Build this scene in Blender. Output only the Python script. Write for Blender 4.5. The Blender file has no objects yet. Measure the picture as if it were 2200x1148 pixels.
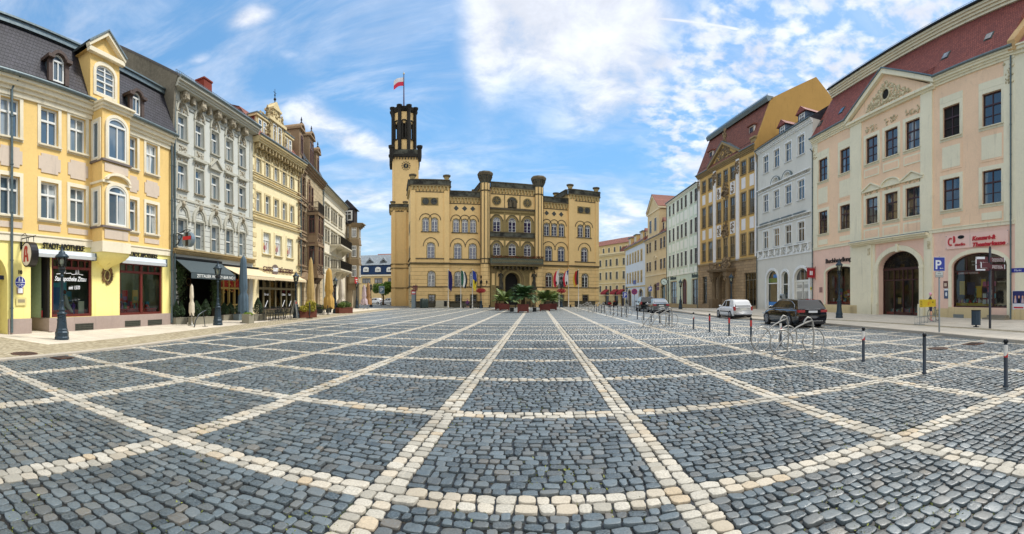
import bpy,math,random
import numpy as np
from mathutils import Vector,Matrix
R = math.radians
random.seed(7)
scene = bpy.context.scene
COL = scene.collection
# ------------------------------------------------------------------ camera
EYE = 1.58
FX,FY,CX,HZ = 940.0,945.0,1142.0,639.0
cam = bpy.data.cameras.new("camera")
cam.type = 'PANO'
cam.panorama_type = 'CENTRAL_CYLINDRICAL'
cam.central_cylindrical_range_u_min = -CX/FX
cam.central_cylindrical_range_u_max =(2200-CX)/FX
cam.central_cylindrical_range_v_min = -(1148-HZ)/FY
cam.central_cylindrical_range_v_max = HZ/FY
cam.central_cylindrical_radius = 1.0
cam.clip_start = 0.05
cam.clip_end = 5000
camo = bpy.data.objects.new("camera",cam)
COL.objects.link(camo)
camo.location =(0,0,EYE)
camo.rotation_euler =(R(90),0,0)
scene.camera = camo
# ------------------------------------------------------------------ light
SUN_AZ,SUN_EL = R(60),R(54)
sunl = bpy.data.lights.new("sun",'SUN')
sunl.energy = 2.1
sunl.angle = R(11)
sunl.color =(1.0,0.955,0.88)
suno = bpy.data.objects.new("sun",sunl)
COL.objects.link(suno)
sd = Vector((math.sin(SUN_AZ)*math.cos(SUN_EL),math.cos(SUN_AZ)*math.cos(SUN_EL),math.sin(SUN_EL)))
suno.rotation_euler = sd.to_track_quat('Z','Y').to_euler()
scene.view_settings.view_transform = 'Standard'
scene.view_settings.look = 'None'
scene.view_settings.exposure = 0.95
scene.view_settings.gamma = 1.0
try:
 scene.cycles.max_bounces = 6
 scene.cycles.diffuse_bounces = 3
 scene.cycles.glossy_bounces = 3
 scene.cycles.transmission_bounces = 4
 scene.cycles.transparent_max_bounces = 8
 scene.cycles.use_denoising = True
except Exception:
 pass
 # ------------------------------------------------------------------ node helper
class NT:
 def __init__(s,nt):
  s.nt = nt
  s.n = nt.nodes
  s.l = nt.links
 def add(s,t,**k):
  n = s.n.new(t)
  for a,b in k.items():
   setattr(n,a,b)
  return n
 def put(s,sock,v):
  if v is None:
   return
  if hasattr(v,'is_output'):
   s.l.new(v,sock)
  else:
   if isinstance(v,(tuple,list))and len(v)==3 and sock.type=='RGBA':
    v =(*v,1)
   sock.default_value = v
 def m(s,op,a,b=None,c=None,clamp=False):
  n = s.add('ShaderNodeMath',operation=op,use_clamp=clamp)
  s.put(n.inputs[0],a);s.put(n.inputs[1],b)
  if c is not None:
   s.put(n.inputs[2],c)
  return n.outputs[0]
 def mix(s,f,a,b):
  n = s.add('ShaderNodeMix',data_type='RGBA')
  s.put(n.inputs[0],f);s.put(n.inputs[6],a);s.put(n.inputs[7],b)
  return n.outputs[2]
 def noise(s,vec,scale,detail=3,rough=.5,dist=0):
  n = s.add('ShaderNodeTexNoise')
  s.put(n.inputs['Vector'],vec)
  n.inputs['Scale'].default_value = scale
  n.inputs['Detail'].default_value = detail
  n.inputs['Roughness'].default_value = rough
  n.inputs['Distortion'].default_value = dist
  return n.outputs[0]
 def ramp(s,f,lo,hi,a=0.,b=1.,smooth=True):
  n = s.add('ShaderNodeMapRange',interpolation_type='SMOOTHSTEP' if smooth else 'LINEAR')
  s.put(n.inputs[0],f)
  for i,v in zip((1,2,3,4),(lo,hi,a,b)):
   n.inputs[i].default_value = v
  return n.outputs[0]
 def comb(s,x=0,y=0,z=0):
  n = s.add('ShaderNodeCombineXYZ')
  s.put(n.inputs[0],x);s.put(n.inputs[1],y);s.put(n.inputs[2],z)
  return n.outputs[0]
 def sep(s,v):
  n = s.add('ShaderNodeSeparateXYZ')
  s.put(n.inputs[0],v)
  return n.outputs
  # ------------------------------------------------------------------ world: sky with clouds
world = bpy.data.worlds.new("World")
scene.world = world
world.use_nodes = True
W = NT(world.node_tree)
W.n.clear()
sky = W.add('ShaderNodeTexSky',sky_type='NISHITA')
sky.sun_disc = False
sky.sun_elevation = SUN_EL
sky.sun_rotation = SUN_AZ
sky.air_density = 1.1
sky.dust_density = 0.6
sky.ozone_density = 2.2
tc = W.add('ShaderNodeTexCoord').outputs['Generated']
dx_,dy_,dz_ = W.sep(tc)
az = W.m('ARCTAN2',dx_,dy_)
hr = W.m('SQRT',W.m('ADD',W.m('MULTIPLY',dx_,dx_),W.m('MULTIPLY',dy_,dy_)))
te = W.m('DIVIDE',dz_,W.m('MAXIMUM',hr,.02))
zc = W.m('MAXIMUM',dz_,.03)
pl = W.comb(W.m('DIVIDE',dx_,W.m('ADD',zc,.12)),W.m('DIVIDE',dy_,W.m('ADD',zc,.12)),0)
def blob(px,py,sx,sy,rot,amp):
 a0,t0 =(px-CX)/FX,(HZ-py)/FY
 A = W.m('SUBTRACT',az,a0);T = W.m('SUBTRACT',te,t0)
 c,s_ = math.cos(R(rot)),math.sin(R(rot))
 u = W.m('ADD',W.m('MULTIPLY',A,c),W.m('MULTIPLY',T,s_))
 v = W.m('ADD',W.m('MULTIPLY',A,-s_),W.m('MULTIPLY',T,c))
 u = W.m('MULTIPLY',u,FX/sx);v = W.m('MULTIPLY',v,FX/sy)
 d = W.m('ADD',W.m('MULTIPLY',u,u),W.m('MULTIPLY',v,v))
 return W.m('MULTIPLY',W.m('EXPONENT',W.m('MULTIPLY',d,-1.0)),amp)
def total(bl):
 o = None
 for b in bl:
  x = blob(*b)
  o = x if o is None else W.m('ADD',o,x)
 return o
n_warp = W.noise(pl,1.1,5,.55,.6)
n_fine = W.noise(pl,4.2,7,.62,.3)
n_puff = W.noise(pl,13,6,.55,.15)
n_puff2 = W.noise(pl,5.0,2,.5,.3)
# smooth big cloud and streaks
soft = total([(1130,40,130,120,-20,.85),(1350,40,90,120,10,.85),(1250,130,160,70,15,.55),(1330,210,130,55,25,.6),(1040,130,50,110,0,.5),(1240,-60,260,90,0,.8),
(760,300,170,34,-22,.75),(650,240,60,55,0,.5),(780,430,110,38,-6,.7),(800,525,70,24,0,.45),(535,35,60,28,20,.85),(430,128,36,16,15,.55),(420,35,40,34,30,.25),(130,85,100,16,-12,.5),(620,120,40,16,0,.35),
(300,100,42,20,0,.25),(1340,470,75,80,0,.85),(1490,360,50,28,5,.9),(700,60,200,60,10,.22),(950,350,260,60,-20,.22),(1150,300,300,90,15,.25),(240,30,160,40,-20,.15),(1640,60,320,20,-5,.2)])
nn = W.m('ADD',W.m('MULTIPLY',n_warp,.55),W.m('MULTIPLY',n_fine,.45))
d_soft = W.ramp(W.m('MULTIPLY',soft,W.ramp(nn,.30,.62,.35,1.35)),.12,1.05)
# mackerel cloud field on the right
fld = total([(1620,180,260,140,10,1.0),(1880,90,260,130,20,1.15),(2100,0,340,150,0,1.1),(1600,40,130,60,0,.5),(1560,330,150,75,30,.75),(1440,200,60,60,0,.5)])
pn = W.m('ADD',W.m('MULTIPLY',n_puff,.62),W.m('MULTIPLY',n_puff2,.38))
d_puff = W.m('MULTIPLY',W.ramp(pn,.40,.60),W.ramp(fld,.12,.75,0,.97))
dens = W.m('SUBTRACT',1.0,W.m('MULTIPLY',W.m('SUBTRACT',1.0,d_soft),W.m('SUBTRACT',1.0,d_puff)))
# faint veil everywhere outside the pictured sector
n_wisp = W.noise(W.comb(W.m('MULTIPLY',W.sep(pl)[0],.55),W.m('MULTIPLY',W.sep(pl)[1],1.5),3.1),1.7,7,.62,1.1)
veil = W.m('MULTIPLY',W.ramp(n_wisp,.42,.72),.42)
dens = W.m('MAXIMUM',dens,veil)
# added, unseen bright cloud cover behind the camera and overhead, to fill-light the facades
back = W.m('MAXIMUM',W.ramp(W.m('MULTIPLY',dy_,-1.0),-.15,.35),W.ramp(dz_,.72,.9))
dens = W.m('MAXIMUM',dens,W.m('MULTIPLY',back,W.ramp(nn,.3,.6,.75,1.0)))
# a condensation trail
def trail():
 a0,t0,a1,t1 =(1390-CX)/FX,(HZ-38)/FY,(1610-CX)/FX,(HZ-68)/FY
 p0 = Vector((math.sin(a0),math.cos(a0),t0));p1 = Vector((math.sin(a1),math.cos(a1),t1))
 nrm = p0.cross(p1).normalized()
 along =(p1.normalized()-p0.normalized()).normalized()
 def dot(v):
  n = W.add('ShaderNodeVectorMath',operation='DOT_PRODUCT')
  W.put(n.inputs[0],tc);n.inputs[1].default_value = v
  return n.outputs['Value']
 off = W.m('ABSOLUTE',dot(nrm))
 s0,s1 = p0.normalized().dot(along),p1.normalized().dot(along)
 t = dot(along)
 return W.m('MULTIPLY',W.ramp(off,.0010,.0042,1,0),W.m('MULTIPLY',W.ramp(t,s0-.02,s0+.02),W.m('MULTIPLY',W.ramp(t,s1-.03,s1+.003,1,0),.95)))
dens = W.m('MAXIMUM',dens,trail())
skyhs = W.add('ShaderNodeHueSaturation')
skyhs.inputs['Saturation'].default_value = 1.12
skyhs.inputs['Value'].default_value = 1.0
W.put(skyhs.inputs['Color'],sky.outputs[0])
shade = W.ramp(n_fine,.35,.7,.78,1.05)
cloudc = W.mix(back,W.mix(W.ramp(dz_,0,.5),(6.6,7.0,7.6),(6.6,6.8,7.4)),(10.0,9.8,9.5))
cl = W.add('ShaderNodeVectorMath',operation='SCALE')
W.put(cl.inputs[0],cloudc);W.put(cl.inputs['Scale'],shade)
lowc = W.mix(W.ramp(te,.0,.35),(3.3,4.7,5.7),(1.3,3.35,6.1))
skyc = W.mix(W.ramp(te,.08,.62,.95,.5),skyhs.outputs[0],lowc)
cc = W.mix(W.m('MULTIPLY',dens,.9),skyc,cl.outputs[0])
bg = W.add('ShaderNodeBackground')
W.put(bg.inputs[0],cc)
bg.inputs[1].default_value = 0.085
wo = W.add('ShaderNodeOutputWorld')
W.l.new(bg.outputs[0],wo.inputs[0])
# ------------------------------------------------------------------ ground height and pixel helpers
def G(x,y):
 d = math.hypot(x,y)
 f = min(1,max(0,(x-14)/8))
 return -0.013*max(0,d-55)*f if y>0 else 0.0
def TH(px):
 return (px-CX)/FX
def ground_at(px,py):
 "point on the ground seen at that place of the photo"
 r = FY*EYE/(py-HZ)
 t = TH(px)
 return Vector((r*math.sin(t),r*math.cos(t),0))
def polar(px,r):
 t = TH(px)
 return Vector((r*math.sin(t),r*math.cos(t),0))
def hgt(r,py):
 return EYE+(HZ-py)/FY*r
 # ------------------------------------------------------------------ materials
MATS ={}
def new_mat(name):
 m = bpy.data.materials.new(name)
 m.use_nodes = True
 N = NT(m.node_tree)
 b = N.n['Principled BSDF']
 return m,N,b
def lin(c):
 "sRGB 0-255 to linear"
 return tuple(((v/255)/12.92 if v/255<=.04045 else ((v/255+.055)/1.055)**2.4)for v in c)
def plaster(name,col,var=.12,rough=.9,bump=.2,stain=.42,scale=1.0):
 if name in MATS:return MATS[name]
 m,N,b = new_mat(name)
 co = N.add('ShaderNodeTexCoord').outputs['Object']
 big = N.noise(co,.35*scale,5,.6)
 fine = N.noise(co,9*scale,4,.6)
 x,y,z = N.sep(co)
 streak = N.noise(N.comb(N.m('MULTIPLY',x,2.2),N.m('MULTIPLY',y,2.2),N.m('MULTIPLY',z,.22)),1.6*scale,4,.6)
 c = lin(col)
 dark = tuple(v*(1-var*1.6)for v in c);lite = tuple(min(.95,v*(1+var))for v in c)
 k = N.m('ADD',N.m('MULTIPLY',big,.6),N.m('MULTIPLY',fine,.4))
 cc = N.mix(N.ramp(k,.32,.68),dark,lite)
 patch = N.noise(co,.9*scale,6,.7,1.5)
 cc = N.mix(N.ramp(patch,.5,.72,0,.28),cc,tuple(v*.72 for v in c))
 cc = N.mix(N.ramp(z,.1,1.3,.3,0),cc,tuple(v*.55*k_ for v,k_ in zip(c,(1,.95,.85))))
 cc = N.mix(N.m('MULTIPLY',N.ramp(streak,.55,.8),stain),cc,tuple(v*.45 for v in c))
 N.put(b.inputs['Base Color'],cc)
 b.inputs['Roughness'].default_value = rough
 b.inputs['Specular IOR Level'].default_value = .25
 bp = N.add('ShaderNodeBump')
 bp.inputs['Strength'].default_value = bump
 bp.inputs['Distance'].default_value = .02
 N.put(bp.inputs['Height'],N.noise(co,30*scale,4,.65))
 N.l.new(bp.outputs[0],b.inputs['Normal'])
 MATS[name] = m
 return m
def relief(name,col,dark,scale=9.0,rough=.9):
 "carved stone: two tones following a knobbly relief of its own"
 if name in MATS:return MATS[name]
 m,N,b = new_mat(name)
 co = N.add('ShaderNodeTexCoord').outputs['Object']
 v = N.add('ShaderNodeTexVoronoi',feature='SMOOTH_F1')
 N.put(v.inputs['Vector'],co)
 v.inputs['Scale'].default_value = scale
 k = N.noise(co,scale*.35,4,.6)
 N.put(b.inputs['Base Color'],N.mix(N.ramp(k,.35,.65),lin(dark),lin(col)))
 b.inputs['Roughness'].default_value = rough
 bp = N.add('ShaderNodeBump')
 bp.inputs['Strength'].default_value = .9
 bp.inputs['Distance'].default_value = .06
 N.put(bp.inputs['Height'],N.m('SUBTRACT',1,v.outputs['Distance']))
 N.l.new(bp.outputs[0],b.inputs['Normal'])
 MATS[name] = m
 return m
def simple(name,col,rough=.5,metal=0.,spec=.5,coat=0.,noise=.0,bump=0.,nscale=8.):
 if name in MATS:return MATS[name]
 m,N,b = new_mat(name)
 c = lin(col)
 if noise or bump:
  co = N.add('ShaderNodeTexCoord').outputs['Object']
  k = N.noise(co,nscale,5,.6)
  N.put(b.inputs['Base Color'],N.mix(N.ramp(k,.3,.7),tuple(v*(1-noise)for v in c),tuple(min(1,v*(1+noise))for v in c)))
  if bump:
   bp = N.add('ShaderNodeBump')
   bp.inputs['Strength'].default_value = bump
   bp.inputs['Distance'].default_value = .02
   N.put(bp.inputs['Height'],k)
   N.l.new(bp.outputs[0],b.inputs['Normal'])
 else:
  b.inputs['Base Color'].default_value =(*c,1)
 b.inputs['Roughness'].default_value = rough
 b.inputs['Metallic'].default_value = metal
 b.inputs['Specular IOR Level'].default_value = spec
 b.inputs['Coat Weight'].default_value = coat
 MATS[name] = m
 return m
def glassy(name,base=(30,36,44),curtain=(150,156,158),amount=.5,rough=.04,wob=.25):
 "window pane: mirrors the sky, with a dim room or curtain behind"
 if name in MATS:return MATS[name]
 m,N,b = new_mat(name)
 co = N.add('ShaderNodeTexCoord').outputs['Object']
 oi = N.add('ShaderNodeObjectInfo').outputs['Random']
 x,y,z = N.sep(co)
 k = N.noise(N.comb(N.m('ADD',N.m('MULTIPLY',x,1.4),N.m('MULTIPLY',oi,37.0)),0,N.m('MULTIPLY',z,.25)),1.0,2,.5)
 f = N.m('MULTIPLY',N.ramp(k,.5,.6),amount)
 f = N.m('MULTIPLY',f,N.ramp(oi,.3,.7,.2,1.2))
 N.put(b.inputs['Base Color'],N.mix(f,lin(base),lin(curtain)))
 b.inputs['Roughness'].default_value = rough
 b.inputs['IOR'].default_value = 2.0
 bp = N.add('ShaderNodeBump')
 bp.inputs['Strength'].default_value = wob
 bp.inputs['Distance'].default_value = .01
 N.put(bp.inputs['Height'],N.noise(N.comb(N.m('ADD',x,N.m('MULTIPLY',oi,11)),0,z),1.1,1,.5))
 N.l.new(bp.outputs[0],b.inputs['Normal'])
 MATS[name] = m
 return m
def clear_glass(name='shop_glass'):
 if name in MATS:return MATS[name]
 m = bpy.data.materials.new(name);m.use_nodes = True
 N = NT(m.node_tree);N.n.clear()
 o = N.add('ShaderNodeOutputMaterial');mx = N.add('ShaderNodeMixShader')
 t = N.add('ShaderNodeBsdfTransparent');t.inputs[0].default_value =(.78,.84,.82,1)
 g = N.add('ShaderNodeBsdfGlossy');g.inputs['Roughness'].default_value = .02
 fr = N.add('ShaderNodeFresnel');fr.inputs[0].default_value = 1.6
 N.put(mx.inputs[0],N.m('MULTIPLY',fr.outputs[0],1.2,clamp=True))
 N.l.new(t.outputs[0],mx.inputs[1]);N.l.new(g.outputs[0],mx.inputs[2]);N.l.new(mx.outputs[0],o.inputs[0])
 MATS[name] = m
 return m
def tiles(name,col,dark,rows=5.0,width=.18,rough=.75):
 "roof tiles in courses; drawn on local x and height"
 if name in MATS:return MATS[name]
 m,N,b = new_mat(name)
 co = N.add('ShaderNodeTexCoord').outputs['Object']
 x,y,z = N.sep(co)
 br = N.add('ShaderNodeTexBrick')
 N.put(br.inputs['Vector'],N.comb(x,z,0))
 br.inputs['Scale'].default_value = 1.0
 br.inputs['Brick Width'].default_value = width
 br.inputs['Row Height'].default_value = 1/rows
 br.inputs['Mortar Size'].default_value = .012
 br.inputs['Mortar Smooth'].default_value = .3
 c = lin(col);d = lin(dark)
 br.inputs['Color1'].default_value =(*c,1)
 br.inputs['Color2'].default_value =(*d,1)
 br.inputs['Mortar'].default_value =(*[v*.35 for v in d],1)
 k = N.noise(co,.7,5,.6)
 N.put(b.inputs['Base Color'],N.mix(N.ramp(k,.35,.75,0,.5),br.outputs[0],d))
 b.inputs['Roughness'].default_value = rough
 saw = N.m('FRACT',N.m('MULTIPLY',z,rows))
 bp = N.add('ShaderNodeBump')
 bp.inputs['Strength'].default_value = .8
 bp.inputs['Distance'].default_value = .05
 N.put(bp.inputs['Height'],N.m('SUBTRACT',N.m('MULTIPLY',saw,-1.0),N.m('MULTIPLY',br.outputs['Fac'],.6)))
 N.l.new(bp.outputs[0],b.inputs['Normal'])
 MATS[name] = m
 return m
def ashlar(name,col,w=.9,h=.42,mortar=.02,var=.15,deep=1.,dark=None):
 "blocks of stone or grooved plaster in courses"
 if name in MATS:return MATS[name]
 m,N,b = new_mat(name)
 co = N.add('ShaderNodeTexCoord').outputs['Object']
 x,y,z = N.sep(co)
 br = N.add('ShaderNodeTexBrick')
 N.put(br.inputs['Vector'],N.comb(N.m('ADD',x,N.m('MULTIPLY',y,1.0)),z,0))
 br.inputs['Scale'].default_value = 1.0
 br.inputs['Brick Width'].default_value = w
 br.inputs['Row Height'].default_value = h
 br.inputs['Mortar Size'].default_value = mortar
 br.inputs['Mortar Smooth'].default_value = .2
 c = lin(col)
 br.inputs['Color1'].default_value =(*[v*(1-var)for v in c],1)
 br.inputs['Color2'].default_value =(*[min(1,v*(1+var))for v in c],1)
 br.inputs['Mortar'].default_value =(*(lin(dark)if dark else [v*.45 for v in c]),1)
 k = N.noise(co,1.3,6,.65)
 N.put(b.inputs['Base Color'],N.mix(N.ramp(k,.45,.8,0,.55),br.outputs[0],tuple(v*.5 for v in c)))
 b.inputs['Roughness'].default_value = .9
 bp = N.add('ShaderNodeBump')
 bp.inputs['Strength'].default_value = .6*deep
 bp.inputs['Distance'].default_value = .04
 N.put(bp.inputs['Height'],N.m('SUBTRACT',N.m('MULTIPLY',N.noise(co,14,4,.6),.25),br.outputs['Fac']))
 N.l.new(bp.outputs[0],b.inputs['Normal'])
 MATS[name] = m
 return m
def leafy(name,a,b_,rough=.6):
 if name in MATS:return MATS[name]
 m,N,b = new_mat(name)
 at = N.add('ShaderNodeAttribute');at.attribute_name = 'rnd'
 N.put(b.inputs['Base Color'],N.mix(at.outputs['Fac'],lin(a),lin(b_)))
 b.inputs['Roughness'].default_value = rough
 MATS[name] = m
 return m
 # ------------------------------------------------------------------ mesh builder
class MB:
 def __init__(s):
  s.v =[];s.f =[];s.mi =[];s.sm =[];s.rn =[]
 def raw(s,vs,fs,m=0,smooth=False):
  o = len(s.v)
  s.v.extend([tuple(p)for p in vs])
  for f in fs:
   s.f.append(tuple(o+i for i in f));s.mi.append(m);s.sm.append(smooth)
  return s
 def box(s,x0,x1,y0,y1,z0,z1,m=0):
  if x0>x1:x0,x1 = x1,x0
  if y0>y1:y0,y1 = y1,y0
  if z0>z1:z0,z1 = z1,z0
  return s.raw([(x0,y0,z0),(x1,y0,z0),(x1,y1,z0),(x0,y1,z0),(x0,y0,z1),(x1,y0,z1),(x1,y1,z1),(x0,y1,z1)],[(0,3,2,1),(4,5,6,7),(0,1,5,4),(1,2,6,5),(2,3,7,6),(3,0,4,7)],m)
 def prism_y(s,poly,y0,y1,m=0,smooth=False):
  "polygon in xz (counter-clockwise seen from -y), extruded along y"
  n = len(poly)
  vs =[(x,y0,z)for x,z in poly]+[(x,y1,z)for x,z in poly]
  fs =[tuple(range(n)),tuple(range(2*n-1,n-1,-1))]+[(i,i+n,(i+1)%n+n,(i+1)%n)for i in range(n)]
  return s.raw(vs,fs,m,smooth)
 def prism_x(s,poly,x0,x1,m=0):
  "polygon in yz, extruded along x"
  n = len(poly)
  vs =[(x0,y,z)for y,z in poly]+[(x1,y,z)for y,z in poly]
  fs =[tuple(range(n-1,-1,-1)),tuple(range(n,2*n))]+[(i,(i+1)%n,(i+1)%n+n,i+n)for i in range(n)]
  return s.raw(vs,fs,m)
 def prism_z(s,poly,z0,z1,m=0):
  n = len(poly)
  vs =[(x,y,z0)for x,y in poly]+[(x,y,z1)for x,y in poly]
  fs =[tuple(range(n-1,-1,-1)),tuple(range(n,2*n))]+[(i,(i+1)%n,(i+1)%n+n,i+n)for i in range(n)]
  return s.raw(vs,fs,m)
 def arc(s,cx,cz,rx,rz,wd,y0,y1,a0=0,a1=180,seg=12,m=0):
  "arch band of width wd outside an ellipse, in the xz plane"
  pi =[];po =[]
  for i in range(seg+1):
   a = R(a0+(a1-a0)*i/seg)
   pi.append((cx+rx*math.cos(a),cz+rz*math.sin(a)))
   po.append((cx+(rx+wd)*math.cos(a),cz+(rz+wd)*math.sin(a)))
  vs =[]
  for i in range(seg+1):
   vs +=[(pi[i][0],y0,pi[i][1]),(po[i][0],y0,po[i][1]),(po[i][0],y1,po[i][1]),(pi[i][0],y1,pi[i][1])]
  fs =[(0,1,2,3),tuple(4*seg+k for k in (3,2,1,0))]
  for i in range(seg):
   a = 4*i;b = a+4
   for k in range(4):
    fs.append((a+k,b+k,b+(k+1)%4,a+(k+1)%4))
  return s.raw(vs,fs,m)
 def tube(s,pts,r,n=8,m=0,smooth=True,cap=True):
  pts =[Vector(p)for p in pts]
  rr = r if isinstance(r,(list,tuple))else [r]*len(pts)
  vs =[];fs =[]
  up = Vector((0,0,1))
  prev = None
  for i,p in enumerate(pts):
   d =(pts[min(i+1,len(pts)-1)]-pts[max(i-1,0)]).normalized()
   if prev is None:
    a = d.cross(up)
    if a.length<.05:a = d.cross(Vector((1,0,0)))
   else:
    a = prev-d*prev.dot(d)
   a.normalize();prev = a
   b = d.cross(a)
   for k in range(n):
    t = 2*math.pi*k/n
    vs.append(p+(a*math.cos(t)+b*math.sin(t))*rr[i])
  for i in range(len(pts)-1):
   for k in range(n):
    fs.append((i*n+k,i*n+(k+1)%n,(i+1)*n+(k+1)%n,(i+1)*n+k))
  s.raw(vs,fs,m,smooth)
  if cap:
   s.raw(vs[:n],[tuple(range(n-1,-1,-1))],m);s.raw(vs[-n:],[tuple(range(n))],m)
  return s
 def lathe(s,prof,c=(0,0,0),n=16,m=0,smooth=True):
  vs =[];fs =[]
  for r,z in prof:
   for k in range(n):
    t = 2*math.pi*(k+.5)/n
    vs.append((c[0]+r*math.cos(t),c[1]+r*math.sin(t),c[2]+z))
  for i in range(len(prof)-1):
   for k in range(n):
    fs.append((i*n+k,i*n+(k+1)%n,(i+1)*n+(k+1)%n,(i+1)*n+k))
  s.raw(vs,fs,m,smooth)
  if prof[0][0]>.001:s.raw(vs[:n],[tuple(range(n-1,-1,-1))],m)
  if prof[-1][0]>.001:s.raw(vs[-n:],[tuple(range(n))],m)
  return s
 def ball(s,c,r,m=0,n=8,k=5):
  rx,ry,rz = r if isinstance(r,(tuple,list))else (r,r,r)
  vs =[];fs =[]
  for i in range(k+1):
   p = math.pi*i/k
   for j in range(n):
    t = 2*math.pi*j/n
    vs.append((c[0]+rx*math.sin(p)*math.cos(t),c[1]+ry*math.sin(p)*math.sin(t),c[2]-rz*math.cos(p)))
  for i in range(k):
   for j in range(n):
    fs.append((i*n+j,i*n+(j+1)%n,(i+1)*n+(j+1)%n,(i+1)*n+j))
  return s.raw(vs,fs,m,True)
 def knobs(s,x0,x1,z0,z1,y,n,sz,m=0,rnd=random,inside=None,d=.6):
  "carved ornament: many small lobes standing out of a surface"
  for i in range(n):
   for _ in range(8):
    x = rnd.uniform(x0,x1);z = rnd.uniform(z0,z1)
    if inside is None or inside(x,z):break
   else:
    continue
   a = rnd.uniform(.5,1.2)*sz
   s.ball((x,y,z),(a*rnd.uniform(.5,1.3),a*d,a*rnd.uniform(.5,1.3)),m,6,4)
  return s
 def build(s,name,mats,parent=None,smooth=None):
  me = bpy.data.meshes.new(name)
  me.from_pydata(s.v,[],s.f)
  if not isinstance(mats,(list,tuple)):mats =[mats]
  for m in mats:me.materials.append(m)
  me.polygons.foreach_set('material_index',s.mi)
  me.polygons.foreach_set('use_smooth',[smooth if smooth is not None else x for x in s.sm])
  me.update()
  o = bpy.data.objects.new(name,me)
  COL.objects.link(o)
  if parent is not None:o.parent = parent
  return o
def inst(name,mesh,parent=None,loc=(0,0,0),rz=0):
 o = bpy.data.objects.new(name,mesh)
 COL.objects.link(o)
 o.location = loc
 o.rotation_euler =(0,0,rz)
 if parent is not None:o.parent = parent
 return o
def tag(o,label=None,cat=None,group=None,kind=None):
 if label:o['label'] = label
 if cat:o['category'] = cat
 if group:o['group'] = group
 if kind:o['kind'] = kind
 return o
def empty(name,loc,rz=0,label=None,cat=None,group=None):
 o = bpy.data.objects.new(name,None)
 COL.objects.link(o)
 o.location = loc
 o.rotation_euler =(0,0,rz)
 o.empty_display_size = .3
 return tag(o,label,cat,group)
def kids(o):
 return [c for c in COL.objects if c.parent==o]
def dup(o,loc,rz=None,label=None,scale=None):
 c = o.copy();COL.objects.link(c)
 c.location = loc
 if rz is not None:c.rotation_euler =(0,0,rz)
 if scale is not None:c.scale =(scale,)*3
 if label:c['label'] = label
 for ch in kids(o):
  d = ch.copy();COL.objects.link(d);d.parent = c
  for g in kids(ch):
   e = g.copy();COL.objects.link(e);e.parent = d
 return c
def text_mesh(body,size,depth=.01,bold=0.,shear=0.,sx=1.0,align='CENTER',spacing=1.0):
 cu = bpy.data.curves.new('t','FONT')
 cu.body = body;cu.size = size;cu.extrude = depth;cu.offset = bold;cu.shear = shear
 cu.align_x = align;cu.space_character = spacing
 ob = bpy.data.objects.new('t',cu);COL.objects.link(ob)
 bpy.context.view_layer.update()
 dg = bpy.context.evaluated_depsgraph_get()
 me = bpy.data.meshes.new_from_object(ob.evaluated_get(dg),depsgraph=dg)
 bpy.data.objects.remove(ob)
 # stand the text up: x stays, y -> z
 for v in me.vertices:
  x,y,z = v.co
  v.co =(x*sx,-z,y)
 return me
def text(body,size,mat,parent,loc,name='lettering',width=None,**k):
 "letters standing in the xz plane, facing -y; width squeezes or stretches them to that many metres"
 me = text_mesh(body,size,**k)
 xs =[v.co.x for v in me.vertices]
 if width and xs:
  f = width/(max(xs)-min(xs))
  for v in me.vertices:v.co.x *= f
 me.materials.clear();me.materials.append(mat)
 return inst(name,me,parent,loc)
 # ================================================================== GROUND
YAW = .0125
CELLX,CELLY = 1.5326*EYE,1.6070*EYE
GX0,GY0 = -.7838*EYE,2.1220*EYE
BW = .30
cy_,sy_ = math.cos(YAW),math.sin(YAW)
def grid2w(a,b):
 return cy_*a+sy_*b,-sy_*a+cy_*b
def stone_mat(name,c0,c1,c2,tint,rough,spec=.5):
 m,N,b = new_mat(name)
 at = N.add('ShaderNodeAttribute');at.attribute_name = 'rnd'
 co = N.add('ShaderNodeTexCoord').outputs['Object']
 r = at.outputs['Fac']
 c = N.mix(N.ramp(r,0,.75,smooth=False),lin(c0),lin(c1))
 c = N.mix(N.ramp(r,.92,.99),c,lin(c2))
 fine = N.noise(co,60,5,.7)
 mid = N.noise(co,9,4,.6)
 c = N.mix(N.ramp(fine,.35,.7,0,.6),c,lin(tint))
 c = N.mix(N.ramp(mid,.5,.75,0,.35),c,tuple(v*.55 for v in lin(c0)))
 hue = N.m('FRACT',N.m('MULTIPLY',r,37.3))
 c = N.mix(N.ramp(hue,.6,1,0,.4),c,lin(c2))
 worn = N.noise(co,.55,6,.65,1.0)
 c = N.mix(N.ramp(worn,.48,.68,0,.38),c,tuple(v*.6 for v in lin(c0)))
 N.put(b.inputs['Base Color'],c)
 N.put(b.inputs['Roughness'],N.ramp(mid,.3,.7,rough-.1,rough+.12))
 b.inputs['Specular IOR Level'].default_value = spec
 bp = N.add('ShaderNodeBump')
 bp.inputs['Strength'].default_value = .35
 bp.inputs['Distance'].default_value = .008
 N.put(bp.inputs['Height'],N.m('ADD',fine,N.m('MULTIPLY',mid,1.5)))
 N.l.new(bp.outputs[0],b.inputs['Normal'])
 return m
M_BAS = stone_mat('basalt_sett',(42,52,57),(92,103,108),(108,102,92),(112,122,126),.40)
M_GRA = stone_mat('granite_sett',(154,150,138),(193,188,175),(184,166,138),(124,121,112),.7,.3)
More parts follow.
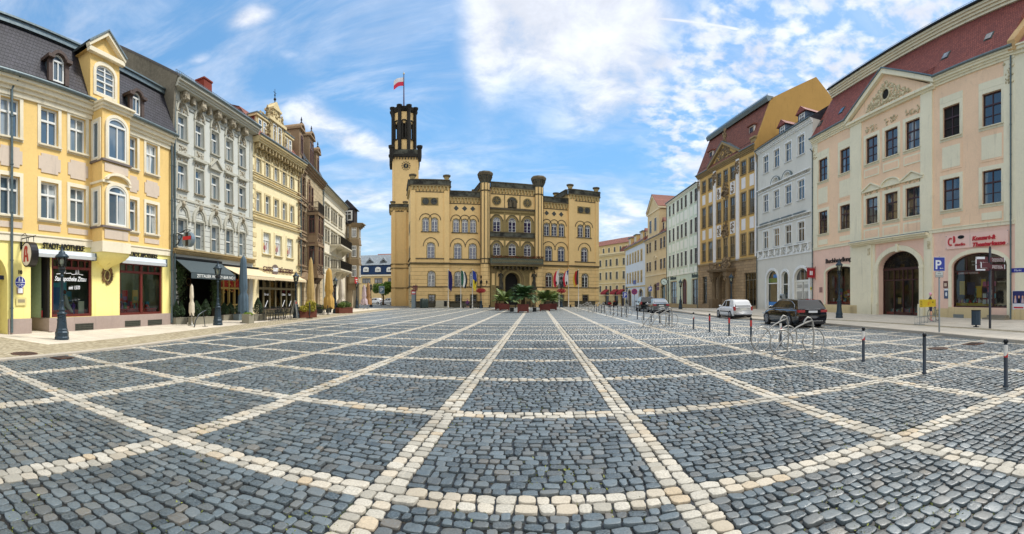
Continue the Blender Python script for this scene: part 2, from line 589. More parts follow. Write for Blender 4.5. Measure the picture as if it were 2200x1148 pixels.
def stones(quads,rnd,lod,name,mats,mi,lift=0.):
 "quads: (n,4,2) plan corners; a rounded block on each"
 q = np.asarray(quads,float);n = len(q)
 if n==0:return None
 cen = q.mean(1)
 K ={0:14,1:8,2:4}[lod]
 if lod==2:
  ring = np.array([(-1,-1),(1,-1),(1,1),(-1,1)],float)
 else:
  t =(np.arange(K)+.5)/K*2*np.pi
  p = 5.0 if lod==0 else 4.2
  c,s = np.cos(t),np.sin(t)
  rr =(np.abs(c)**p+np.abs(s)**p)**(-1/p)
  ring = np.stack([c*rr,s*rr],1)
 if lod==0:
  layers =[(1.0,-.034),(1.0,-.005),(.975,-.0012),(.93,.0),(.5,.0004)]
 elif lod==1:
  layers =[(1.0,-.022),(1.0,-.004),(.92,.0),(.5,.0003)]
 else:
  layers =[(1.0,-.016),(.84,.0)]
 V =[]
 rs = np.random.RandomState(3)
 tilt = rs.normal(0,.036,(n,2));zo = rs.normal(0,.0048,n)
 wob = 1+rs.normal(0,.045,(n,K))if lod<2 else np.ones((n,K))
 for sc,z in layers:
  u = ring[None,:,0]*sc*wob;v = ring[None,:,1]*sc*wob
  w =[(1-u)*(1-v)/4,(1+u)*(1-v)/4,(1+u)*(1+v)/4,(1-u)*(1+v)/4]
  P = sum(w[i][:,:,None]*q[:,i][:,None,:]for i in range(4))
  d = P-cen[:,None,:]
  Z = z+zo[:,None]+d[...,0]*tilt[:,0:1]+d[...,1]*tilt[:,1:2]+lift
  V.append(np.concatenate([P,Z[...,None]],2))
 L = len(layers)
 V = np.stack(V,1)
 gx,gy = V[...,0],V[...,1]
 dd = np.hypot(gx,gy)
 V[...,2] += -0.013*np.maximum(0,dd-55)*np.clip((gx-14)/8,0,1)
 nv = L*K
 k = np.arange(K);k2 =(k+1)%K
 quadf = np.concatenate([np.stack([l*K+k,l*K+k2,(l+1)*K+k2,(l+1)*K+k],1)for l in range(L-1)])
 base =(np.arange(n)*nv)
 Q =(quadf[None]+base[:,None,None]).reshape(-1)
 T =((L-1)*K+k)[None]+base[:,None]
 me = bpy.data.meshes.new(name)
 nq = len(quadf)*n
 me.vertices.add(n*nv);me.vertices.foreach_set('co',V.reshape(-1).astype(np.float32))
 me.loops.add(nq*4+n*K)
 me.loops.foreach_set('vertex_index',np.concatenate([Q,T.reshape(-1)]).astype(np.int32))
 me.polygons.add(nq+n)
 st = np.concatenate([np.arange(nq)*4,nq*4+np.arange(n)*K]).astype(np.int32)
 me.polygons.foreach_set('loop_start',st)
 me.polygons.foreach_set('loop_total',np.concatenate([np.full(nq,4),np.full(n,K)]).astype(np.int32))
 me.polygons.foreach_set('use_smooth',np.ones(nq+n,bool))
 mi = np.asarray(mi)
 me.polygons.foreach_set('material_index',np.concatenate([np.repeat(mi,len(quadf)),mi]).astype(np.int32))
 at = me.attributes.new('rnd','FLOAT','FACE')
 at.data.foreach_set('value',np.concatenate([np.repeat(rnd,len(quadf)),rnd]).astype(np.float32))
 for m in mats:me.materials.append(m)
 me.update(calc_edges=True)
 me.validate()
 o = bpy.data.objects.new(name,me);COL.objects.link(o)
 return o
 # borders of the square (photo pixels traced onto the ground): left pavement edge and right kerb
LE =[ground_at(*p)for p in ((-60,782),(60,771),(200,757),(400,731),(520,712),(640,694),(740,679),(860,664))]
RE =[ground_at(*p)for p in ((2290,745),(2196,738),(2000,719),(1870,707),(1780,699),(1700,693),(1560,684),(1500,677),(1440,669),(1370,664))]
def side(poly,x,y,sgn):
 "True when (x, y) lies on the square's side of the border"
 for a,b in zip(poly,poly[1:]):
  if min(a.y,b.y)-1e-6<=y<=max(a.y,b.y):
   t =(y-a.y)/(b.y-a.y)if abs(b.y-a.y)>1e-6 else 0
   return (x-(a.x+(b.x-a.x)*t))*sgn>0
 if y<poly[0].y:
  a,b = poly[0],poly[1]
 else:
  a,b = poly[-2],poly[-1]
 t =(y-a.y)/(b.y-a.y)
 return (x-(a.x+(b.x-a.x)*t))*sgn>0
def edge_x(poly,y):
 for a,b in zip(poly,poly[1:]):
  if min(a.y,b.y)-1e-6<=y<=max(a.y,b.y):
   return a.x+(b.x-a.x)*(y-a.y)/(b.y-a.y)
 a,b =(poly[0],poly[1])if y<poly[0].y else (poly[-2],poly[-1])
 return a.x+(b.x-a.x)*(y-a.y)/(b.y-a.y)
rs = random.Random(11)
bins ={0:([],[],[]),1:([],[],[]),2:([],[],[])}
HALF = R(76)
def put(corners,mi):
 cx = sum(c[0]for c in corners)/4;cy = sum(c[1]for c in corners)/4
 x,y = grid2w(cx,cy)
 d = math.hypot(x,y)
 if d<2.2 or y<-3:return
 th = math.atan2(x,y)
 if abs(th)>HALF and d>5:return
 if not side(LE,x,y,1)or not side(RE,x,y,-1):return
 lod = 0 if d<7.5 else (1 if d<15 else 2)
 if d>26:return
 b = bins[lod]
 b[0].append([grid2w(*c)for c in corners]);b[1].append(rs.random());b[2].append(mi)
def run(a0,a1,b0,b1,along_x,mn,mx,gap,jit,mi):
 "one course of stones filling a strip"
 p = a0
 while p<a1-.02:
  L = rs.uniform(mn,mx)
  if a1-(p+L)<mn*.7:L = a1-p
  e = p+L
  g = gap/2
  j = lambda:rs.uniform(-jit,jit)
  if along_x:
   c =[(p+g+j(),b0+g+j()),(e-g+j(),b0+g+j()),(e-g+j(),b1-g+j()),(p+g+j(),b1-g+j())]
  else:
   c =[(b0+g+j(),p+g+j()),(b1-g+j(),p+g+j()),(b1-g+j(),e-g+j()),(b0+g+j(),e-g+j())]
  put(c,mi)
  p = e
for j in range(-2,11):
 y0 = GY0+j*CELLY
 for i in range(-12,12):
  x0 = GX0+i*CELLX
  xc,yc = x0+CELLX/2,y0+CELLY/2
  if math.hypot(xc,yc)>28:continue
  # crosswise double band (runs the full cell), then lengthwise double band
  h = BW/2
  hb = .5 if abs(i)<99 else 1
  run(x0-h,x0+CELLX-h,y0-h,y0,True,.11,.19,.016,.007,1)
  run(x0-h,x0+CELLX-h,y0,y0+h,True,.11,.19,.016,.007,1)
  run(y0+h,y0+CELLY-h,x0-h,x0,False,.11,.18,.016,.007,1)
  run(y0+h,y0+CELLY-h,x0,x0+h,False,.11,.18,.016,.007,1)
  # basalt courses, each a little uneven
  b = y0+h
  top = y0+CELLY-h
  k = int(round((top-b)/.122))
  hs =[rs.uniform(.85,1.15)for _ in range(k)]
  f =(top-b)/sum(hs)
  for q in hs:
   run(x0+h,x0+CELLX-h,b,b+q*f,True,.075,.175,.019,.010,0)
   b += q*f
for lod,(q,r_,mi)in bins.items():
 o = stones(q,np.array(r_),lod,'ground',[M_BAS,M_GRA],mi)
 if o:tag(o,kind='structure')
 # far paving and joints: one sheet, stones drawn by the material
def ground_mat():
 m,N,b = new_mat('square_ground')
 co = N.add('ShaderNodeTexCoord').outputs['Object']
 x,y,z = N.sep(co)
 a = N.m('SUBTRACT',N.m('MULTIPLY',x,cy_),N.m('MULTIPLY',y,sy_))
 c = N.m('ADD',N.m('MULTIPLY',x,sy_),N.m('MULTIPLY',y,cy_))
 d = N.m('SQRT',N.m('ADD',N.m('MULTIPLY',x,x),N.m('MULTIPLY',y,y)))
 far = N.ramp(d,24.5,26.5)
 def band(v,o,cell):
  f = N.m('FRACT',N.m('ADD',N.m('DIVIDE',N.m('SUBTRACT',v,o),cell),100.5))
  return N.m('LESS_THAN',N.m('ABSOLUTE',N.m('SUBTRACT',f,.5)),BW/2/cell)
 bandx = band(a,GX0,CELLX)
 bandy = band(c,GY0,CELLY)
 isb = N.m('MAXIMUM',bandx,bandy)
 def bricks(vec,w,h,c1,c2,mo,ms):
  t = N.add('ShaderNodeTexBrick');N.put(t.inputs['Vector'],vec)
  t.inputs['Scale'].default_value = 1;t.inputs['Brick Width'].default_value = w;t.inputs['Row Height'].default_value = h
  t.inputs['Mortar Size'].default_value = ms;t.inputs['Mortar Smooth'].default_value = .3
  t.inputs['Color1'].default_value =(*lin(c1),1);t.inputs['Color2'].default_value =(*lin(c2),1);t.inputs['Mortar'].default_value =(*lin(mo),1)
  t.offset_frequency = 2;t.offset = .37
  return t
 wv = N.comb(N.m('ADD',a,N.m('MULTIPLY',N.noise(co,1.3,2),.08)),N.m('ADD',c,N.m('MULTIPLY',N.noise(co,1.9,2),.08)),0)
 bas = bricks(wv,.15,.128,(98,108,112),(144,154,158),(24,27,29),.018)  # far setts coloured lighter than the near ones, standing in for sky sheen
 gra = bricks(wv,.15,.15,(178,172,156),(210,204,190),(84,80,72),.011)
 wear = N.noise(co,.25,4,.6)
 bc = N.mix(N.ramp(wear,.35,.7,0,.3),bas.outputs[0],lin((110,118,122)))
 c1 = N.mix(isb,bc,gra.outputs[0])
 dirt = N.mix(N.ramp(N.noise(co,1.2,4,.65),.56,.72),lin((22,22,21)),lin((50,58,28)))
 dirt = N.mix(N.ramp(N.noise(co,16,3,.6),.58,.74,0,.4),dirt,lin((84,74,56)))
 N.put(b.inputs['Base Color'],N.mix(far,dirt,c1))
 b.inputs['Roughness'].default_value = .45
 bp = N.add('ShaderNodeBump');bp.inputs['Strength'].default_value = .5;bp.inputs['Distance'].default_value = .02
 N.put(bp.inputs['Height'],N.m('MULTIPLY',far,N.m('SUBTRACT',0,N.m('ADD',bas.outputs['Fac'],gra.outputs['Fac']))))
 N.l.new(bp.outputs[0],b.inputs['Normal'])
 return m
M_GROUND = ground_mat()
def ground_sheet():
 "one sheet to the horizon; it steps up by the stones' height beyond the modelled stones"
 radii =[0,1.5,3,6,10,15,20,24.4,25.6,30,40,50,55,60,66,72,80,90,100,115,130,150,200,300,600,1500,4000]
 n = 180
 mb = MB()
 vs =[(0,0,-.021)]
 for r in radii[1:]:
  for k in range(n):
   t = 2*math.pi*k/n
   x,y = r*math.sin(t),r*math.cos(t)
   z =(G(x,y)if r<160 else G(x*150/r,y*150/r))+(-.021 if r<25 else -.001)
   vs.append((x,y,z))
 fs =[(0,1+(k+1)%n,1+k)for k in range(n)]
 for i in range(len(radii)-2):
  a = 1+i*n;b = a+n
  for k in range(n):
   fs.append((a+k,a+(k+1)%n,b+(k+1)%n,b+k))
 mb.raw(vs,fs,0,True)
 return mb.build('ground',M_GROUND)
tag(ground_sheet(),kind='structure')
# pavements on both sides, a real kerb step above the square
def pave_mat(name,col,w,h,c2,joint):
 m,N,b = new_mat(name)
 co = N.add('ShaderNodeTexCoord').outputs['Object']
 t = N.add('ShaderNodeTexBrick');N.put(t.inputs['Vector'],co)
 t.inputs['Scale'].default_value = 1;t.inputs['Brick Width'].default_value = w;t.inputs['Row Height'].default_value = h
 t.inputs['Mortar Size'].default_value = joint;t.inputs['Mortar Smooth'].default_value = .2
 t.inputs['Color1'].default_value =(*lin(col),1);t.inputs['Color2'].default_value =(*lin(c2),1)
 t.inputs['Mortar'].default_value =(*[v*.4 for v in lin(col)],1)
 k = N.noise(co,.6,6,.65)
 N.put(b.inputs['Base Color'],N.mix(N.ramp(k,.4,.8,0,.5),t.outputs[0],tuple(v*.6 for v in lin(col))))
 b.inputs['Roughness'].default_value = .85
 bp = N.add('ShaderNodeBump');bp.inputs['Strength'].default_value = .5;bp.inputs['Distance'].default_value = .01
 N.put(bp.inputs['Height'],N.m('SUBTRACT',N.m('MULTIPLY',N.noise(co,40,3,.6),.3),t.outputs['Fac']))
 N.l.new(bp.outputs[0],b.inputs['Normal'])
 return m
M_SLAB = pave_mat('granite_slabs',(214,204,186),.9,.55,(200,190,172),.008)
M_SETT = pave_mat('small_setts',(190,178,150),.17,.13,(142,130,102),.018)
M_KERB = plaster('kerb_stone',(186,178,164),.1,.8)
def strip(name,edge,off0,off1,z,mat,sgn,thick=.12):
 "ribbon following a border between two offsets (metres away from the square)"
 mb = MB();vs =[]
 for i,p in enumerate(edge):
  a = edge[max(0,i-1)];b = edge[min(len(edge)-1,i+1)]
  d =(b-a).normalized()
  nrm = Vector((-d.y,d.x,0))*sgn
  for o in (off0,off1):
   q = p+nrm*o
   g = G(q.x,q.y)
   vs +=[(q.x,q.y,g+z),(q.x,q.y,g+z-thick)]
 fs =[]
 for i in range(len(edge)-1):
  a = 4*i;b = a+4
  fs +=[(a,a+2,b+2,b),(a,b,b+1,a+1),(a+2,a+3,b+3,b+2)]
 mb.raw(vs,fs)
 o = mb.build(name,mat)
 return tag(o,kind='structure')
 # left edge runs near -> far with the buildings on its left (+1), right edge near -> far with buildings on its right (-1)
LZ = .03
strip('kerb',LE,0,.28,.04,M_KERB,1,.12)
strip('pavement',LE,.28,2.2,.034,M_SETT,1)
strip('pavement',LE[:3],2.2,12,.0302,M_SETT,1)
strip('pavement',LE[2:],2.2,12,.030,M_SLAB,1)
strip('kerb',RE,0,.25,.10,M_KERB,-1,.2)
strip('pavement',RE,.25,2.6,.094,M_SLAB,-1,.2)
strip('pavement',RE,2.6,3.4,.090,M_SETT,-1,.2)
strip('pavement',RE,3.4,14,.086,M_SLAB,-1,.2)
# ================================================================== FACADE LIBRARY
class Wall:
 "a facade line: local x along it (left to right as seen), y into the building, z up"
 def __init__(s,P0,P1,z0=0.0):
  s.P0 = Vector(P0);s.P1 = Vector(P1)
  d = s.P1-s.P0
  s.L = d.length
  s.ex = d.normalized();s.ey = Vector((-s.ex.y,s.ex.x,0))
  s.rz = math.atan2(s.ex.y,s.ex.x)
  s.z0 = z0
 def hit(s,px,d=0.0):
  t = TH(px);D = Vector((math.sin(t),math.cos(t),0))
  O = s.P0+s.ey*d
  r = O.dot(s.ey)/D.dot(s.ey)
  return r,(D*r-O).dot(s.ex)
 def u(s,px,d=0.0):
  return s.hit(px,d)[1]
 def z(s,px,py,d=0.0):
  return hgt(s.hit(px,d)[0],py)
 def w(s,u,y,z=0):
  return s.P0+s.ex*u+s.ey*y+Vector((0,0,z))
 def root(s,name,label,cat,group=None):
  return empty(name,(s.P0.x,s.P0.y,0),s.rz,label,cat,group)
def chain(r0,pxs,ns):
 "corner points of a bent street front: start distance, corner columns, azimuth of each piece's normal"
 t = TH(pxs[0]);pts =[Vector((r0*math.sin(t),r0*math.cos(t),0))]
 r = r0
 for a,b,n in zip(pxs,pxs[1:],ns):
  D = r*math.cos(TH(a)-R(n));r = D/math.cos(TH(b)-R(n))
  t = TH(b);pts.append(Vector((r*math.sin(t),r*math.cos(t),0)))
 return pts
def wall_mesh(mb,u0,u1,z0,z1,ops,rev=.2,y=0.0,m=0,mr=None):
 "front sheet with real openings and reveals; ops: (a, b, c, d, rise)"
 mr = m if mr is None else mr
 zs = sorted({z0,z1,*[min(max(o[2],z0),z1)for o in ops],*[min(max(o[3],z0),z1)for o in ops]})
 for za,zb in zip(zs,zs[1:]):
  if zb-za<1e-5:continue
  zm =(za+zb)/2
  cuts = sorted([(o[0],o[1])for o in ops if o[2]<zm<o[3]])
  p = u0
  for a,b in cuts+[(u1,u1)]:
   if a>p+1e-5:
    mb.raw([(p,y,za),(a,y,za),(a,y,zb),(p,y,zb)],[(0,1,2,3)],m)
   p = max(p,b)
 for o in ops:
  a,b,c,d = o[:4];rise = o[4]if len(o)>4 else 0
  sp = d-rise
  y1 = y+(o[5]if len(o)>5 else rev)
  mb.raw([(a,y,c),(b,y,c),(b,y1,c),(a,y1,c)],[(0,1,2,3)],mr)
  mb.raw([(a,y,c),(a,y1,c),(a,y1,sp),(a,y,sp)],[(0,1,2,3)],mr)
  mb.raw([(b,y,c),(b,y,sp),(b,y1,sp),(b,y1,c)],[(0,1,2,3)],mr)
  if rise<=0:
   mb.raw([(a,y,d),(a,y1,d),(b,y1,d),(b,y,d)],[(0,1,2,3)],mr)
  else:
   cx =(a+b)/2;hw =(b-a)/2;n = 12
   P =[(cx+hw*math.cos(math.pi*i/n),sp+rise*math.sin(math.pi*i/n))for i in range(n+1)]
   for i in range(n):
    (xa,za),(xb,zb) = P[i],P[i+1]
    mb.raw([(xa,y,za),(xa,y,d),(xb,y,d),(xb,y,zb)],[(0,3,2,1)][:1],m)
    mb.raw([(xa,y,za),(xb,y,zb),(xb,y1,zb),(xa,y1,za)],[(0,1,2,3)],mr)
 return mb
def outline(w,h,rise,n=12):
 "opening outline, bottom centre at origin"
 if rise<=0:
  return [(-w/2,0),(w/2,0),(w/2,h),(-w/2,h)]
 sp = h-rise
 return [(-w/2,0),(w/2,0)]+[(w/2*math.cos(math.pi*i/n),sp+rise*math.sin(math.pi*i/n))for i in range(n+1)]
_cache ={}
def frame_mesh(w,h,rise,style,fw,dep,mat):
 key =('f',round(w,2),round(h,2),round(rise,2),style,round(fw,3),round(dep,2),mat.name)
 if key in _cache:return _cache[key]
 mb = MB();y0,y1 = dep-.05,dep+.02
 sp = h-rise
 mb.box(-w/2,-w/2+fw,y0,y1,0,sp);mb.box(w/2-fw,w/2,y0,y1,0,sp)
 mb.box(-w/2+fw,w/2-fw,y0,y1,0,fw)
 if rise>0:mb.arc(0,sp,w/2-fw,rise-fw,fw,y0,y1,0,180,12)
 else:mb.box(-w/2+fw,w/2-fw,y0,y1,h-fw,h)
 ya,yb = y0+.004,y1-.006
 b = fw*.8
 iw = w/2-fw
 def mull(x,za,zb,t=b):mb.box(x-t/2,x+t/2,ya,yb,za,zb)
 def trans(z,t=b):mb.box(-iw,iw,ya-.012,yb,z-t/2,z+t/2)
 def topz(x):
  return h-fw if rise<=0 else sp+(rise-fw)*math.sqrt(max(0,1-(x/iw)**2))
 if style=='T':
  z = h*.66 if rise<=0 else sp*.98
  trans(z,b*1.3);mull(0,fw,z-b*.65,b);mull(0,z+b*.65,topz(0),b)
 elif style=='t':
  z = h*.66 if rise<=0 else sp
  trans(z,b*1.4);mull(0,fw,z-b*.7,b)
 elif style=='X':
  z = h*.64
  trans(z,b*1.7);mull(0,fw,z-b*.85,b*1.4);mull(0,z+b*.85,topz(0),b*1.4)
  for x0,x1 in ((-iw,-b*.7),(b*.7,iw)):
   mb.box(x0,x1,ya,yb-.01,z*.5-b*.3,z*.5+b*.3)
 elif style=='G':
  z = h*.62
  trans(z,b*1.2);mull(0,fw,z-b*.6,b*1.2);mull(0,z+b*.6,topz(0),b*1.2)
  for k in (1,2):
   for x0,x1 in ((-iw,-b*.6),(b*.6,iw)):
    mb.box(x0,x1,ya,yb-.01,z*k/3-b*.2,z*k/3+b*.2)
  for s_ in (-1,1):
   x = s_*iw/2
   mb.box(x-b*.2,x+b*.2,ya+.001,yb-.012,fw,z)
 elif style=='B':
  trans(h*.45,b);mull(0,fw,topz(0),b*1.3)
  for k in (.25,.65,.82):
   zz = h*k
   mb.box(-iw*(1 if zz<sp else .8),iw*(1 if zz<sp else .8),ya+.005,yb,zz-b*.25,zz+b*.25)
 elif style=='A':
  mull(0,fw,sp-.02,b*1.4);trans(sp-b*.2,b*1.2)
  for s_ in (-1,1):
   mb.arc(s_*iw/2,sp-b*.2,iw/2-b*.9,iw/2-b*.9,b*.7,ya,yb,0,180,8)
  rr = iw*.30
  mb.arc(0,sp+rise*.62,rr,rr,b*.6,ya,yb,0,359.9,10)
  for k in (.3,.6):
   mb.box(-iw,iw,ya+.006,yb-.01,sp*k-b*.22,sp*k+b*.22)
 elif style=='D':
  mull(0,fw,topz(0),b*1.5);trans(h*.74,b*1.3)
  trans(h*.2,b)
 elif style=='M':
  z = h*.78
  trans(z,b*1.3)
  for k in (-1,1):mull(k*iw/3,fw,z-b*.65,b)
  for k in (-.5,0,.5):mull(k*iw,z+b*.65,topz(k*iw),b*.8)
 elif style=='U':
  trans(h*.5,b*1.1)
 elif style=='H':
  z = h*.8
  trans(z,b*1.2);mull(0,fw,z-b*.6,b)
  for k in (-.66,-.33,0,.33,.66):mull(k*iw,z+b*.6,topz(k*iw),b*.7)
 me_o = mb.build('tmp',mat);me = me_o.data;bpy.data.objects.remove(me_o)
 me.name = 'window_frame'
 _cache[key] = me
 return me
def pane_mesh(w,h,rise,dep,mat):
 key =('p',round(w,2),round(h,2),round(rise,2),round(dep,2),mat.name)
 if key in _cache:return _cache[key]
 o = outline(w-.02,h-.01,rise)
 me = bpy.data.meshes.new('pane')
 me.from_pydata([(x,dep+.004,z+.005)for x,z in o],[],[tuple(range(len(o)))])
 me.materials.append(mat)
 _cache[key] = me
 return me
def sur_mesh(w,h,rise,bw,pr,sill,hood,mats):
 key =('s',round(w,2),round(h,2),round(rise,2),bw,pr,sill,hood,mats[0].name,mats[-1].name)
 if key in _cache:return _cache[key]
 mb = MB();sp = h-rise
 if bw>0:
  mb.box(-w/2-bw,-w/2,-pr,.02,-.0,sp);mb.box(w/2,w/2+bw,-pr,.02,0,sp)
  if rise>0:mb.arc(0,sp,w/2,rise,bw,-pr,.02,0,180,14)
  else:mb.box(-w/2-bw,w/2+bw,-pr,.02,h,h+bw)
  if sill!='deep':mb.box(-w/2-bw,w/2+bw,-pr,.02,-bw*.8,0)
 if sill:
  mb.box(-w/2-bw*.6-.04,w/2+bw*.6+.04,-pr-.09,.1,-.07,.004,1 if len(mats)>1 else 0)
 t = h+bw
 W2 = w/2+bw
 if hood=='flat':
  mb.box(-W2-.02,W2+.02,-pr-.02,.0,t+.02,t+.24)
  mb.box(-W2-.12,W2+.12,-pr-.18,.0,t+.24,t+.36)
 elif hood=='tri':
  mb.box(-W2-.12,W2+.12,-pr-.14,0,t+.24,t+.33)
  mb.prism_y([(-W2-.12,t+.335),(W2+.12,t+.335),(0,t+.86)],-pr-.05,-.0)
  for s_ in (-1,1):
   a =(s_*(W2+.16),t+.335);b_ =(0,t+.9)
   mb.prism_y([a,b_,(0,t+1.0),(s_*(W2+.2),t+.44)][::s_*-1 or 1],-pr-.17,-.0)
 elif hood=='seg':
  mb.box(-W2-.12,W2+.12,-pr-.14,0,t+.24,t+.33)
  mb.arc(0,t+.33,W2,.52,.11,-pr-.17,0,0,180,12)
  mb.prism_y(outline(2*W2,.52,.519,12)[2:]if 0 else [(x,z+t+.335)for x,z in [(W2*math.cos(math.pi*i/12),.52*math.sin(math.pi*i/12))for i in range(13)]],-pr-.05,0)
 elif hood=='key':
  mb.box(-.1,.1,-pr-.07,0,h-.05,t+.12)
 elif hood=='orn':
  mb.box(-W2-.1,W2+.1,-pr-.16,0,t+.34,t+.44)
  rr = random.Random(5)
  mb.knobs(-W2,W2,t+.05,t+.3,-.02,16,.07,len(mats)-1,rr)
 me_o = mb.build('tmp',mats);me = me_o.data;bpy.data.objects.remove(me_o)
 me.name = 'window_surround'
 _cache[key] = me
 return me
def window(parent,u,z,w,h,style='T',rise=0,fw=.07,dep=.16,frame=None,glass=None,bw=.15,pr=.03,sill=True,hood=None,trim=None,sillm=None,rz=0,y=0.,name='window'):
 f = inst(name,frame_mesh(w,h,rise,style,fw,dep,frame),parent,(u,y,z),rz)
 inst('pane',pane_mesh(w,h,rise,dep,glass),f)
 if trim is not None and (bw>0 or sill):
  inst('surround',sur_mesh(w,h,rise,bw,pr,sill,hood,[trim,sillm or trim]),f)
 return f
def trimbox(mb,u0,u1,z0,z1,p,y=0.,m=0):
 mb.box(u0,u1,y-p,y+.02,z0,z1,m)
def cornice(mb,u0,u1,z,steps,m=0,y=0.):
 "stepped moulding; steps: (height, projection) from the bottom up, z is its foot"
 for h,p in steps:
  mb.box(u0,u1,y-p,y+.03,z,z+h,m)
  z += h-.0
 return z
def pipe(parent,u,z0,z1,mat,y=-.12,name='downpipe',r=.06,kink=0.0):
 mb = MB()
 pts =[(u,y,z0),(u,y,z1-.5)]
 pts +=[(u+kink*.5,y-.02,z1-.25),(u+kink,y-.3,z1)]if kink is not None else [(u,y,z1)]
 mb.tube(pts,r,8)
 for z in np.arange(z0+1,z1-.8,2.0):mb.tube([(u,y,z),(u,y,z+.05)],r*1.35,8)
 return mb.build(name,mat,parent)
def gutter(parent,u0,u1,y,z,mat,r=.09):
 mb = MB()
 mb.tube([(u0,y,z),(u1,y,z)],r,8)
 return mb.build('gutter',mat,parent)
def snow_guard(parent,u0,u1,y,z,mat,h=.22):
 mb = MB()
 for k in (0,.5,1):mb.box(u0,u1,y-.008,y+.008,z+h*k,z+h*k+.018)
 u = u0
 while u<u1:
  mb.box(u,u+.018,y-.01,y+.01,z,z+h);u += .16
 return mb.build('snow_guard',mat,parent)
M_WHITEF = simple('white_window_frame',(226,226,220),.45)
M_BROWNF = simple('dark_brown_frame',(62,30,26),.4)
M_GREYF = simple('grey_brown_frame',(92,88,78),.5)
M_PANE = glassy('window_glass')
M_PANE2 = glassy('window_glass_curtained',(36,44,50),(150,150,140),.6)
M_PANEB = glassy('town_hall_glass',(26,38,76),(90,100,130),.2)
M_ZINC = simple('zinc_sheet',(112,124,126),.45,.6,noise=.15)
M_PIPE = simple('painted_downpipe',(84,100,104),.5,.3,noise=.15)
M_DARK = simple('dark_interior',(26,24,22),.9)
M_IRON = simple('black_iron',(28,30,32),.45,.5)
M_SLATE = tiles('slate_grey_tiles',(50,48,58),(32,31,40),5.2,.19,.55)
M_RED = tiles('red_clay_tiles',(150,78,64),(118,56,48),4.6,.19,.8)
M_RED2 = tiles('weathered_red_tiles',(146,88,70),(112,66,54),4.4,.19,.85)
M_SHOPG = clear_glass()
def body(mb,L,H,depth,z0=-.8,m=0,e=.02):
 "side and back walls behind a facade"
 mb.raw([(e,.012,z0),(e,depth,z0),(e,depth,H),(e,.012,H),(L-e,.012,z0),(L-e,depth,z0),(L-e,depth,H),(L-e,.012,H)],[(0,3,2,1),(4,5,6,7),(1,2,6,5),(3,7,6,2)],m)
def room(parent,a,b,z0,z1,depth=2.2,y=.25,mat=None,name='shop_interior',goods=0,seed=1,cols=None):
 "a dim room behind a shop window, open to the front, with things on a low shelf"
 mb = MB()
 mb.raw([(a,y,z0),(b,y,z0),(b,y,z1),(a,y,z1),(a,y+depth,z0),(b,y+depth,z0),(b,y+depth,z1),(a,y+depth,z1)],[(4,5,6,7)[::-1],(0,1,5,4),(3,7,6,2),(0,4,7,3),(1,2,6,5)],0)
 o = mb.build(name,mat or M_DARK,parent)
 if goods:
  r = random.Random(seed)
  cols = cols or [(200,60,60),(70,150,170),(235,230,220),(220,180,80),(120,160,110),(170,120,180)]
  ms =[simple('display_%d_%d_%d'%c,c,.6)for c in cols]
  g = MB()
  g.box(a+.05,b-.05,y+.15,y+.9,z0,z0+.32,0)
  for k in range(goods):
   x = r.uniform(a+.15,b-.15);yy = y+r.uniform(.2,.8);w = r.uniform(.05,.14);h = r.uniform(.12,.42);mi = r.randrange(len(ms))
   t = r.random()
   if t<.45:g.box(x-w,x+w,yy-.05,yy+.05,z0+.32,z0+.32+h,mi)
   elif t<.8:g.lathe([(w*.8,0),(w,h*.3),(w*.5,h*.8),(w*.3,h)],(x,yy,z0+.32),10,mi)
   else:g.ball((x,yy,z0+.32+w),w,mi,10,6)
  for k in range(max(1,goods//6)):
   x = r.uniform(a+.3,b-.3);w = r.uniform(.18,.32);h = r.uniform(.5,.8);zz = z0+r.uniform(.6,1.0)
   g.box(x-w,x+w,y+1.0,y+1.03,zz,zz+h,r.randrange(len(ms)))
   g.box(x-w*.7,x+w*.7,y+.99,y+1.0,zz+h*.2,zz+h*.5,r.randrange(len(ms)))
  g.build('window_display',ms,parent)
 return o
def firewall(mb,x0,x1,prof,m=0):
 mb.prism_x(prof,x0,x1,m)
def roof_prism(parent,prof,u0,u1,mat,name='roof'):
 mb = MB();mb.prism_x(prof,u0,u1)
 return mb.build(name,mat,parent)
 # ================================================================== LEFT ROW OF HOUSES
M_PANL = glassy('sky_painted_glass',(74,92,104),(190,196,196),.7)  # both base tones paled to stand in for reflected sky
M_PANL2 = glassy('sky_painted_glass_curtained',(98,112,118),(206,208,202),.8)
LP = chain(17.6,[-60,368,543,645,693,742,772],[-98,-96,-95,-104,-103,-100])
def px2(W_,xl,xr,d=0.):
 a,b = W_.u(xl,d),W_.u(xr,d)
 return (a+b)/2,b-a
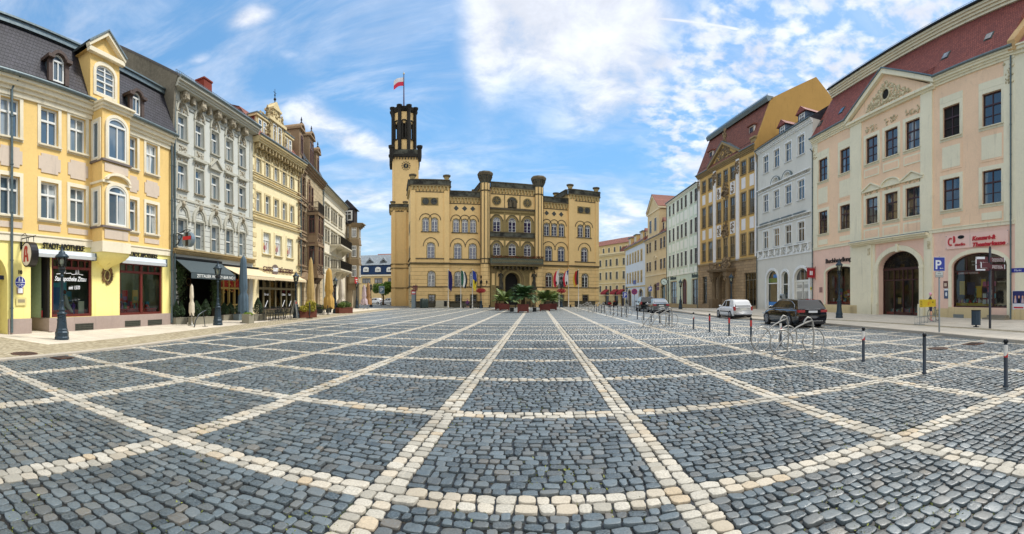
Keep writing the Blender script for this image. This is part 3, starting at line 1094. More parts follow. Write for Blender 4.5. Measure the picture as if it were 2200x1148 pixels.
 # ---------------------------------------------------------------- pharmacy
def left1():
 Wl = Wall(LP[0],LP[1]);L = Wl.L
 r = Wl.root('town_house','bright yellow pharmacy house with a two storey bay and grey mansard roof','house')
 Mw = plaster('yellow_plaster',(232,198,128),.05)
 Mg = plaster('lemon_plaster',(246,232,150),.04)
 Mt = plaster('cream_trim',(232,222,196),.04)
 Mp = plaster('taupe_panel',(206,190,172),.04)
 Mb = plaster('mauve_plinth',(168,152,144),.08,.9,.3)
 Mr = simple('oxblood_shopfront',(96,36,30),.4,noise=.1)
 ze = Wl.z(374,291,-.35)
 zb0,zb1 = Wl.z(106,524.6),Wl.z(106,510.6)
 rA =(Wl.z(106,321.6),Wl.z(106,225));rB =(Wl.z(106,480.3),Wl.z(106,384))
 bw = .17
 c1,w1 = px2(Wl,80,131.7);c2,w2 = px2(Wl,144,190);c4,w4 = px2(Wl,309,342.5)
 w =(w1+w2+w4)/3-2*bw
 c3 = Wl.u(299)-bw-w/2
 cols =[c1,c2,c3,c4]
 cl =[c1-(c2-c1)*1.25]
 ops =[]
 for z0,z1 in (rA,rB):
  for c in cols+cl:
   ops.append((c-w/2,c+w/2,z0+bw,z1-bw))
 dr =(Wl.u(66),Wl.u(108.5));s1 =(Wl.u(111),Wl.u(198));s2 =(Wl.u(257),Wl.u(349))
 zs0,zs1 = Wl.z(155,681),Wl.z(155,553.5)
 zt0,zt1 = Wl.z(303,676),Wl.z(303,566)
 ops2 =[(dr[0],dr[1],.04,zs1,0,1.6),(s1[0],s1[1],zs0,zs1),(s2[0],s2[1],zt0,zt1)]
 az = Wl.z(5,547);arch =(Wl.u(-58),Wl.u(16),0.02,az,1.1,3.0)
 mb = MB()
 body(mb,L,ze,9,m=0)
 wall_mesh(mb,0,L,zb0,ze,ops,.2,0,0)
 wall_mesh(mb,0,L,-.1,zb0,ops2+[arch],.22,0,1)
 mb.build('wall',[Mw,Mg],r)
 # trim
 t = MB()
 for a,b in ((0,Wl.u(196)),(Wl.u(275,0),L)):
  t.box(a,b,-.07,.02,zb0,zb1,0)
  t.box(a,b,-.11,.02,zb1,zb1+.07,0)
 cornice(t,0,L,ze-.75,[(.22,.08),(.16,.16),(.2,.28),(.14,.4)],0)
 for c in cols[:2]+[cols[3],cols[2]]+cl:
  z1 = rA[0]-.22;z0 = rB[1]+.22;x0,x1 = c-w/2-.12,c+w/2+.12;q = .14
  t.prism_y([(x0+q,z0),(x1-q,z0),(x1-q,z0+q),(x1,z0+q),(x1,z1-q),(x1-q,z1-q),(x1-q,z1),(x0+q,z1),(x0+q,z1-q),(x0,z1-q),(x0,z0+q),(x0+q,z0+q)],-.035,.0,1)
  z1 = rB[0]-.1;z0 = zb1+.28
  t.box(x0,x1,-.035,0,z0,z1,1)
 t.build('stucco_trim',[Mt,Mp],r)
 p = MB()
 zp = zs0
 for a,b in ((Wl.u(16)+.02,dr[0]),(dr[1]+.03,L)):
  p.box(a,b,-.09,.02,-.1,zp-.01)
 p.build('plinth',Mb,r)
 for xl,xr,yt,yb in ((159,198,695,709),(266,299,689,701),(315,345,687,698)):
  g = MB();a,b = Wl.u(xl),Wl.u(xr);z0,z1 = Wl.z((xl+xr)/2,yb),Wl.z((xl+xr)/2,yt)
  g.box(a,b,-.10,-.085,z0,z1,0)
  k = a
  while k<b-.05:
   g.box(k,k+.025,-.115,-.10,z0,z1,1);k += .075
  for q in range(4):g.box(a,b,-.12,-.115,z0+(z1-z0)*q/3.3,z0+(z1-z0)*q/3.3+.02,1)
  g.build('cellar_grate',[M_DARK,simple('grate_metal',(86,88,78),.6,.3)],r)
 for (z0,z1)in (rA,rB):
  for i,c in enumerate(cols+cl):
   window(r,c,z0+bw,w,z1-z0-2*bw,'T',0,.085,.17,M_WHITEF,M_PANL2 if i%2 else M_PANL,bw,.035,True,None,Mt)
   # bay window
 dB = -.8
 ua,f0,f1 = Wl.u(196),Wl.u(219.5,dB),Wl.u(279,dB);ub = f1+(f0-ua)
 zk = Wl.z(248,543,dB);zbt = Wl.z(240,226,dB)
 plan = lambda e:[(ua-e,0.02),(f0-e*.5,dB-e),(f1+e*.5,dB-e),(ub+e,0.02)][::1]
 b = MB()
 def ring(z0,z1,e,m):b.prism_z(plan(e),z0,z1,m)
 zm = Wl.z(248,392,dB)
 ring(zk,zbt-.3,0,0)
 ring(zk,zk+.5,.05,1);
 ring(zbt-.3,zbt-.18,.08,1);ring(zbt-.18,zbt-.04,.17,1);ring(zbt-.04,zbt+.04,.28,1)
 ring(zm-.12,zm-.02,.08,1)
 zw0 = Wl.z(248,486,dB);ring(zw0-.14,zw0-.04,.1,2)
 zu0 = Wl.z(248,346,dB);ring(zu0-.14,zu0-.04,.1,2)
 # curved pediment between the storeys
 cxm =(f0+f1)/2;hwm =(f1-f0)/2
 b.arc(cxm,zm,hwm*.75,.26,.12,dB-.22,dB,0,180,12,1)
 b.prism_y([(cxm+hwm*.75*math.cos(math.pi*i/12),zm-.01+.27*math.sin(math.pi*i/12))for i in range(13)],dB-.06,dB-.001,0)
 # corbel below
 prof =[(1.0,0),(.97,-.14),(.8,-.34),(.52,-.5),(.26,-.64),(.12,-.8)]
 cxu =(ua+ub)/2
 lay =[]
 for s_,dz in prof:
  lay.append([(cxu+(x-cxu)*s_,.02+(y-.02)*s_,zk+dz)for x,y in plan(0)])
 vs =[q for l in lay for q in l];fs =[]
 for i in range(len(lay)-1):
  for k in range(3):
   fs.append((i*4+k,(i+1)*4+k,(i+1)*4+k+1,i*4+k+1))
 b.raw(vs,fs,3,True)
 # panels on the front
 for za,zb_ in ((zu0-.2,zm+.42),(zw0-.2,zk+.62)):
  b.box(f0+.14,f1-.14,dB-.035,dB,min(za,zb_),max(za,zb_),4)
 bay = b.build('bay',[Mw,Mt,simple('slate_sill',(110,100,96),.7),Mg,Mp],r)
 wB =(f1-f0)*.66
 for zz,yt in ((zw0,399),(zu0,255)):
  zt = Wl.z(248,yt+1,dB)
  h = zt-zz-.02
  window(bay,cxm,zz+.02,wB,h,'t',.38,.08,-.012,M_WHITEF,M_PANL,.15,.09,False,None,Mt,y=dB)
  ang = math.atan2(dB-.02,f0-ua)
  window(bay,(ua+f0)/2,zz+.02,.42,h-.25,'N',0,.07,-.012,M_WHITEF,M_PANL,.13,.07,False,None,Mt,rz=ang,y=(dB+.02)/2)
  window(bay,(ub+f1)/2,zz+.02,.42,h-.25,'N',0,.07,-.012,M_WHITEF,M_PANL,.13,.07,False,None,Mt,rz=-ang,y=(dB+.02)/2)
  # roof
 zr = Wl.z(338,195,.9)
 prof =[(-.42,ze),(-.42,ze+.05),(.55,zr-.28),(.62,zr-.2),(3.5,zr+.5),(9,ze)]
 rf = roof_prism(r,prof,0,L-.06,M_SLATE)
 m2 = MB();m2.box(0,L-.06,.42,.66,zr-.30,zr-.02);m2.box(0,L-.06,.34,.5,zr-.06,zr+.02)
 m2.build('roof_fascia',M_ZINC,r)
 for k,(a,b_)in enumerate(((0,Wl.u(193)),(Wl.u(262,-.3),L+.1))):
  gutter(r,a,b_,-.46,ze+.02,M_ZINC)
  snow_guard(r,a,b_,-.30,ze+.1,M_IRON)
 snow_guard(r,0,L,.62,zr-.02,M_IRON,.18)
 # arched dormers
 Md = simple('dormer_wood',(74,58,50),.7,noise=.2)
 Msl = plaster('dark_slate_cheek',(70,82,88),.1)
 def dormer(xl,xr,yt,yb):
  d = -.36;a,b_ = Wl.u(xl,d),Wl.u(xr,d);c =(a+b_)/2;ww = b_-a
  z0,z1 = Wl.z((xl+xr)/2,yb,d),Wl.z((xl+xr)/2,yt,d)
  m = MB()
  m.box(c-ww/2-.16,c-ww/2-.02,d,1.1,z0-.1,z1-.2,1);m.box(c+ww/2+.02,c+ww/2+.16,d,1.1,z0-.1,z1-.2,1)
  m.box(c-ww/2-.24,c-ww/2-.02,d-.1,d+.06,z0-.08,z1-.2,0);m.box(c+ww/2+.02,c+ww/2+.24,d-.1,d+.06,z0-.08,z1-.2,0)
  m.arc(c,z1-.32,ww/2+.02,.32,.14,d-.2,1.3,0,180,12,0)
  m.box(c-ww/2-.34,c-ww/2-.02,d-.24,1.2,z1-.3,z1-.16,0);m.box(c+ww/2+.02,c+ww/2+.34,d-.24,1.2,z1-.3,z1-.16,0)
  o = m.build('dormer',[Md,Msl],r)
  window(o,c,z0,ww,z1-z0,'t',.3,.07,.03,M_WHITEF,M_PANL,0,0,False,None,None,y=d)
 dormer(112,136.6,119,177);dormer(283,300.5,199,246)
 # gabled dormer over the bay
 d = -.5;a,b_ = Wl.u(194,d),Wl.u(256.5,d);c =(a+b_)/2
 z0 = zbt+.02;z1 = Wl.z(225,121,d);zap = Wl.z(230,86,d)
 ww = Wl.u(243,d)-Wl.u(203,d)
 zb2,zt2 = Wl.z(223,204,d),Wl.z(223,142,d)
 m = MB()
 wall_mesh(m,a,b_,z0,z1,[(c-ww/2,c+ww/2,zb2,zt2,.35)],.16,d,0)
 m.raw([(a,d,z0),(a,3,z0),(a,3,z1),(a,d,z1),(b_,d,z0),(b_,3,z0),(b_,3,z1),(b_,d,z1)],[(0,1,2,3),(4,7,6,5)],0)
 m.prism_y([(a-.2,z1+.001),(b_+.2,z1+.001),(c,zap+.12)],d,3,0)
 m.box(a-.2,b_+.2,d-.2,d,z1-.14,z1+.06,1)
 ha = b_-c
 for s_ in (-1,1):
  q =[(c+s_*(ha+.22),z1+.02),(c,zap+.06),(c,zap+.26),(c+s_*(ha+.26),z1+.18)]
  m.prism_y(q if s_<0 else q[::-1],d-.24,d,1)
  q =[(c+s_*(ha+.24),z1+.18),(c,zap+.26),(c,zap+.34),(c+s_*(ha+.3),z1+.24)]
  m.prism_y(q if s_<0 else q[::-1],d-.3,3.4,2)
 o = m.build('gabled_dormer',[Mw,Mt,M_ZINC],r)
 window(o,c,zb2,ww,zt2-zb2,'B',.35,.07,.08,M_WHITEF,M_PANL,.17,.04,False,None,Mt,y=d)
 # shop front
 room(r,dr[1]-.3,s1[1]+.2,zs0-.02,zs1+.1,2.2,.3,plaster('pharmacy_room',(150,170,146),.1),goods=22,seed=4)
 room(r,s2[0]-.1,s2[1]+.1,zt0-.02,zt1+.1,2.0,.3,plaster('green_room',(184,200,160),.1),goods=34,seed=9)
 window(r,(s1[0]+s1[1])/2,zs0,s1[1]-s1[0],zs1-zs0,'S1',0,.13,.12,Mr,M_SHOPG,0,0,False,name='shop_window')
 f2 = window(r,(s2[0]+s2[1])/2,zt0,s2[1]-s2[0],zt1-zt0,'S2',0,.12,.12,Mr,M_SHOPG,0,0,False,name='shop_window')
 for (a_,b2,z0_,z1_,n)in ((s1[0],s1[1],zs0,zs1,1),(s2[0],s2[1],zt0,zt1,2)):
  q = MB();zt_ = z0_+(z1_-z0_)*.82
  q.box(a_+.1,b2-.1,.05,.13,zt_-.06,zt_+.06)
  if n==2:q.box((a_+b2)/2-.08,(a_+b2)/2+.08,.045,.135,z0_+.1,z1_-.1)
  for k in range(1,6):q.box(a_+(b2-a_)*k/6-.03,a_+(b2-a_)*k/6+.03,.06,.12,zt_+.06,z1_-.1)
  q.build('shop_window_bars',Mr,r)
 pw = s1[1]-s1[0];m = MB();zh = zs1-zs0
 m.box(s1[0]+.15,s1[0]+pw*.34,.5,.53,zs0+.1,zs0+zh*.58,0);m.box(s1[0]+.18,s1[0]+pw*.33,.49,.5,zs0+zh*.5,zs0+zh*.57,1)
 m.box(s1[0]+pw*.36,s1[0]+pw*.54,.6,.62,zs0+zh*.3,zs0+zh*.6,1);m.box(s1[0]+pw*.78,s1[0]+pw*.93,.4,.42,zs0+.06,zs0+zh*.26,2)
 m.ball((s1[0]+pw*.47,.5,zs0+zh*.42),(.09,.05,.11),3);m.tube([(s1[0]+pw*.47,.5,zs0+zh*.36),(s1[0]+pw*.5,.45,zs0+zh*.2),(s1[0]+pw*.62,.4,zs0+.2)],[.1,.13,.06],8,4)
 m.lathe([(.1,0),(.06,.3),(.12,.45),(.02,.6)],(s1[0]+pw*.68,.5,zs0+.05),8,5)
 m.build('window_display',[simple('display_blue',(44,110,160),.5),simple('display_teal',(70,176,190),.5),simple('display_cream',(220,226,200),.5),simple('display_hair',(90,50,50),.6),simple('display_coat',(190,200,190),.6),simple('display_purple',(90,50,150),.6)],r)
 # entrance recess
 e = MB()
 e.box(dr[0]+.3,dr[1]+.2,1.45,1.55,.05,2.7,0)
 e.box(dr[0]+.42,dr[0]+.9,1.42,1.46,1.0,2.3,1)
 e.box(dr[1]-.12,dr[1]+.02,.05,1.5,zs0,zs1,2)
 e.box(dr[0]+.002,dr[1]+.3,-.02,1.7,-.02,.055,3);e.box(dr[1]-.14,dr[1]+.1,-.1,1.5,.06,zs0-.02,4)
 e.raw([(dr[0],0.2,zs1),(dr[1]+.3,0.2,zs1),(dr[1]+.3,1.7,zs1),(dr[0],1.7,zs1),(dr[0],1.7,0),(dr[1]+.3,1.7,0)],[(0,1,2,3),(3,2,5,4)],2)
 e.build('entrance_door',[simple('old_oak_door',(66,34,24),.5,noise=.3),M_PANL,M_DARK,M_SLAB,Mb],r)
 # carriage arch at the edge
 room(r,arch[0],arch[1],0,az,6,3.0,plaster('passage_plaster',(206,184,120),.1),'passage')
 # blinds in their white casings
 for xl,xr,y0_,y1_,xm in ((69,205,538,555,137),(261,357,553,569,309)):
  a,b_ = Wl.u(xl,-.3),Wl.u(xr,-.3);z0_,z1_ = Wl.z(xm,y1_,-.3),Wl.z(xm,y0_,-.3)
  m = MB();h =(z1_-z0_)
  m.prism_x([(-.02,z0_+.05),(-.30,z0_),(-.36,z0_+h*.42),(-.30,z0_+h*.46),(-.28,z1_-.02),(-.02,z1_)][::-1],a,b_,0)
  m.box(a-.02,a,-.38,0,z0_-.02,z1_+.02,1);m.box(b_,b_+.02,-.38,0,z0_-.02,z1_+.02,1)
  m.build('awning_casing',[simple('white_enamel',(214,222,228),.35),M_ZINC],r)
 Ml = simple('black_lettering',(22,20,20),.5)
 for xl,xr,y0_,y1_ in ((92,181,528,541),(275.5,338,547,557)):
  a,b_ = Wl.u(xl,-.12),Wl.u(xr,-.12);xm =(xl+xr)/2
  z0_,z1_ = Wl.z(xm,y1_,-.12),Wl.z(xm,y0_,-.12)
  text('STADT-APOTHEKE',(z1_-z0_)*1.35,Ml,r,((a+b_)/2,-.13,z0_+.08),width=b_-a,bold=.006,depth=.03)
 Mwl = simple('white_lettering',(235,238,242),.5)
 a,b_ = Wl.u(120),Wl.u(188)
 zc = Wl.z(154,604)
 text('Stadtapotheke Zittau',.3,Mwl,r,((a+b_)/2,.10,zc),width=b_-a,bold=.003,shear=.3,depth=.004)
 text('seit 1570',.24,Mwl,r,((a+b_)/2+.2,.10,zc-.38),width=(b_-a)*.36,bold=.002,shear=.2,depth=.004)
 m = MB()
 pts =[(0,0),(.5,.02),(.62,.1),(.72,.03),(.78,.3),(.84,.04),(1.3,.06),(1.36,.0),(1.72,.02),(1.76,.24),(1.8,.02),(1.92,.02),(1.97,.36),(2.03,.02),(2.4,.0)]
 m.tube([(a+.1+x*(b_-a-.3)/2.4,.10,zc+.3+z)for x,z in pts],.016,5,smooth=False)
 m.build('skyline_drawing',Mwl,r)
 # crest between the windows
 m = MB();cu = Wl.u(230);cz = Wl.z(230,592);rr = random.Random(2)
 m.knobs(cu-.4,cu+.4,cz-.5,cz+.5,-.04,190,.05,0,rr,lambda x,z:.66<math.hypot((x-cu)/.36,(z-cz)/.45)<1.0)
 m.arc(cu,cz,.24,.3,.05,-.06,0,0,359.9,20,0);m.ball((cu,-.03,cz),(.15,.07,.22),0);m.box(cu-.05,cu+.05,-.12,0,cz-.2,cz+.12)
 m.build('wall_crest',relief('crest_bronze',(128,98,60),(70,50,34)),r)
 text('10',.22,Ml,r,(Wl.u(42.5),-.02,Wl.z(42.5,589)),bold=.01)
 # downpipes
 pipe(r,Wl.u(25.5,-.12),.1,ze,M_PIPE,kink=.25);pipe(r,L-.12,.1,ze,M_PIPE,kink=-.1)
 return Wl
WL1 = left1()
# signs and things fixed to the pharmacy
def left1_things():
 Wl = WL1
 # shared path sign
 m = MB();u,y = Wl.u(42.5),-.03;z = Wl.z(42.5,607)
 rr = Wl.u(53.5)-u
 m.lathe([(rr,0),(rr,.012)],(0,0,0),28,0);m.lathe([(rr*.94,.012),(rr*.94,.016)],(0,0,0),28,1)
 for v in range(len(m.v)):
  x,yy,zz = m.v[v];m.v[v] =(x,-zz,yy)
 s = Wl.w(u,y,z)
 o = m.build('shared_path_sign',[simple('sign_white',(225,228,232),.4),simple('sign_blue',(28,44,142),.4)])
 o.location = s;o.rotation_euler =(0,0,Wl.rz)
 g = MB();yy = -.018
 g.box(-rr*.93,rr*.93,yy-.004,yy,-.012,.012)
 for dx,k in ((-.05,1),(.1,.7)):
  g.ball((dx,yy,.17*k+.06),(.035*k,.004,.035*k));g.prism_y([(dx-.05*k,.07),(dx+.05*k,.07),(dx+.03*k,.17*k+.02),(dx-.03*k,.17*k+.02)],yy-.004,yy)
  g.box(dx-.035*k,dx-.008,yy-.004,yy,.02,.075);g.box(dx+.008,dx+.035*k,yy-.004,yy,.02,.075)
 for dx in (-.11,.11):g.arc(dx,-.14,.055,.055,.014,yy-.004,yy,0,359.9,12)
 for p0,p1 in (((-.11,-.14),(-.05,-.07)),((-.05,-.07),(.07,-.07)),((.07,-.07),(.11,-.14)),((-.05,-.07),(0,-.14)),((0,-.14),(.07,-.07)),((-.11,-.14),(0,-.14))):
  g.tube([(p0[0],yy,p0[1]),(p1[0],yy,p1[1])],.007,4)
 g.build('pictogram',MATS['sign_white'],o)
 tag(o,'round blue shared footpath and cycle path sign on the yellow pharmacy wall','sign')
 # notice plates
 m = MB();m.box(-.16,.16,-.03,0,-.13,.13,0);m.box(-.12,.12,-.034,-.03,-.1,.1,1)
 o = m.build('notice_board',[simple('brown_notice_frame',(140,110,90),.6),MATS['sign_white']]);o.location = Wl.w(Wl.u(42.5),-.01,Wl.z(42.5,625));o.rotation_euler =(0,0,Wl.rz)
 tag(o,'small white notice in a brown frame under the round blue path sign','notice')
 m = MB();m.box(-.26,.26,-.05,-.04,-.17,.17,0)
 for x in (-.24,.24):
  for z in (-.15,.15):m.ball((x,-.03,z),.02,1)
 m.box(-.17,.17,-.054,-.05,-.05,.09,1)
 o = m.build('wall_plaque',[simple('pale_acrylic',(216,204,140),.2),simple('plaque_grey',(150,140,110),.5)]);o.location = Wl.w(Wl.u(44.5),-.01,Wl.z(44.5,648));o.rotation_euler =(0,0,Wl.rz)
 tag(o,'pale plaque on four studs low on the yellow pharmacy wall left of the door','plaque')
 m = MB();m.box(-.3,.3,-.03,0,-.09,.09,0)
 o = m.build('street_name_sign',simple('street_sign_navy',(28,34,70),.4));o.location = Wl.w(Wl.u(7),.3,Wl.z(7,596));o.rotation_euler =(0,0,Wl.rz)
 tag(o,'dark blue street name plate beside the carriage arch at the left edge','street sign')
 # round pharmacy sign hanging from a bracket, its disc facing along the street
 u = Wl.u(60,-.7);z = Wl.z(57,562,-.6)
 e = empty('hanging_sign',Wl.w(Wl.u(45),0,z+.9),Wl.rz,'round hanging pharmacy sign with a red letter A on a black iron bracket','sign')
 m = MB()
 m.box(-.04,.04,-.05,0,-.35,.25);m.tube([(0,-.03,.1),(0,-1.15,.1)],.022,6);m.tube([(0,-.03,-.25),(0,-.3,-.1),(0,-.55,-.15),(0,-.6,.08)],.018,6)
 m.tube([(0,-.1,.25),(0,-.35,.3),(0,-.5,.12)],.015,6);m.tube([(0,-.45,.1),(0,-.45,-.12)],.015,6);m.tube([(0,-1.0,.1),(0,-1.0,-.12)],.015,6)
 for k in range(5):m.arc(0,0,.05,.05,.012,0,.012,0,300,8)
 m.build('bracket',M_IRON,e)
 n = 24;d = .36
 def disc(mb,R0,x0,x1,mi,sc=(.8,1.0)):
  vs =[]
  for x in (x0,x1):
   for k in range(n):
    t = 2*math.pi*k/n
    vs.append((x,-.72+R0*sc[0]*math.cos(t),-.62+R0*sc[1]*math.sin(t)))
  mb.raw(vs,[tuple(range(n-1,-1,-1)),tuple(range(n,2*n))]+[(k,(k+1)%n,(k+1)%n+n,k+n)for k in range(n)],mi)
 m = MB();disc(m,.52,-.17,.17,0);disc(m,.46,-.185,-.17,1);disc(m,.46,.17,.185,1)
 m.build('sign_drum',[simple('black_enamel',(30,26,26),.3),simple('sign_cream',(226,214,198),.4)],e)
 # the letter, on both faces
 red = simple('pharmacy_red',(176,28,34),.4)
 for s_ in (-1,1):
  m = MB();x0,x1 =(s_*.188,s_*.2)
  def pl_(pts):
   vs =[(x0,-.72+a*s_*-1,-.62+b)for a,b in pts]+[(x1,-.72+a*s_*-1,-.62+b)for a,b in pts]
   k = len(pts)
   m.raw(vs,[tuple(range(k)),tuple(range(2*k-1,k-1,-1))]+[(i,i+k,(i+1)%k+k,(i+1)%k)for i in range(k)])
  pl_([(-.05,.34),(.08,.34),(.14,.24),(.2,-.3),(.08,-.3),(.05,.2),(-.02,.24)])
  pl_([(-.05,.34),(-.12,.26),(-.08,.08),(-.14,-.02),(-.2,-.3),(-.08,-.3),(-.02,-.02),(.0,.24)])
  pl_([(-.1,-.04),(.1,-.04),(.1,-.12),(-.1,-.12)])
  m.build('letter',red,e)
left1_things()
# ---------------------------------------------------------------- whisky bar house
def left2():
 Wl = Wall(LP[1],LP[2]);L = Wl.L
 r = Wl.root('town_house','pale grey stuccoed house over the whisky bar, with carved window heads','house')
 Mw = plaster('grey_plaster',(198,200,192),.05)
 Mw2 = ashlar('grooved_grey_plaster',(196,198,190),40,.34,.02,.04,1.2)
 Mt = plaster('grey_stone_trim',(184,182,168),.08)
 Mo = relief('beige_ornament',(182,172,150),(116,106,86),14)
 Ms = plaster('sandstone_band',(176,156,116),.15,.9,.4)
 ze = Wl.z(381.8,163,-.6)
 cols =[px2(Wl,*c)for c in ((381.8,400),(420,436),(454.3,468.8),(485.8,499),(513.4,525.4))]
 w = sum(c[1]for c in cols)/5
 # even spacing fitted to the measured columns
 n = 5;xm = sum(c[0]for c in cols)/5;sp = sum((i-2)*c[0]for i,c in enumerate(cols))/10
 cx =[xm+(i-2)*sp for i in range(5)]
 w = w*1.12
 rows =[(Wl.z(391,302),Wl.z(391,247)),(Wl.z(391,408),Wl.z(391,352)),(Wl.z(391,532),Wl.z(391,470))]
 zg = Wl.z(391,537)
 mb = MB();body(mb,L,ze,10,m=0)
 ops =[(c-w/2,c+w/2,a,b,0)for a,b in rows[:2]for c in cx]
 z3 = Wl.z(391,462)
 zb = Wl.z(391,430)
 ops3 =[(c-w/2,c+w/2,rows[2][0],rows[2][1],0)for c in cx]
 wall_mesh(mb,0,L,zb,ze,ops,.24,0,0)
 wall_mesh(mb,0,L,zg,zb,ops3,.24,0,1)
 ztop = Wl.z(391,545)
 wall_mesh(mb,0,L,-.1,zg,[(.5,L-.5,-.05,zg-.75,0,.5)],.5,0,0)
 mb.build('wall',[Mw,Mw2],r)
 for i,(a,b)in enumerate(rows):
  for k,c in enumerate(cx):
   window(r,c,a,w,b-a,'t' if i<2 else 'U',0,.07,.2,M_WHITEF,M_PANL if (k+i)%3 else M_PANL2,.1,.05,True,None if i!=1 else ('tri' if k==2 else 'orn'),Mt,Mo if i==1 else None)
 rr = random.Random(3)
 t = MB()
 zf = Wl.z(391,232)
 for c in cx:
  zt = rows[0][1]+.12
  t.arc(c,zt,w/2+.02,.62,.12,-.09,0,0,180,14,0)
  t.knobs(c-w/2,c+w/2,zt+.05,zt+.52,-.02,36,.08,1,rr,lambda x,z:((x-c)/(w/2))**2+((z-zt)/.55)**2<1)
  t.box(c-.12,c+.12,-.18,0,zt+.66,ze-.75,1)
  t.box(c-.2,c+.2,-.42,0,ze-.95,ze-.42,1);t.ball((c,-.42,ze-.85),(.18,.14,.2),1)
  t.knobs(c-.15,c+.15,zt+.55,ze-.9,-.16,14,.07,1,rr)
  # panel below window, ornament between the rows
  for za in (rows[0][0]-.32,):
   t.box(c-w/2-.05,c+w/2+.05,-.03,0,za-.42,za+.1,0)
   t.knobs(c-w/2+.05,c+w/2-.05,za-.36,za+.04,-.03,30,.06,1,rr)
  za = rows[1][0]-.25
  t.box(c-w/2-.02,c+w/2+.02,-.03,0,za-.55,za-.08,0)
  t.knobs(c-w/2+.05,c+w/2-.05,za-.5,za-.12,-.03,30,.06,1,rr)
  # arches over mezzanine windows
  zt = rows[2][1]+.12
  t.arc(c,zt,w/2+.08,.62,.2,-.10,0,0,180,14,0)
  t.arc(c,zt,w/2-.05,.48,.05,-.06,0,0,180,14,0)
  t.box(c-w/2-.3,c-w/2-.1,-.14,0,rows[2][1]-.1,rows[2][1]+.12,0);t.box(c+w/2+.1,c+w/2+.3,-.14,0,rows[2][1]-.1,rows[2][1]+.12,0)
  t.ball((c,-.14,zt+.72),(.13,.12,.2),1);t.knobs(c-.12,c+.12,zt+.5,zt+.95,-.1,10,.06,1,rr)
 for i in range(4):
  m_ =(cx[i]+cx[i+1])/2
  zt = rows[0][1]+.5
  for s_ in (-1,1):
   t.tube([(m_-.28,-.02,zt-.05),(m_+.28,-.02,zt-.05),(m_+.38,-.02,zt+.42),(m_-.38,-.02,zt+.42),(m_-.28,-.02,zt-.05)],.025,5,0,False)
  t.box(m_-.12,m_+.12,-.3,0,ze-.88,ze-.42,1)
 t.box(0,L,-.05,0,rows[0][1]-.02-.0,rows[0][1]+.07,0)if 0 else None
 t.box(0,L,-.06,0,ze-1.02,ze-.9,0)
 cornice(t,0,L,ze-.42,[(.12,.5),(.14,.58),(.16,.7)],0)
 t.box(0,L,-.05,0,rows[1][1]+.62,rows[1][1]+.7,0)
 t.box(0,L,-.06,0,zb-.02,zb+.1,0)
 # side strips with corner stones
 for u in (.08,L-.5):
  t.box(u,u+.4,-.035,0,zb+.1,ze-1.0,0)
 cornice(t,0,L,zg-.28,[(.1,.1),(.12,.22),(.08,.34)],2)
 k = .1
 while k<L-.1:
  t.box(k,k+.09,-.2,0,zg-.26,zg-.14,2);k += .2
 t.build('stucco_trim',[Mt,Mo,Ms],r)
 # roof and the tall bare gable wall towards the pharmacy
 zq = Wl.z(228,84,5.5)if False else ze+4.4
 prof =[(-.62,ze+.05),(-.62,ze+.12),(5.6,zq),(11.5,ze+.05)]
 roof_prism(r,prof,0.1,L,M_RED2)
 m = MB();m.prism_x([(-.05,9.5),(-.3,ze-.4),(-.55,ze+.1),(5.6,zq+.12),(11.5,ze),(11.5,9.5)],-.06,.1,0)
 m.prism_x([(-.58,ze+.06),(-.58,ze+.2),(5.6,zq+.26),(11.5,ze+.16),(11.5,ze+.0),(5.6,zq+.12)],-.1,.14,1)
 m.build('gable_wall',[plaster('bare_grey_render',(118,112,98),.22,.95,.3,.7,.8),simple('roof_flashing',(70,66,64),.6)],r)
 gutter(r,0,L,-.72,ze+.06,M_ZINC);snow_guard(r,0,L,-.35,ze+.28,M_ZINC,.24)
 m = MB();c0 = L*.86;m.box(c0-.5,c0+.5,3.2,4.0,ze+2,ze+4.0);m.box(c0-.56,c0+.56,3.14,4.06,ze+4.0,ze+4.12)
 m.build('chimney',plaster('chimney_brick',(126,60,48),.2),r)
 pipe(r,.18,.1,ze,M_PIPE,kink=.1)
 # ground floor: dark open bar on the left, shop on the right
 ua,ub = Wl.u(376),Wl.u(470)
 uc = Wl.u(527)
 zt = zg-.75
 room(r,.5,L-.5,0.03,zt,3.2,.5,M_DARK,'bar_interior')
 m = MB()
 m.box(ub-.1,ub+.25,-.02,.5,0,zt,0)
 m.box(.45,.75,.1,.5,0,zt,0)
 k = ub+.3
 z0 = .9
 m.box(ub+.25,L-.55,.3,.42,.05,z0,1)
 for x in np.linspace(ub+.3,L-.6,6):m.box(x-.05,x+.05,.28,.44,.05,zt,2)
 m.box(ub+.25,L-.55,.28,.44,2.15,2.27,2);m.box(ub+.25,L-.55,.28,.44,1.0,1.1,2)
 m.box(ub+.25,L-.55,.36,.40,2.27,2.9,3)
 rr2 = random.Random(8)
 for q in range(60):
  m.ball((rr2.uniform(ub+.4,L-.7),.34,rr2.uniform(1.9,2.9)),(.07,.03,.06),rr2.choice((3,4,5)),6,4)
 m.build('bar_front',[simple('aged_timber',(70,60,48),.7,noise=.2),simple('dark_panel',(44,38,34),.6),simple('mustard_frame',(182,158,92),.6),simple('red_banner',(170,40,30),.6),simple('gold_paint',(190,150,70),.5),simple('dark_leaf_paint',(60,24,20),.6)],r)
 # bottles and lamps glimpsed inside
 m = MB()
 for q in range(26):
  x = rr2.uniform(1.2,ub-.6);z = rr2.choice((1.05,1.5,2.0));m.lathe([(.05,0),(.05,.2),(.018,.26),(.018,.34)],(x,3.3,z),6,q%3)
 for z in (1.02,1.47,1.97):m.box(1.0,ub-.5,3.2,3.5,z-.04,z,2)
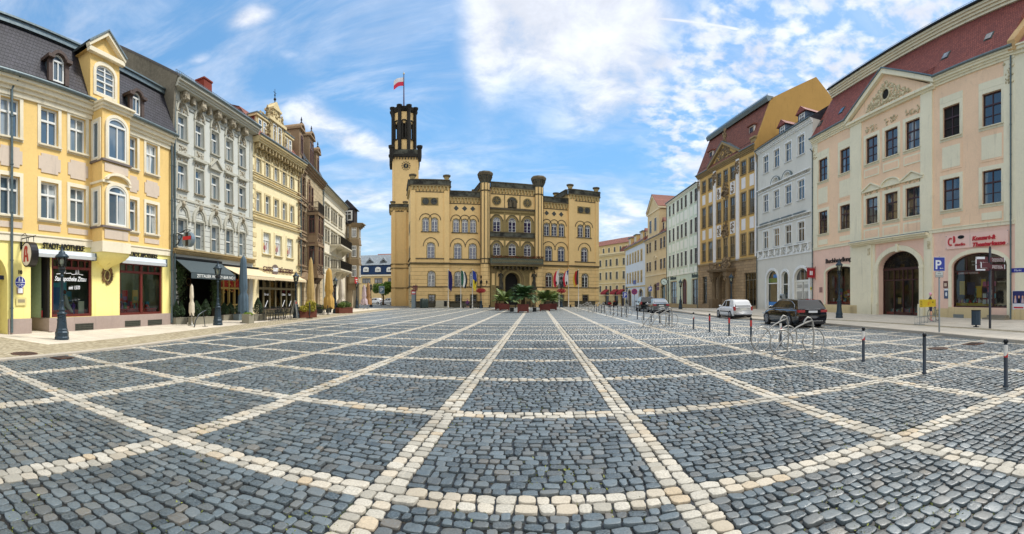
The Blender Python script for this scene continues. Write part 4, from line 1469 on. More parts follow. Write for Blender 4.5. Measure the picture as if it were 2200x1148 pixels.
 for x in (1.6,2.6,3.6):m.arc(x,2.6,.22,.22,.04,1.6,1.64,0,359.9,14,2)
 m.build('bottle_shelf',[simple('amber_glass',(120,70,24),.2),simple('green_glass_bottle',(40,70,40),.2),simple('shelf_wood',(96,70,48),.6)],r)
 # awnings
 def awning(xl,xr,out,yt,xt,yf,xf,mat,val,scal,name='awning'):
  a,b = Wl.u(xl,-.1),Wl.u(xr,-.1)
  z1 = Wl.z(xt,yt,-.08);z0 = Wl.z(xf,yf,-out)
  m = MB()
  m.raw([(a,-.08,z1),(b,-.08,z1),(b,-out,z0),(a,-out,z0),(a,-.08,z1-.03),(b,-.08,z1-.03),(b,-out,z0-.03),(a,-out,z0-.03)],[(0,3,2,1),(4,5,6,7),(0,4,7,3),(1,2,6,5)],0)
  n = int((b-a)/.22)if scal else 1
  for i in range(n):
   x0,x1 = a+(b-a)*i/n,a+(b-a)*(i+1)/n
   q =[(x0,z0-.02),(x0,z0-val*(.75 if scal else 1)),((x0+x1)/2,z0-val),(x1,z0-val*(.75 if scal else 1)),(x1,z0-.02)]
   m.prism_y(q,-out-.012,-out,0)
  m.box(a-.04,b+.04,-.2,-.02,z1-.02,z1+.1,1)
  m.tube([(a+.1,-.1,z1-.25),(a+.1,-out,z0-.03)],.025,6,1);m.tube([(b-.1,-.1,z1-.25),(b-.1,-out,z0-.03)],.025,6,1)
  o = m.build(name,[mat,M_IRON],r)
  return a,b,z0,z1
 a,b,z0,z1 = awning(376,474,1.3,556,385,584,396,simple('charcoal_canvas',(62,74,78),.8,noise=.1),.34,False)
 text('Zittauer Whisky-Bar No 1'.upper(),.26,simple('awning_white',(226,228,224),.6),r,((a+b)/2+.2,-1.33,z0-.27),width=(b-a)*.86,bold=.002,depth=.004)
 a,b,z0,z1 = awning(474,553,1.6,570,474,589,500,simple('cream_canvas',(214,196,160),.8,noise=.05),.26,True)
 # black and white picture strip at the left edge of the bar
 m = MB();u = Wl.u(374.5);
 for k in range(9):
  m.box(u-.05,u+.42,-.05,-.02,.5+k*.31,.78+k*.31,0);m.box(u+.02,u+.33,-.06,-.05,.55+k*.31,.74+k*.31,1 if k%2 else 2)
 m.build('picture_strip',[simple('black_board',(24,24,24),.6),simple('photo_grey',(160,160,156),.6),simple('photo_light',(206,204,196),.6)],r)
 return Wl
WL2 = left2()
# ---------------------------------------------------------------- cafe and bakery
def left3():
 Wl = Wall(LP[2],LP[3]);L = Wl.L
 r = Wl.root('town_house','cream bakery cafe house with an ornate gable topped by a finial','house')
 Mw = plaster('cream_plaster',(236,222,178),.05)
 Mt = plaster('cream_sandstone',(212,194,150),.08)
 Mo = relief('cream_ornament',(190,172,128),(120,102,70),12)
 ze = Wl.z(546,281,-.6)
 c0 =[px2(Wl,*c)for c in ((549.6,559.5),(570.5,579.5),(589,597.5),(606.8,614.8),(623,630.5))]
 xm = sum(c[0]for c in c0)/5;sp = sum((i-2)*c[0]for i,c in enumerate(c0))/10;w = sum(c[1]for c in c0)/5*1.1
 cx =[xm+(i-2)*sp for i in range(5)]
 rows =[(Wl.z(554.6,373),Wl.z(554.6,331)),(Wl.z(554.6,456),Wl.z(554.6,413))]
 c3 =[px2(Wl,*c)for c in ((564.4,581),(590.9,604.8),(616,629))]
 w3 = sum(c[1]for c in c3)/3;r3 =(Wl.z(572,546),Wl.z(572,500))
 mb = MB();body(mb,L,ze,10)
 ops =[(c-w/2,c+w/2,a,b)for a,b in rows for c in cx]+[(c[0]-w3/2,c[0]+w3/2,*r3)for c in c3]
 sa,sb = Wl.u(556),Wl.u(640);zs = Wl.z(600,598)
 wall_mesh(mb,0,L,-.1,ze,ops+[(sa,sb,.05,zs,0,.35)],.2)
 mb.build('wall',Mw,r)
 for i,(a,b)in enumerate(rows):
  for c in cx:window(r,c,a,w,b-a,'t',0,.07,.16,M_WHITEF,M_PANL,.13,.05,True,None,Mt)
 for k,c in enumerate(c3):
  f = window(r,c[0],r3[0],w3,r3[1]-r3[0],'T',0,.07,.16,M_WHITEF,simple('poster_film',(206,210,206),.3),.17,.05,True,None,Mw)
  m = MB();h =(r3[1]-r3[0])
  m.ball((0,.15,h*.3),(w3*.22,.01,h*.13),0);m.box(-w3*.16,w3*.05,.14,.15,h*.1,h*.16,2 if k else 1)
  m.ball((-w3*.15,.15,h*.45),(w3*.06,.01,h*.1),1);m.tube([(w3*.1,.145,h*.3),(w3*.2,.145,h*.55)],.03,5,0)
  m.build('window_picture',[simple('berry_red',(150,40,60),.5),simple('pastry_gold',(206,160,70),.5),simple('ink_black',(40,36,36),.5)],f)
 rr = random.Random(4)
 t = MB()
 for z,p in ((rows[0][0]-.2,.1),(rows[1][1]+.85,.12),(rows[1][0]-.2,.1),(rows[1][0]-.62,.16)):
  t.box(0,L,-p,0,z,z+.13,0);t.box(0,L,-p-.05,0,z+.13,z+.19,0)
 t.box(0,L,-.1,0,zs+.62,zs+.7,0)
 t.box(0,L,-.07,0,ze-1.5,ze-1.38,0)
 k = .3
 while k<L:
  t.box(k-.09,k+.09,-.45,0,ze-.85,ze-.45,1);t.box(k-.07,k+.07,-.2,0,ze-1.2,ze-.85,1);k += .52
 cornice(t,0,L,ze-.45,[(.14,.5),(.14,.6),(.14,.72)],0)
 k = .1
 z = rows[0][0]
 for i in range(13):
  zz = zs+.8+i*.72
  for u in (0.02,L-.5):t.box(u,u+(.5 if i%2 else .36),-.04,0,zz,zz+.34,0)if zz<ze-1.8 else None
 t.build('stucco_trim',[Mt,Mo],r)
 # roof
 prof =[(-.5,ze),(1.2,ze+2.5),(5,ze+4.1),(10,ze)]
 roof_prism(r,prof,0,L,M_RED2)
 gutter(r,0,L,-.72,ze+.03,M_ZINC)
 Mred = simple('dormer_red_cheek',(120,46,38),.6)
 def small_dormer(c):
  m = MB();d = .1
  m.box(c-.8,c+.8,d+.02,2.5,ze,ze+1.75,2)
  m.box(c-.82,c+.82,d-.06,d+.1,ze,ze+1.75,0)
  m.box(c-.95,c+.95,d-.2,2.6,ze+1.75,ze+1.93,0);m.box(c-1.0,c+1.0,d-.25,2.7,ze+1.93,ze+2.0,3)
  m.knobs(c-.5,c+.5,ze+1.95,ze+2.3,d-.05,16,.1,1,rr)
  o = m.build('dormer',[Mt,Mo,Mred,M_ZINC],r)
  for s_ in (-1,1):window(o,c+s_*.36,ze+.3,.5,1.3,'t',0,.06,-.01,M_WHITEF,M_PANL,.07,.05,False,None,Mt,y=d-.06)
 ud =(Wl.u(557,.1),Wl.u(635,.1))
 ug = Wl.u(593,.0)
 small_dormer(ug-(ug-ud[0])*1.0+.3);small_dormer(ug+(ug-ud[0])*1.0-.3)
 # ornate gable
 m = MB();d = -.1;c = ug
 gz = Wl.z(596,222,0)-ze
 h = gz
 m.box(c-1.25,c+1.25,d,2.8,ze,ze+h*.52,0)
 m.box(c-1.45,c+1.45,d-.16,2.8,ze+h*.52,ze+h*.58,0)
 m.box(c-.62,c+.62,d,.6,ze+h*.58,ze+h*.8,0);m.box(c-.72,c+.72,d-.1,.7,ze+h*.8,ze+h*.84,0)
 m.prism_y([(c-.72,ze+h*.841),(c+.72,ze+h*.841),(c,ze+h)],d,.6,0)
 for s_ in (-1,1):
  m.knobs(c+s_*1.25,c+s_*1.75,ze+.1,ze+h*.4,d+.1,26,.16,1,rr)
  m.knobs(c+s_*.65,c+s_*1.15,ze+h*.58,ze+h*.74,d+.1,18,.13,1,rr)
  m.lathe([(.14,0),(.2,.1),(.1,.5),(.16,.6),(.02,1.0)],(c+s_*1.25,d+.2,ze+h*.58),8,1)
 m.knobs(c-.5,c+.5,ze+h*.6,ze+h*.78,d-.02,24,.1,1,rr)
 m.knobs(c-1.1,c+1.1,ze+h*.44,ze+h*.5,d-.03,20,.08,1,rr)
 for a in (-1.2,-.42,.42,1.2):m.box(c+a-.1,c+a+.1,d-.07,d,ze+.2,ze+h*.43,1)
 m.tube([(c,.1,ze+h),(c,.1,ze+h+1.1)],[.05,.015],6,2);m.ball((c,.1,ze+h+.25),.12,2);m.ball((c,.1,ze+h+.6),.07,2)
 m.tube([(c-.22,.1,ze+h+.8),(c+.22,.1,ze+h+.8)],.02,5,2)
 m.prism_x([(.3,ze+.2),(.3,ze+h*.6),(3.8,ze+h*.6),(3.8,ze+.2)],c-1.2,c+1.2,3)
 o = m.build('ornate_gable',[Mt,Mo,M_IRON,M_RED2],r)
 for s_ in (-1,1):window(o,c+s_*.42,ze+.35,.58,h*.4,'t',0,.07,-.01,M_WHITEF,M_PANL,0,0,False,None,None,y=d)
 # shop front
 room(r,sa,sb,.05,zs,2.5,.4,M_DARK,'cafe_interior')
 Mo2 = simple('olive_timber',(112,104,78),.6,noise=.1)
 m = MB();zt = zs*.72
 n = 7
 for k in range(n+1):
  x = sa+(sb-sa)*k/n
  m.box(x-.06,x+.06,.12,.26,.05,zs)
 m.box(sa,sb,.10,.28,zt-.09,zt+.09);m.box(sa,sb,.12,.26,zs-.12,zs);m.box(sa+(sb-sa)/7,sb,.12,.26,.05,.6)
 m.build('shop_front',Mo2,r)
 m = MB();x0 = sa+(sb-sa)/7
 m.raw([(x0,.2,.6),(sb,.2,.6),(sb,.2,zs-.1),(x0,.2,zs-.1)],[(0,1,2,3)])
 m.build('shop_glass',M_SHOPG,r)
 Mwl = MATS['white_lettering']
 for k,s_ in ((1.5,'Brot'),(4.5,'Kaffee'),(5.8,'Kuchen')):
  x = sa+(sb-sa)*k/7
  text(s_,.26,Mwl,r,(x,.17,zt-.55),bold=.006,depth=.003,width=.7)
  m = MB();m.tube([(x-.25,.17,zt-1.5),(x,.17,zt-1.2),(x+.2,.17,zt-.95)],.03,5);m.build('painted_swash',Mwl,r)
 a,b = sa-.05,sb+.2
 m = MB();za = zs+.28
 m.prism_x([(-.05,za),(-.05,za-.05),(-.75,za-.42),(-.75,za-.34)][::-1],a,b,0)
 n = int((b-a)/.2)
 for i in range(n):
  x0,x1 = a+(b-a)*i/n,a+(b-a)*(i+1)/n
  m.prism_y([(x0,za-.40),(x0,za-.5),((x0+x1)/2,za-.56),(x1,za-.5),(x1,za-.4)],-.765,-.75,0)
 m.build('awning',simple('cream_canvas',(232,214,176),.8),r)
 Mb_ = simple('brown_lettering',(84,56,52),.5)
 y0,y1 = 586,574
 def T(s_,xl,xr,k=1.):
  a,b = Wl.u(xl,-.1),Wl.u(xr,-.1);xm_ =(xl+xr)/2
  zz = Wl.z(xm_,588-(xm_-600)*.0+(578-574)*0,-.1)
  return a,b,zz
 zt0 = Wl.z(600,585.5,-.1)
 hh = .52
 a,b,_ = T('',566,583.5);text('CAFE',hh,Mb_,r,((a+b)/2,-.08,zt0),width=b-a,bold=.006,depth=.03)
 a,b,_ = T('',600.5,629);text('BÄCKEREI',hh,Mb_,r,((a+b)/2,-.08,zt0),width=b-a,bold=.006,depth=.03)
 a,b,_ = T('',585,599.5)
 m = MB();m.lathe([(1,0),(1,.04)],(0,0,0),24,0)
 for i,(x,y,z)in enumerate(m.v):m.v[i] =((a+b)/2+x*(b-a)/2,-.04-z,zt0+.18+y*.42)
 m.build('shop_emblem',simple('emblem_grey',(112,98,90),.5),r)
 text('LUST',.36,MATS['white_lettering'],r,((a+b)/2,-.1,zt0+.06),width=(b-a)*.7,bold=.02)
 pipe(r,L-.1,.1,ze,M_PIPE,kink=0)
 return Wl
WL3 = left3()
# ---------------------------------------------------------------- brown house with oriel and balconies
def balcony(r,u0,u1,z,out,mat,floor,h=1.0,n=None,bracket=True,solid=None):
 m = MB()
 m.box(u0,u1,-out,.0,z-.16,z,1);m.box(u0+.06,u1-.06,-out+.08,0,z-.26,z-.16,1)
 if bracket:
  for x in (u0+.3,(u0+u1)/2,u1-.3):
   m.prism_x([(0,z-.27),(-out*.8,z-.27),(-out*.5,z-.45),(-.08,z-.95),(0,z-.95)],x-.12,x+.12,1)
 m.box(u0,u1,-out,-out+.04,z+h-.05,z+h,0);m.box(u0,u1,-out,-out+.04,z+.08,z+.11,0)
 for x in (u0,u1-.04):m.box(x,x+.04,-out,0,z+h-.05,z+h,0);m.box(x,x+.04,-out,0,z+.08,z+.11,0)
 k = u0
 while k<u1:
  m.box(k,k+.025,-out+.005,-out+.03,z,z+h-.05,0);k += .13
 k = -out
 while k<-.05:
  for x in (u0,u1-.03):m.box(x,x+.025,k,k+.025,z,z+h-.05,0)
  k += .14
 if solid is not None:
  m.box(u0+.03,u1-.03,-out+.035,-out+.055,z+.1,z+h-.12,2)
 return m.build('balcony',[mat,floor,solid or floor],r)
def left4():
 Wl = Wall(LP[3],LP[4]);L = Wl.L
 r = Wl.root('town_house','dark brown sandstone house with a projecting oriel, balconies and three steep dormers','house')
 Mw = ashlar('brown_sandstone',(182,164,130),1.1,.42,.02,.12)
 Mt = plaster('brown_carved_stone',(146,124,98),.15,.9,.3,.5)
 Mo = relief('brown_ornament',(116,92,70),(56,42,34),10)
 Mf = simple('maroon_frame',(86,52,44),.5)
 ze = Wl.z(645,333,-.4)
 rows =[(Wl.z(648,420.5),Wl.z(648,377)),(Wl.z(648,494.5),Wl.z(648,452)),(Wl.z(648,568.5),Wl.z(648,528))]
 a,b = Wl.u(641.5),Wl.u(656);c =(a+b)/2;w =(b-a)*.44
 ops =[(c+s*w*.56-w/2,c+s*w*.56+w/2,z0,z1)for z0,z1 in rows for s in (-1,1)]
 mb = MB();body(mb,L,ze,10)
 d0,d1 = Wl.u(645.5),Wl.u(653)
 wall_mesh(mb,0,L,-.1,ze,ops+[(d0,d1,.05,3.1,.6,.3),(Wl.u(668),Wl.u(688),.05,3.9,0,.6)],.2)
 mb.build('wall',Mw,r)
 for z0,z1 in rows:
  for s in (-1,1):window(r,c+s*w*.56,z0,w,z1-z0,'t',0,.09,.14,Mf,M_PANE,.06,.06,False,None,Mt)
 rr = random.Random(5);t = MB()
 for z0,z1 in rows:
  t.box(a-.3,b+.3,-.12,0,z0-.18,z0-.04,0);t.box(a-.3,b+.3,-.16,0,z1+.5,z1+.62,0)
  t.knobs(a,b,z1+.1,z1+.45,-.03,30,.08,1,rr);t.knobs(a,b,z0-.95,z0-.3,-.03,40,.09,1,rr)
 for z in (rows[1][1]+1.0,rows[2][1]+1.0):t.box(0,L,-.08,0,z,z+.14,0)
 cornice(t,0,L,ze-.6,[(.15,.12),(.2,.25),(.15,.4),(.1,.5)],0)
 zg = Wl.z(648,585)
 cornice(t,0,L,zg,[(.12,.1),(.12,.2)],0)
 t.build('stone_trim',[Mt,Mo],r)
 # oriel
 u0,u1 = Wl.u(663,-.3),Wl.u(690.5,-.9)
 u0 = max(u0,Wl.u(659));out = 1.05
 zo0 = Wl.z(675,590,-.9);zo1 = Wl.z(675,459,-.9)
 m = MB()
 m.box(u0,u1,-out,0,zo0,zo1,0)
 m.box(u0-.1,u1+.1,-out-.12,0,zo0-.3,zo0,0);m.box(u0-.12,u1+.12,-out-.15,0,zo1-.02,zo1+.22,0)
 zm =(zo0+zo1)/2
 m.box(u0-.12,u1+.12,-out-.14,0,zm-.1,zm+.12,0)
 for zq in (zo0+.05,zm+.15):m.knobs(u0+.1,u1-.1,zq,zq+.85,-out-.02,60,.1,1,rr)
 m.prism_x([(0,zo0-.3),(-out,zo0-.3),(-out*.6,zo0-.8),(-.1,zo0-1.4),(0,zo0-1.4)],u0+.2,u1-.2,1)
 for x in (u0+.35,u1-.35):m.lathe([(.28,0),(.26,.3),(.2,.4),(.19,zo0-1.4),(.3,zo0-1.1),(.3,zo0-.9)],(x,-out*.55,0.03),12,2)
 orl = m.build('oriel',[Mt,Mo,plaster('column_stone',(176,156,126),.1)],r)
 cw =(u1-u0)
 for zq in (zo0+1.0,zm+1.1):
  for k in (-.25,.25):window(orl,(u0+u1)/2+k*cw,zq,cw*.34,2.1,'t',0,.09,-.01,Mf,M_PANE,.09,.08,False,None,Mt,y=-out)
  window(orl,u0,zq,out*.6,2.1,'t',0,.09,-.01,Mf,M_PANE,.09,.06,False,None,Mt,y=-out/2,rz=-math.pi/2)
  # balcony on top of oriel, upper windows
 balcony(r,u0-.1,u1+.1,zo1+.24,out+.15,simple('bronze_rail',(62,56,48),.6,.3),Mt,1.0,bracket=False,solid=Mo)
 zu = zo1+.3;zt = ze-1.5
 window(r,u0+.7,zu,.8,zt-zu+.2,'t',.4,.09,-.01,Mf,M_PANE,.15,.1,False,'key',Mt)
 for k in (.0,1.0):window(r,u1-1.5+k,zu+.3,.75,zt-zu-.4,'t',0,.09,-.01,Mf,M_PANE,.1,.1,False,None,Mt)
 # roof with steep dormers
 Ms = tiles('dark_slate_roof',(58,60,66),(40,42,48),5,.2,.5)
 roof_prism(r,[(-.4,ze),(1.1,ze+2.9),(5,ze+3.6),(10,ze)],0,L,Ms)
 gutter(r,0,L,-.5,ze+.02,M_ZINC)
 for k,(xl,xr,s)in enumerate(((642,651,1.0),(663,673,1.2),(679,684.5,.95))):
  uu = Wl.u((xl+xr)/2,-.1);hw = max(.65,(Wl.u(xr)-Wl.u(xl))*.42)*(1.0 if k!=1 else 1.15);H = 2.6*s
  m = MB();d = -.15
  m.box(uu-hw,uu+hw,d,2.2,ze,ze+H,0);m.box(uu-hw-.15,uu+hw+.15,d-.2,2.4,ze+H,ze+H+.14,0)
  m.arc(uu,ze+H+.12,hw*.8,.35,.16,d-.2,2.2,0,180,10,0);m.prism_y([(uu+hw*.82*math.cos(math.pi*i/10),ze+H+.12+.36*math.sin(math.pi*i/10))for i in range(11)],d-.05,2.1,2)
  m.lathe([(.1,0),(.14,.1),(.04,.25),(.09,.38),(.01,.7)],(uu,d,ze+H+.6),8,2)
  o = m.build('dormer',[Mt,Mo,simple('dark_lead',(50,52,58),.5,.4)],r)
  if k==1:
   for q in (-.5,.5):window(o,uu+q*hw*.9,ze+.5,hw*.7,H-.9,'t',0,.08,-.01,Mf,M_PANE,.06,.05,False,None,Mt,y=d)
  else:window(o,uu,ze+.5,hw*1.1,H-.9,'t',.3,.08,-.01,Mf,M_PANE,.1,.05,False,None,Mt,y=d)
  # doors
 m = MB();m.box(d0,d1,.28,.34,.05,3.1,0);m.box(d0+.15,d1-.15,.26,.28,.4,2.0,1);m.box(Wl.u(668),Wl.u(688),.58,.64,.05,3.9,1)
 m.build('entrance_door',[simple('carved_oak',(96,66,48),.5,noise=.3),M_DARK],r)
 m = MB();m.prism_y([(d0-.5,3.35),(d1+.5,3.35),((d0+d1)/2,3.9)],-.5,0);m.box(d0-.5,d1+.5,-.5,0,3.2,3.34)
 m.build('door_canopy',Mt,r)
 return Wl
WL4 = left4()
# ---------------------------------------------------------------- white house with two balconies
def left5():
 Wl = Wall(LP[4],LP[5]);L = Wl.L
 r = Wl.root('town_house','off-white plain fronted house with two iron railed balconies, left of the street corner','house')
 Mw = plaster('off_white_plaster',(222,214,192),.05)
 Mt = plaster('off_white_trim',(206,198,176),.05)
 ze = Wl.z(693,393,-.3)
 k = 4.7818
 X = lambda x:630+x/k
 Y = lambda y:460+y/k
 cols =[(327,345),(353,371),(389,404),(413,427),(435,449),(467,479),(487,499)]
 cs =[px2(Wl,X(a),X(b))for a,b in cols]
 w = sum(c[1]for c in cs)/7*1.15
 rows =[(Wl.z(X(336),Y(20)),Wl.z(X(336),Y(-42))),(Wl.z(X(336),Y(285)),Wl.z(X(336),Y(155))),(Wl.z(X(336),Y(545)),Wl.z(X(336),Y(432)))]
 h = rows[1][1]-rows[1][0]
 rows[0] =(rows[0][0],rows[0][0]+h)
 zx = Wl.z(X(340),465)
 mb = MB();body(mb,L,ze,10)
 rA0 = Wl.z(698,466)
 rows =[(rA0,rA0+h*.95)]+rows[1:]
 ops =[(c[0]-w/2,c[0]+w/2,a,b)for a,b in rows for c in cs]
 gf =[(Wl.u(698),Wl.u(707)),(Wl.u(712),Wl.u(722)),(Wl.u(727),Wl.u(736))]
 wall_mesh(mb,0,L,-.1,ze,ops+[(a,b,.3,3.1,.5,.3)for a,b in gf],.2)
 mb.build('wall',Mw,r)
 t = MB()
 for a,b in rows:
  for c in cs:window(r,c[0],a,w,b-a,'t',0,.07,.14,M_GREYF,M_PANE,.1,.03,True,None,Mt)
  for i,j in ((0,1),(2,4),(5,6)):t.box(cs[i][0]-w/2-.25,cs[j][0]+w/2+.25,-.18,0,b+.25,b+.36)
 for z in (rows[0][0]-.5,rows[2][0]-.7,ze-.9):t.box(0,L,-.06,0,z,z+.1)
 cornice(t,0,L,ze-.35,[(.15,.2),(.15,.35),(.08,.45)])
 for i in range(26):
  zz = rows[2][0]-.6+i*.5
  if zz<ze-1:t.box(.03,.55 if i%2 else .4,-.03,0,zz,zz+.4);t.box(L-(.55 if i%2 else .4),L-.02,-.03,0,zz,zz+.4)
 t.build('stucco_trim',Mt,r)
 u0,u1 = cs[2][0]-w,cs[6][0]+w
 for z in (rows[1][0]-.05,rows[2][0]-.05):balcony(r,u0,u1,z,1.3,M_IRON,Mt)
 roof_prism(r,[(-.5,ze),(5,ze+3.0),(10,ze)],0,L,M_SLATE)
 gutter(r,0,L,-.55,ze+.03,M_ZINC)
 for a,b in gf:window(r,(a+b)/2,.3,b-a,2.8,'D',.5,.1,.2,M_BROWNF,M_PANE,.12,.04,False,None,Mt)
 pipe(r,.1,.1,ze,M_PIPE,kink=0)
 return Wl
WL5 = left5()
# ---------------------------------------------------------------- corner house with a round-cornered oriel
def left6():
 Wl = Wall(LP[5],LP[6]);L = Wl.L
 r = Wl.root('corner_house','brown stone corner house with a many sided corner oriel and black gabled attic','house')
 Mw = plaster('taupe_stone',(176,160,132),.12)
 Mt = plaster('taupe_trim',(142,124,98),.1)
 ze = Wl.z(745,481,-.3)
 mb = MB();body(mb,L,ze,12)
 zr =[Wl.z(753,y)for y in (700,590,533,497)]
 wall_mesh(mb,0,L,-.1,ze,[(.7,1.9,.1,3.3,.5,.3)],.3)
 mb.build('wall',Mw,r)
 # oriel: canted polygon at the right end, turning round the corner
 u0 = Wl.u(746)
 B_ =(Wl.u(751.5,-.55),-.55);C_ =(Wl.u(770,-1.75),-1.75);D_ =(C_[0]+1.5,-1.75)
 plan =[(u0,.02),B_,C_,D_,(D_[0]+.7,-.2),(D_[0]+.7,3.0),(u0,3.0)]
 m = MB()
 def sc(e):
  cxp = sum(p[0]for p in plan)/7;cyp = .6;q =[((p[0]-cxp),(p[1]-cyp))for p in plan]
  return [(cxp+x*(1+e/max(.6,math.hypot(x,y))),cyp+y*(1+e/max(.6,math.hypot(x,y))))for x,y in q]
 zc = Wl.z(760,610,-1)
 m.prism_z(sc(0),zc,ze,0)
 m.prism_z(sc(-.5),zc-.9,zc,1);m.prism_z(sc(.12),zc-.05,zc+.12,1)
 m.prism_z(sc(-1.1),-.1,zc-.6,0)
 fl =(ze-zc)/3
 for q in range(1,3):
  m.prism_z(sc(.14),zc+fl*q-.1,zc+fl*q+.1,1);m.prism_z(sc(.06),zc+fl*q+.1,zc+fl*q+.7,1)
 m.prism_z(sc(.1),ze-.55,ze-.4,1);m.prism_z(sc(.55),ze-.2,ze+.05,1);m.prism_z(sc(.3),ze-.4,ze-.2,1);m.prism_z(sc(.75),ze+.05,ze+.16,1)
 o = m.build('corner_oriel',[Mw,Mt],r)
 ang = math.atan2(C_[1]-B_[1],C_[0]-B_[0]);ln = math.hypot(C_[0]-B_[0],C_[1]-B_[1]);ang2 = math.atan2(B_[1]-.02,B_[0]-u0);ln2 = math.hypot(B_[0]-u0,B_[1])
 for q in range(3):
  zq = zc+fl*q+.95
  window(o,(B_[0]+C_[0])/2,zq,ln*.55,fl*.58,'T',0,.1,-.03,M_WHITEF,M_PANE,.14,.06,False,None,Mt,y=(B_[1]+C_[1])/2,rz=ang)
  window(o,(u0+B_[0])/2,zq,ln2*.5,fl*.58,'U',0,.08,-.03,M_WHITEF,M_PANE,.08,.06,False,None,Mt,y=B_[1]/2,rz=ang2)
  window(o,(C_[0]+D_[0])/2,zq,.8,fl*.58,'T',0,.09,-.03,M_WHITEF,M_PANE,.12,.06,False,None,Mt,y=-1.75)
  # attic
 m = MB();Md = tiles('black_slate',(44,42,46),(32,30,34),5,.2,.5)
 m.prism_x([(-.3,ze+.17),(.9,ze+3.2),(4,ze+5.5),(9,ze+.17)],0,D_[0]-.4,0)
 m.build('roof',Md,r)
 m = MB();x0,x1 = u0-.2,u0+1.8;ym = -.1
 m.box(x0,x1,ym-.95,ym+2,ze+.17,ze+2.3,0);m.prism_x([(ym-1.25,ze+2.3),(ym+1.4,ze+2.3),(ym,ze+3.6)],x0-.2,x1+.3,0)
 o = m.build('dormer',simple('black_boards',(34,30,36),.6),r)
 window(o,x0,ze+.7,1.25,1.3,'T',0,.12,-.03,M_WHITEF,M_PANE,.08,.04,False,None,M_WHITEF,y=ym,rz=-math.pi/2)
 window(r,1.3,.1,1.2,3.2,'D',.5,.1,.2,M_BROWNF,M_PANE,.15,.05,False,None,Mt)
 return Wl
WL6 = left6()
def left_far():
# building beyond the side street: yellow walls, blue mansard, grey roof
 P0 = polar(700,112);P1 = polar(905,104)
 Wl = Wall(P0,P1);L = Wl.L
 r = Wl.root('office_building','distant pale yellow building with a dark blue mansard storey under a grey roof','building')
 Mw = plaster('pale_yellow_far',(226,200,148),.05)
 Mb = plaster('blue_cladding',(38,60,92),.08)
 k = 4.7818;Y = lambda y:460+y/k;X = lambda x:630+x/k
 ze = Wl.z(800,Y(632));zm = Wl.z(800,Y(525));zt = Wl.z(800,Y(400))
 mb = MB();body(mb,L,ze,12);wall_mesh(mb,0,L,-.1,ze,[],0)
 mb.build('wall',Mw,r)
 t = MB();t.box(0,L,-.5,0,ze-.2,ze+.15);t.build('cornice',plaster('pale_cornice',(230,220,196),.05),r)
 m = MB();m.prism_x([(-.2,ze+.15),(.4,zm),(11,zm),(11,ze)],0,L,0);m.build('mansard',Mb,r)
 m = MB();m.prism_x([(.1,zm),(4.5,zt-.1),(7,zt),(11,zm)],0,L,0)
 m.build('roof',tiles('grey_roof_far',(138,146,150),(116,124,130),3,.4,.6),r)
 m = MB();m.prism_x([(5.2,zt-.35),(5.2,zt+.2),(8,zt+.2)],Wl.u(X(800)),L,0);m.build('ridge',simple('pink_ridge',(200,132,116),.8),r)
 m = MB()
 for xq in (750,873,990):
  c = Wl.u(X(xq));z0 = Wl.z(X(xq),Y(608));z1 = Wl.z(X(xq),Y(548))
  f = window(r,c,z0+.5,.85,z1-z0-.7,'T',.2,.12,-.3,M_WHITEF,M_PANE,.26,.32,False,None,M_WHITEF,name='dormer_window')
 for xq in (800,938):
  c = Wl.u(X(xq),2);z0 = Wl.z(X(xq),Y(495),2)
  m.prism_y([(c-.95,z0),(c+.95,z0),(c+.25,z0+.75),(c,z0+1.1),(c-.25,z0+.75)],1.0,5,0)
  m.prism_y([(c-.5,z0+.1),(c+.5,z0+.1),(c,z0+.5)],.95,1.0,1)
 m.build('eyebrow_dormer',[simple('grey_lead',(120,128,134),.6),M_DARK],r)
 for yt,yb in ((660,712),(752,800)):
  z0,z1 = Wl.z(X(830),Y(yb)),Wl.z(X(830),Y(yt))
  for xl,xr in ((710,795),(835,918),(975,1040)):
   a,b = Wl.u(X(xl)),Wl.u(X(xr))
   window(r,(a+b)/2,z0,b-a,z1-z0,'M',0,.12,-.01,M_GREYF,M_PANE,.1,.05,False,None,Mw)
 return Wl
left_far()
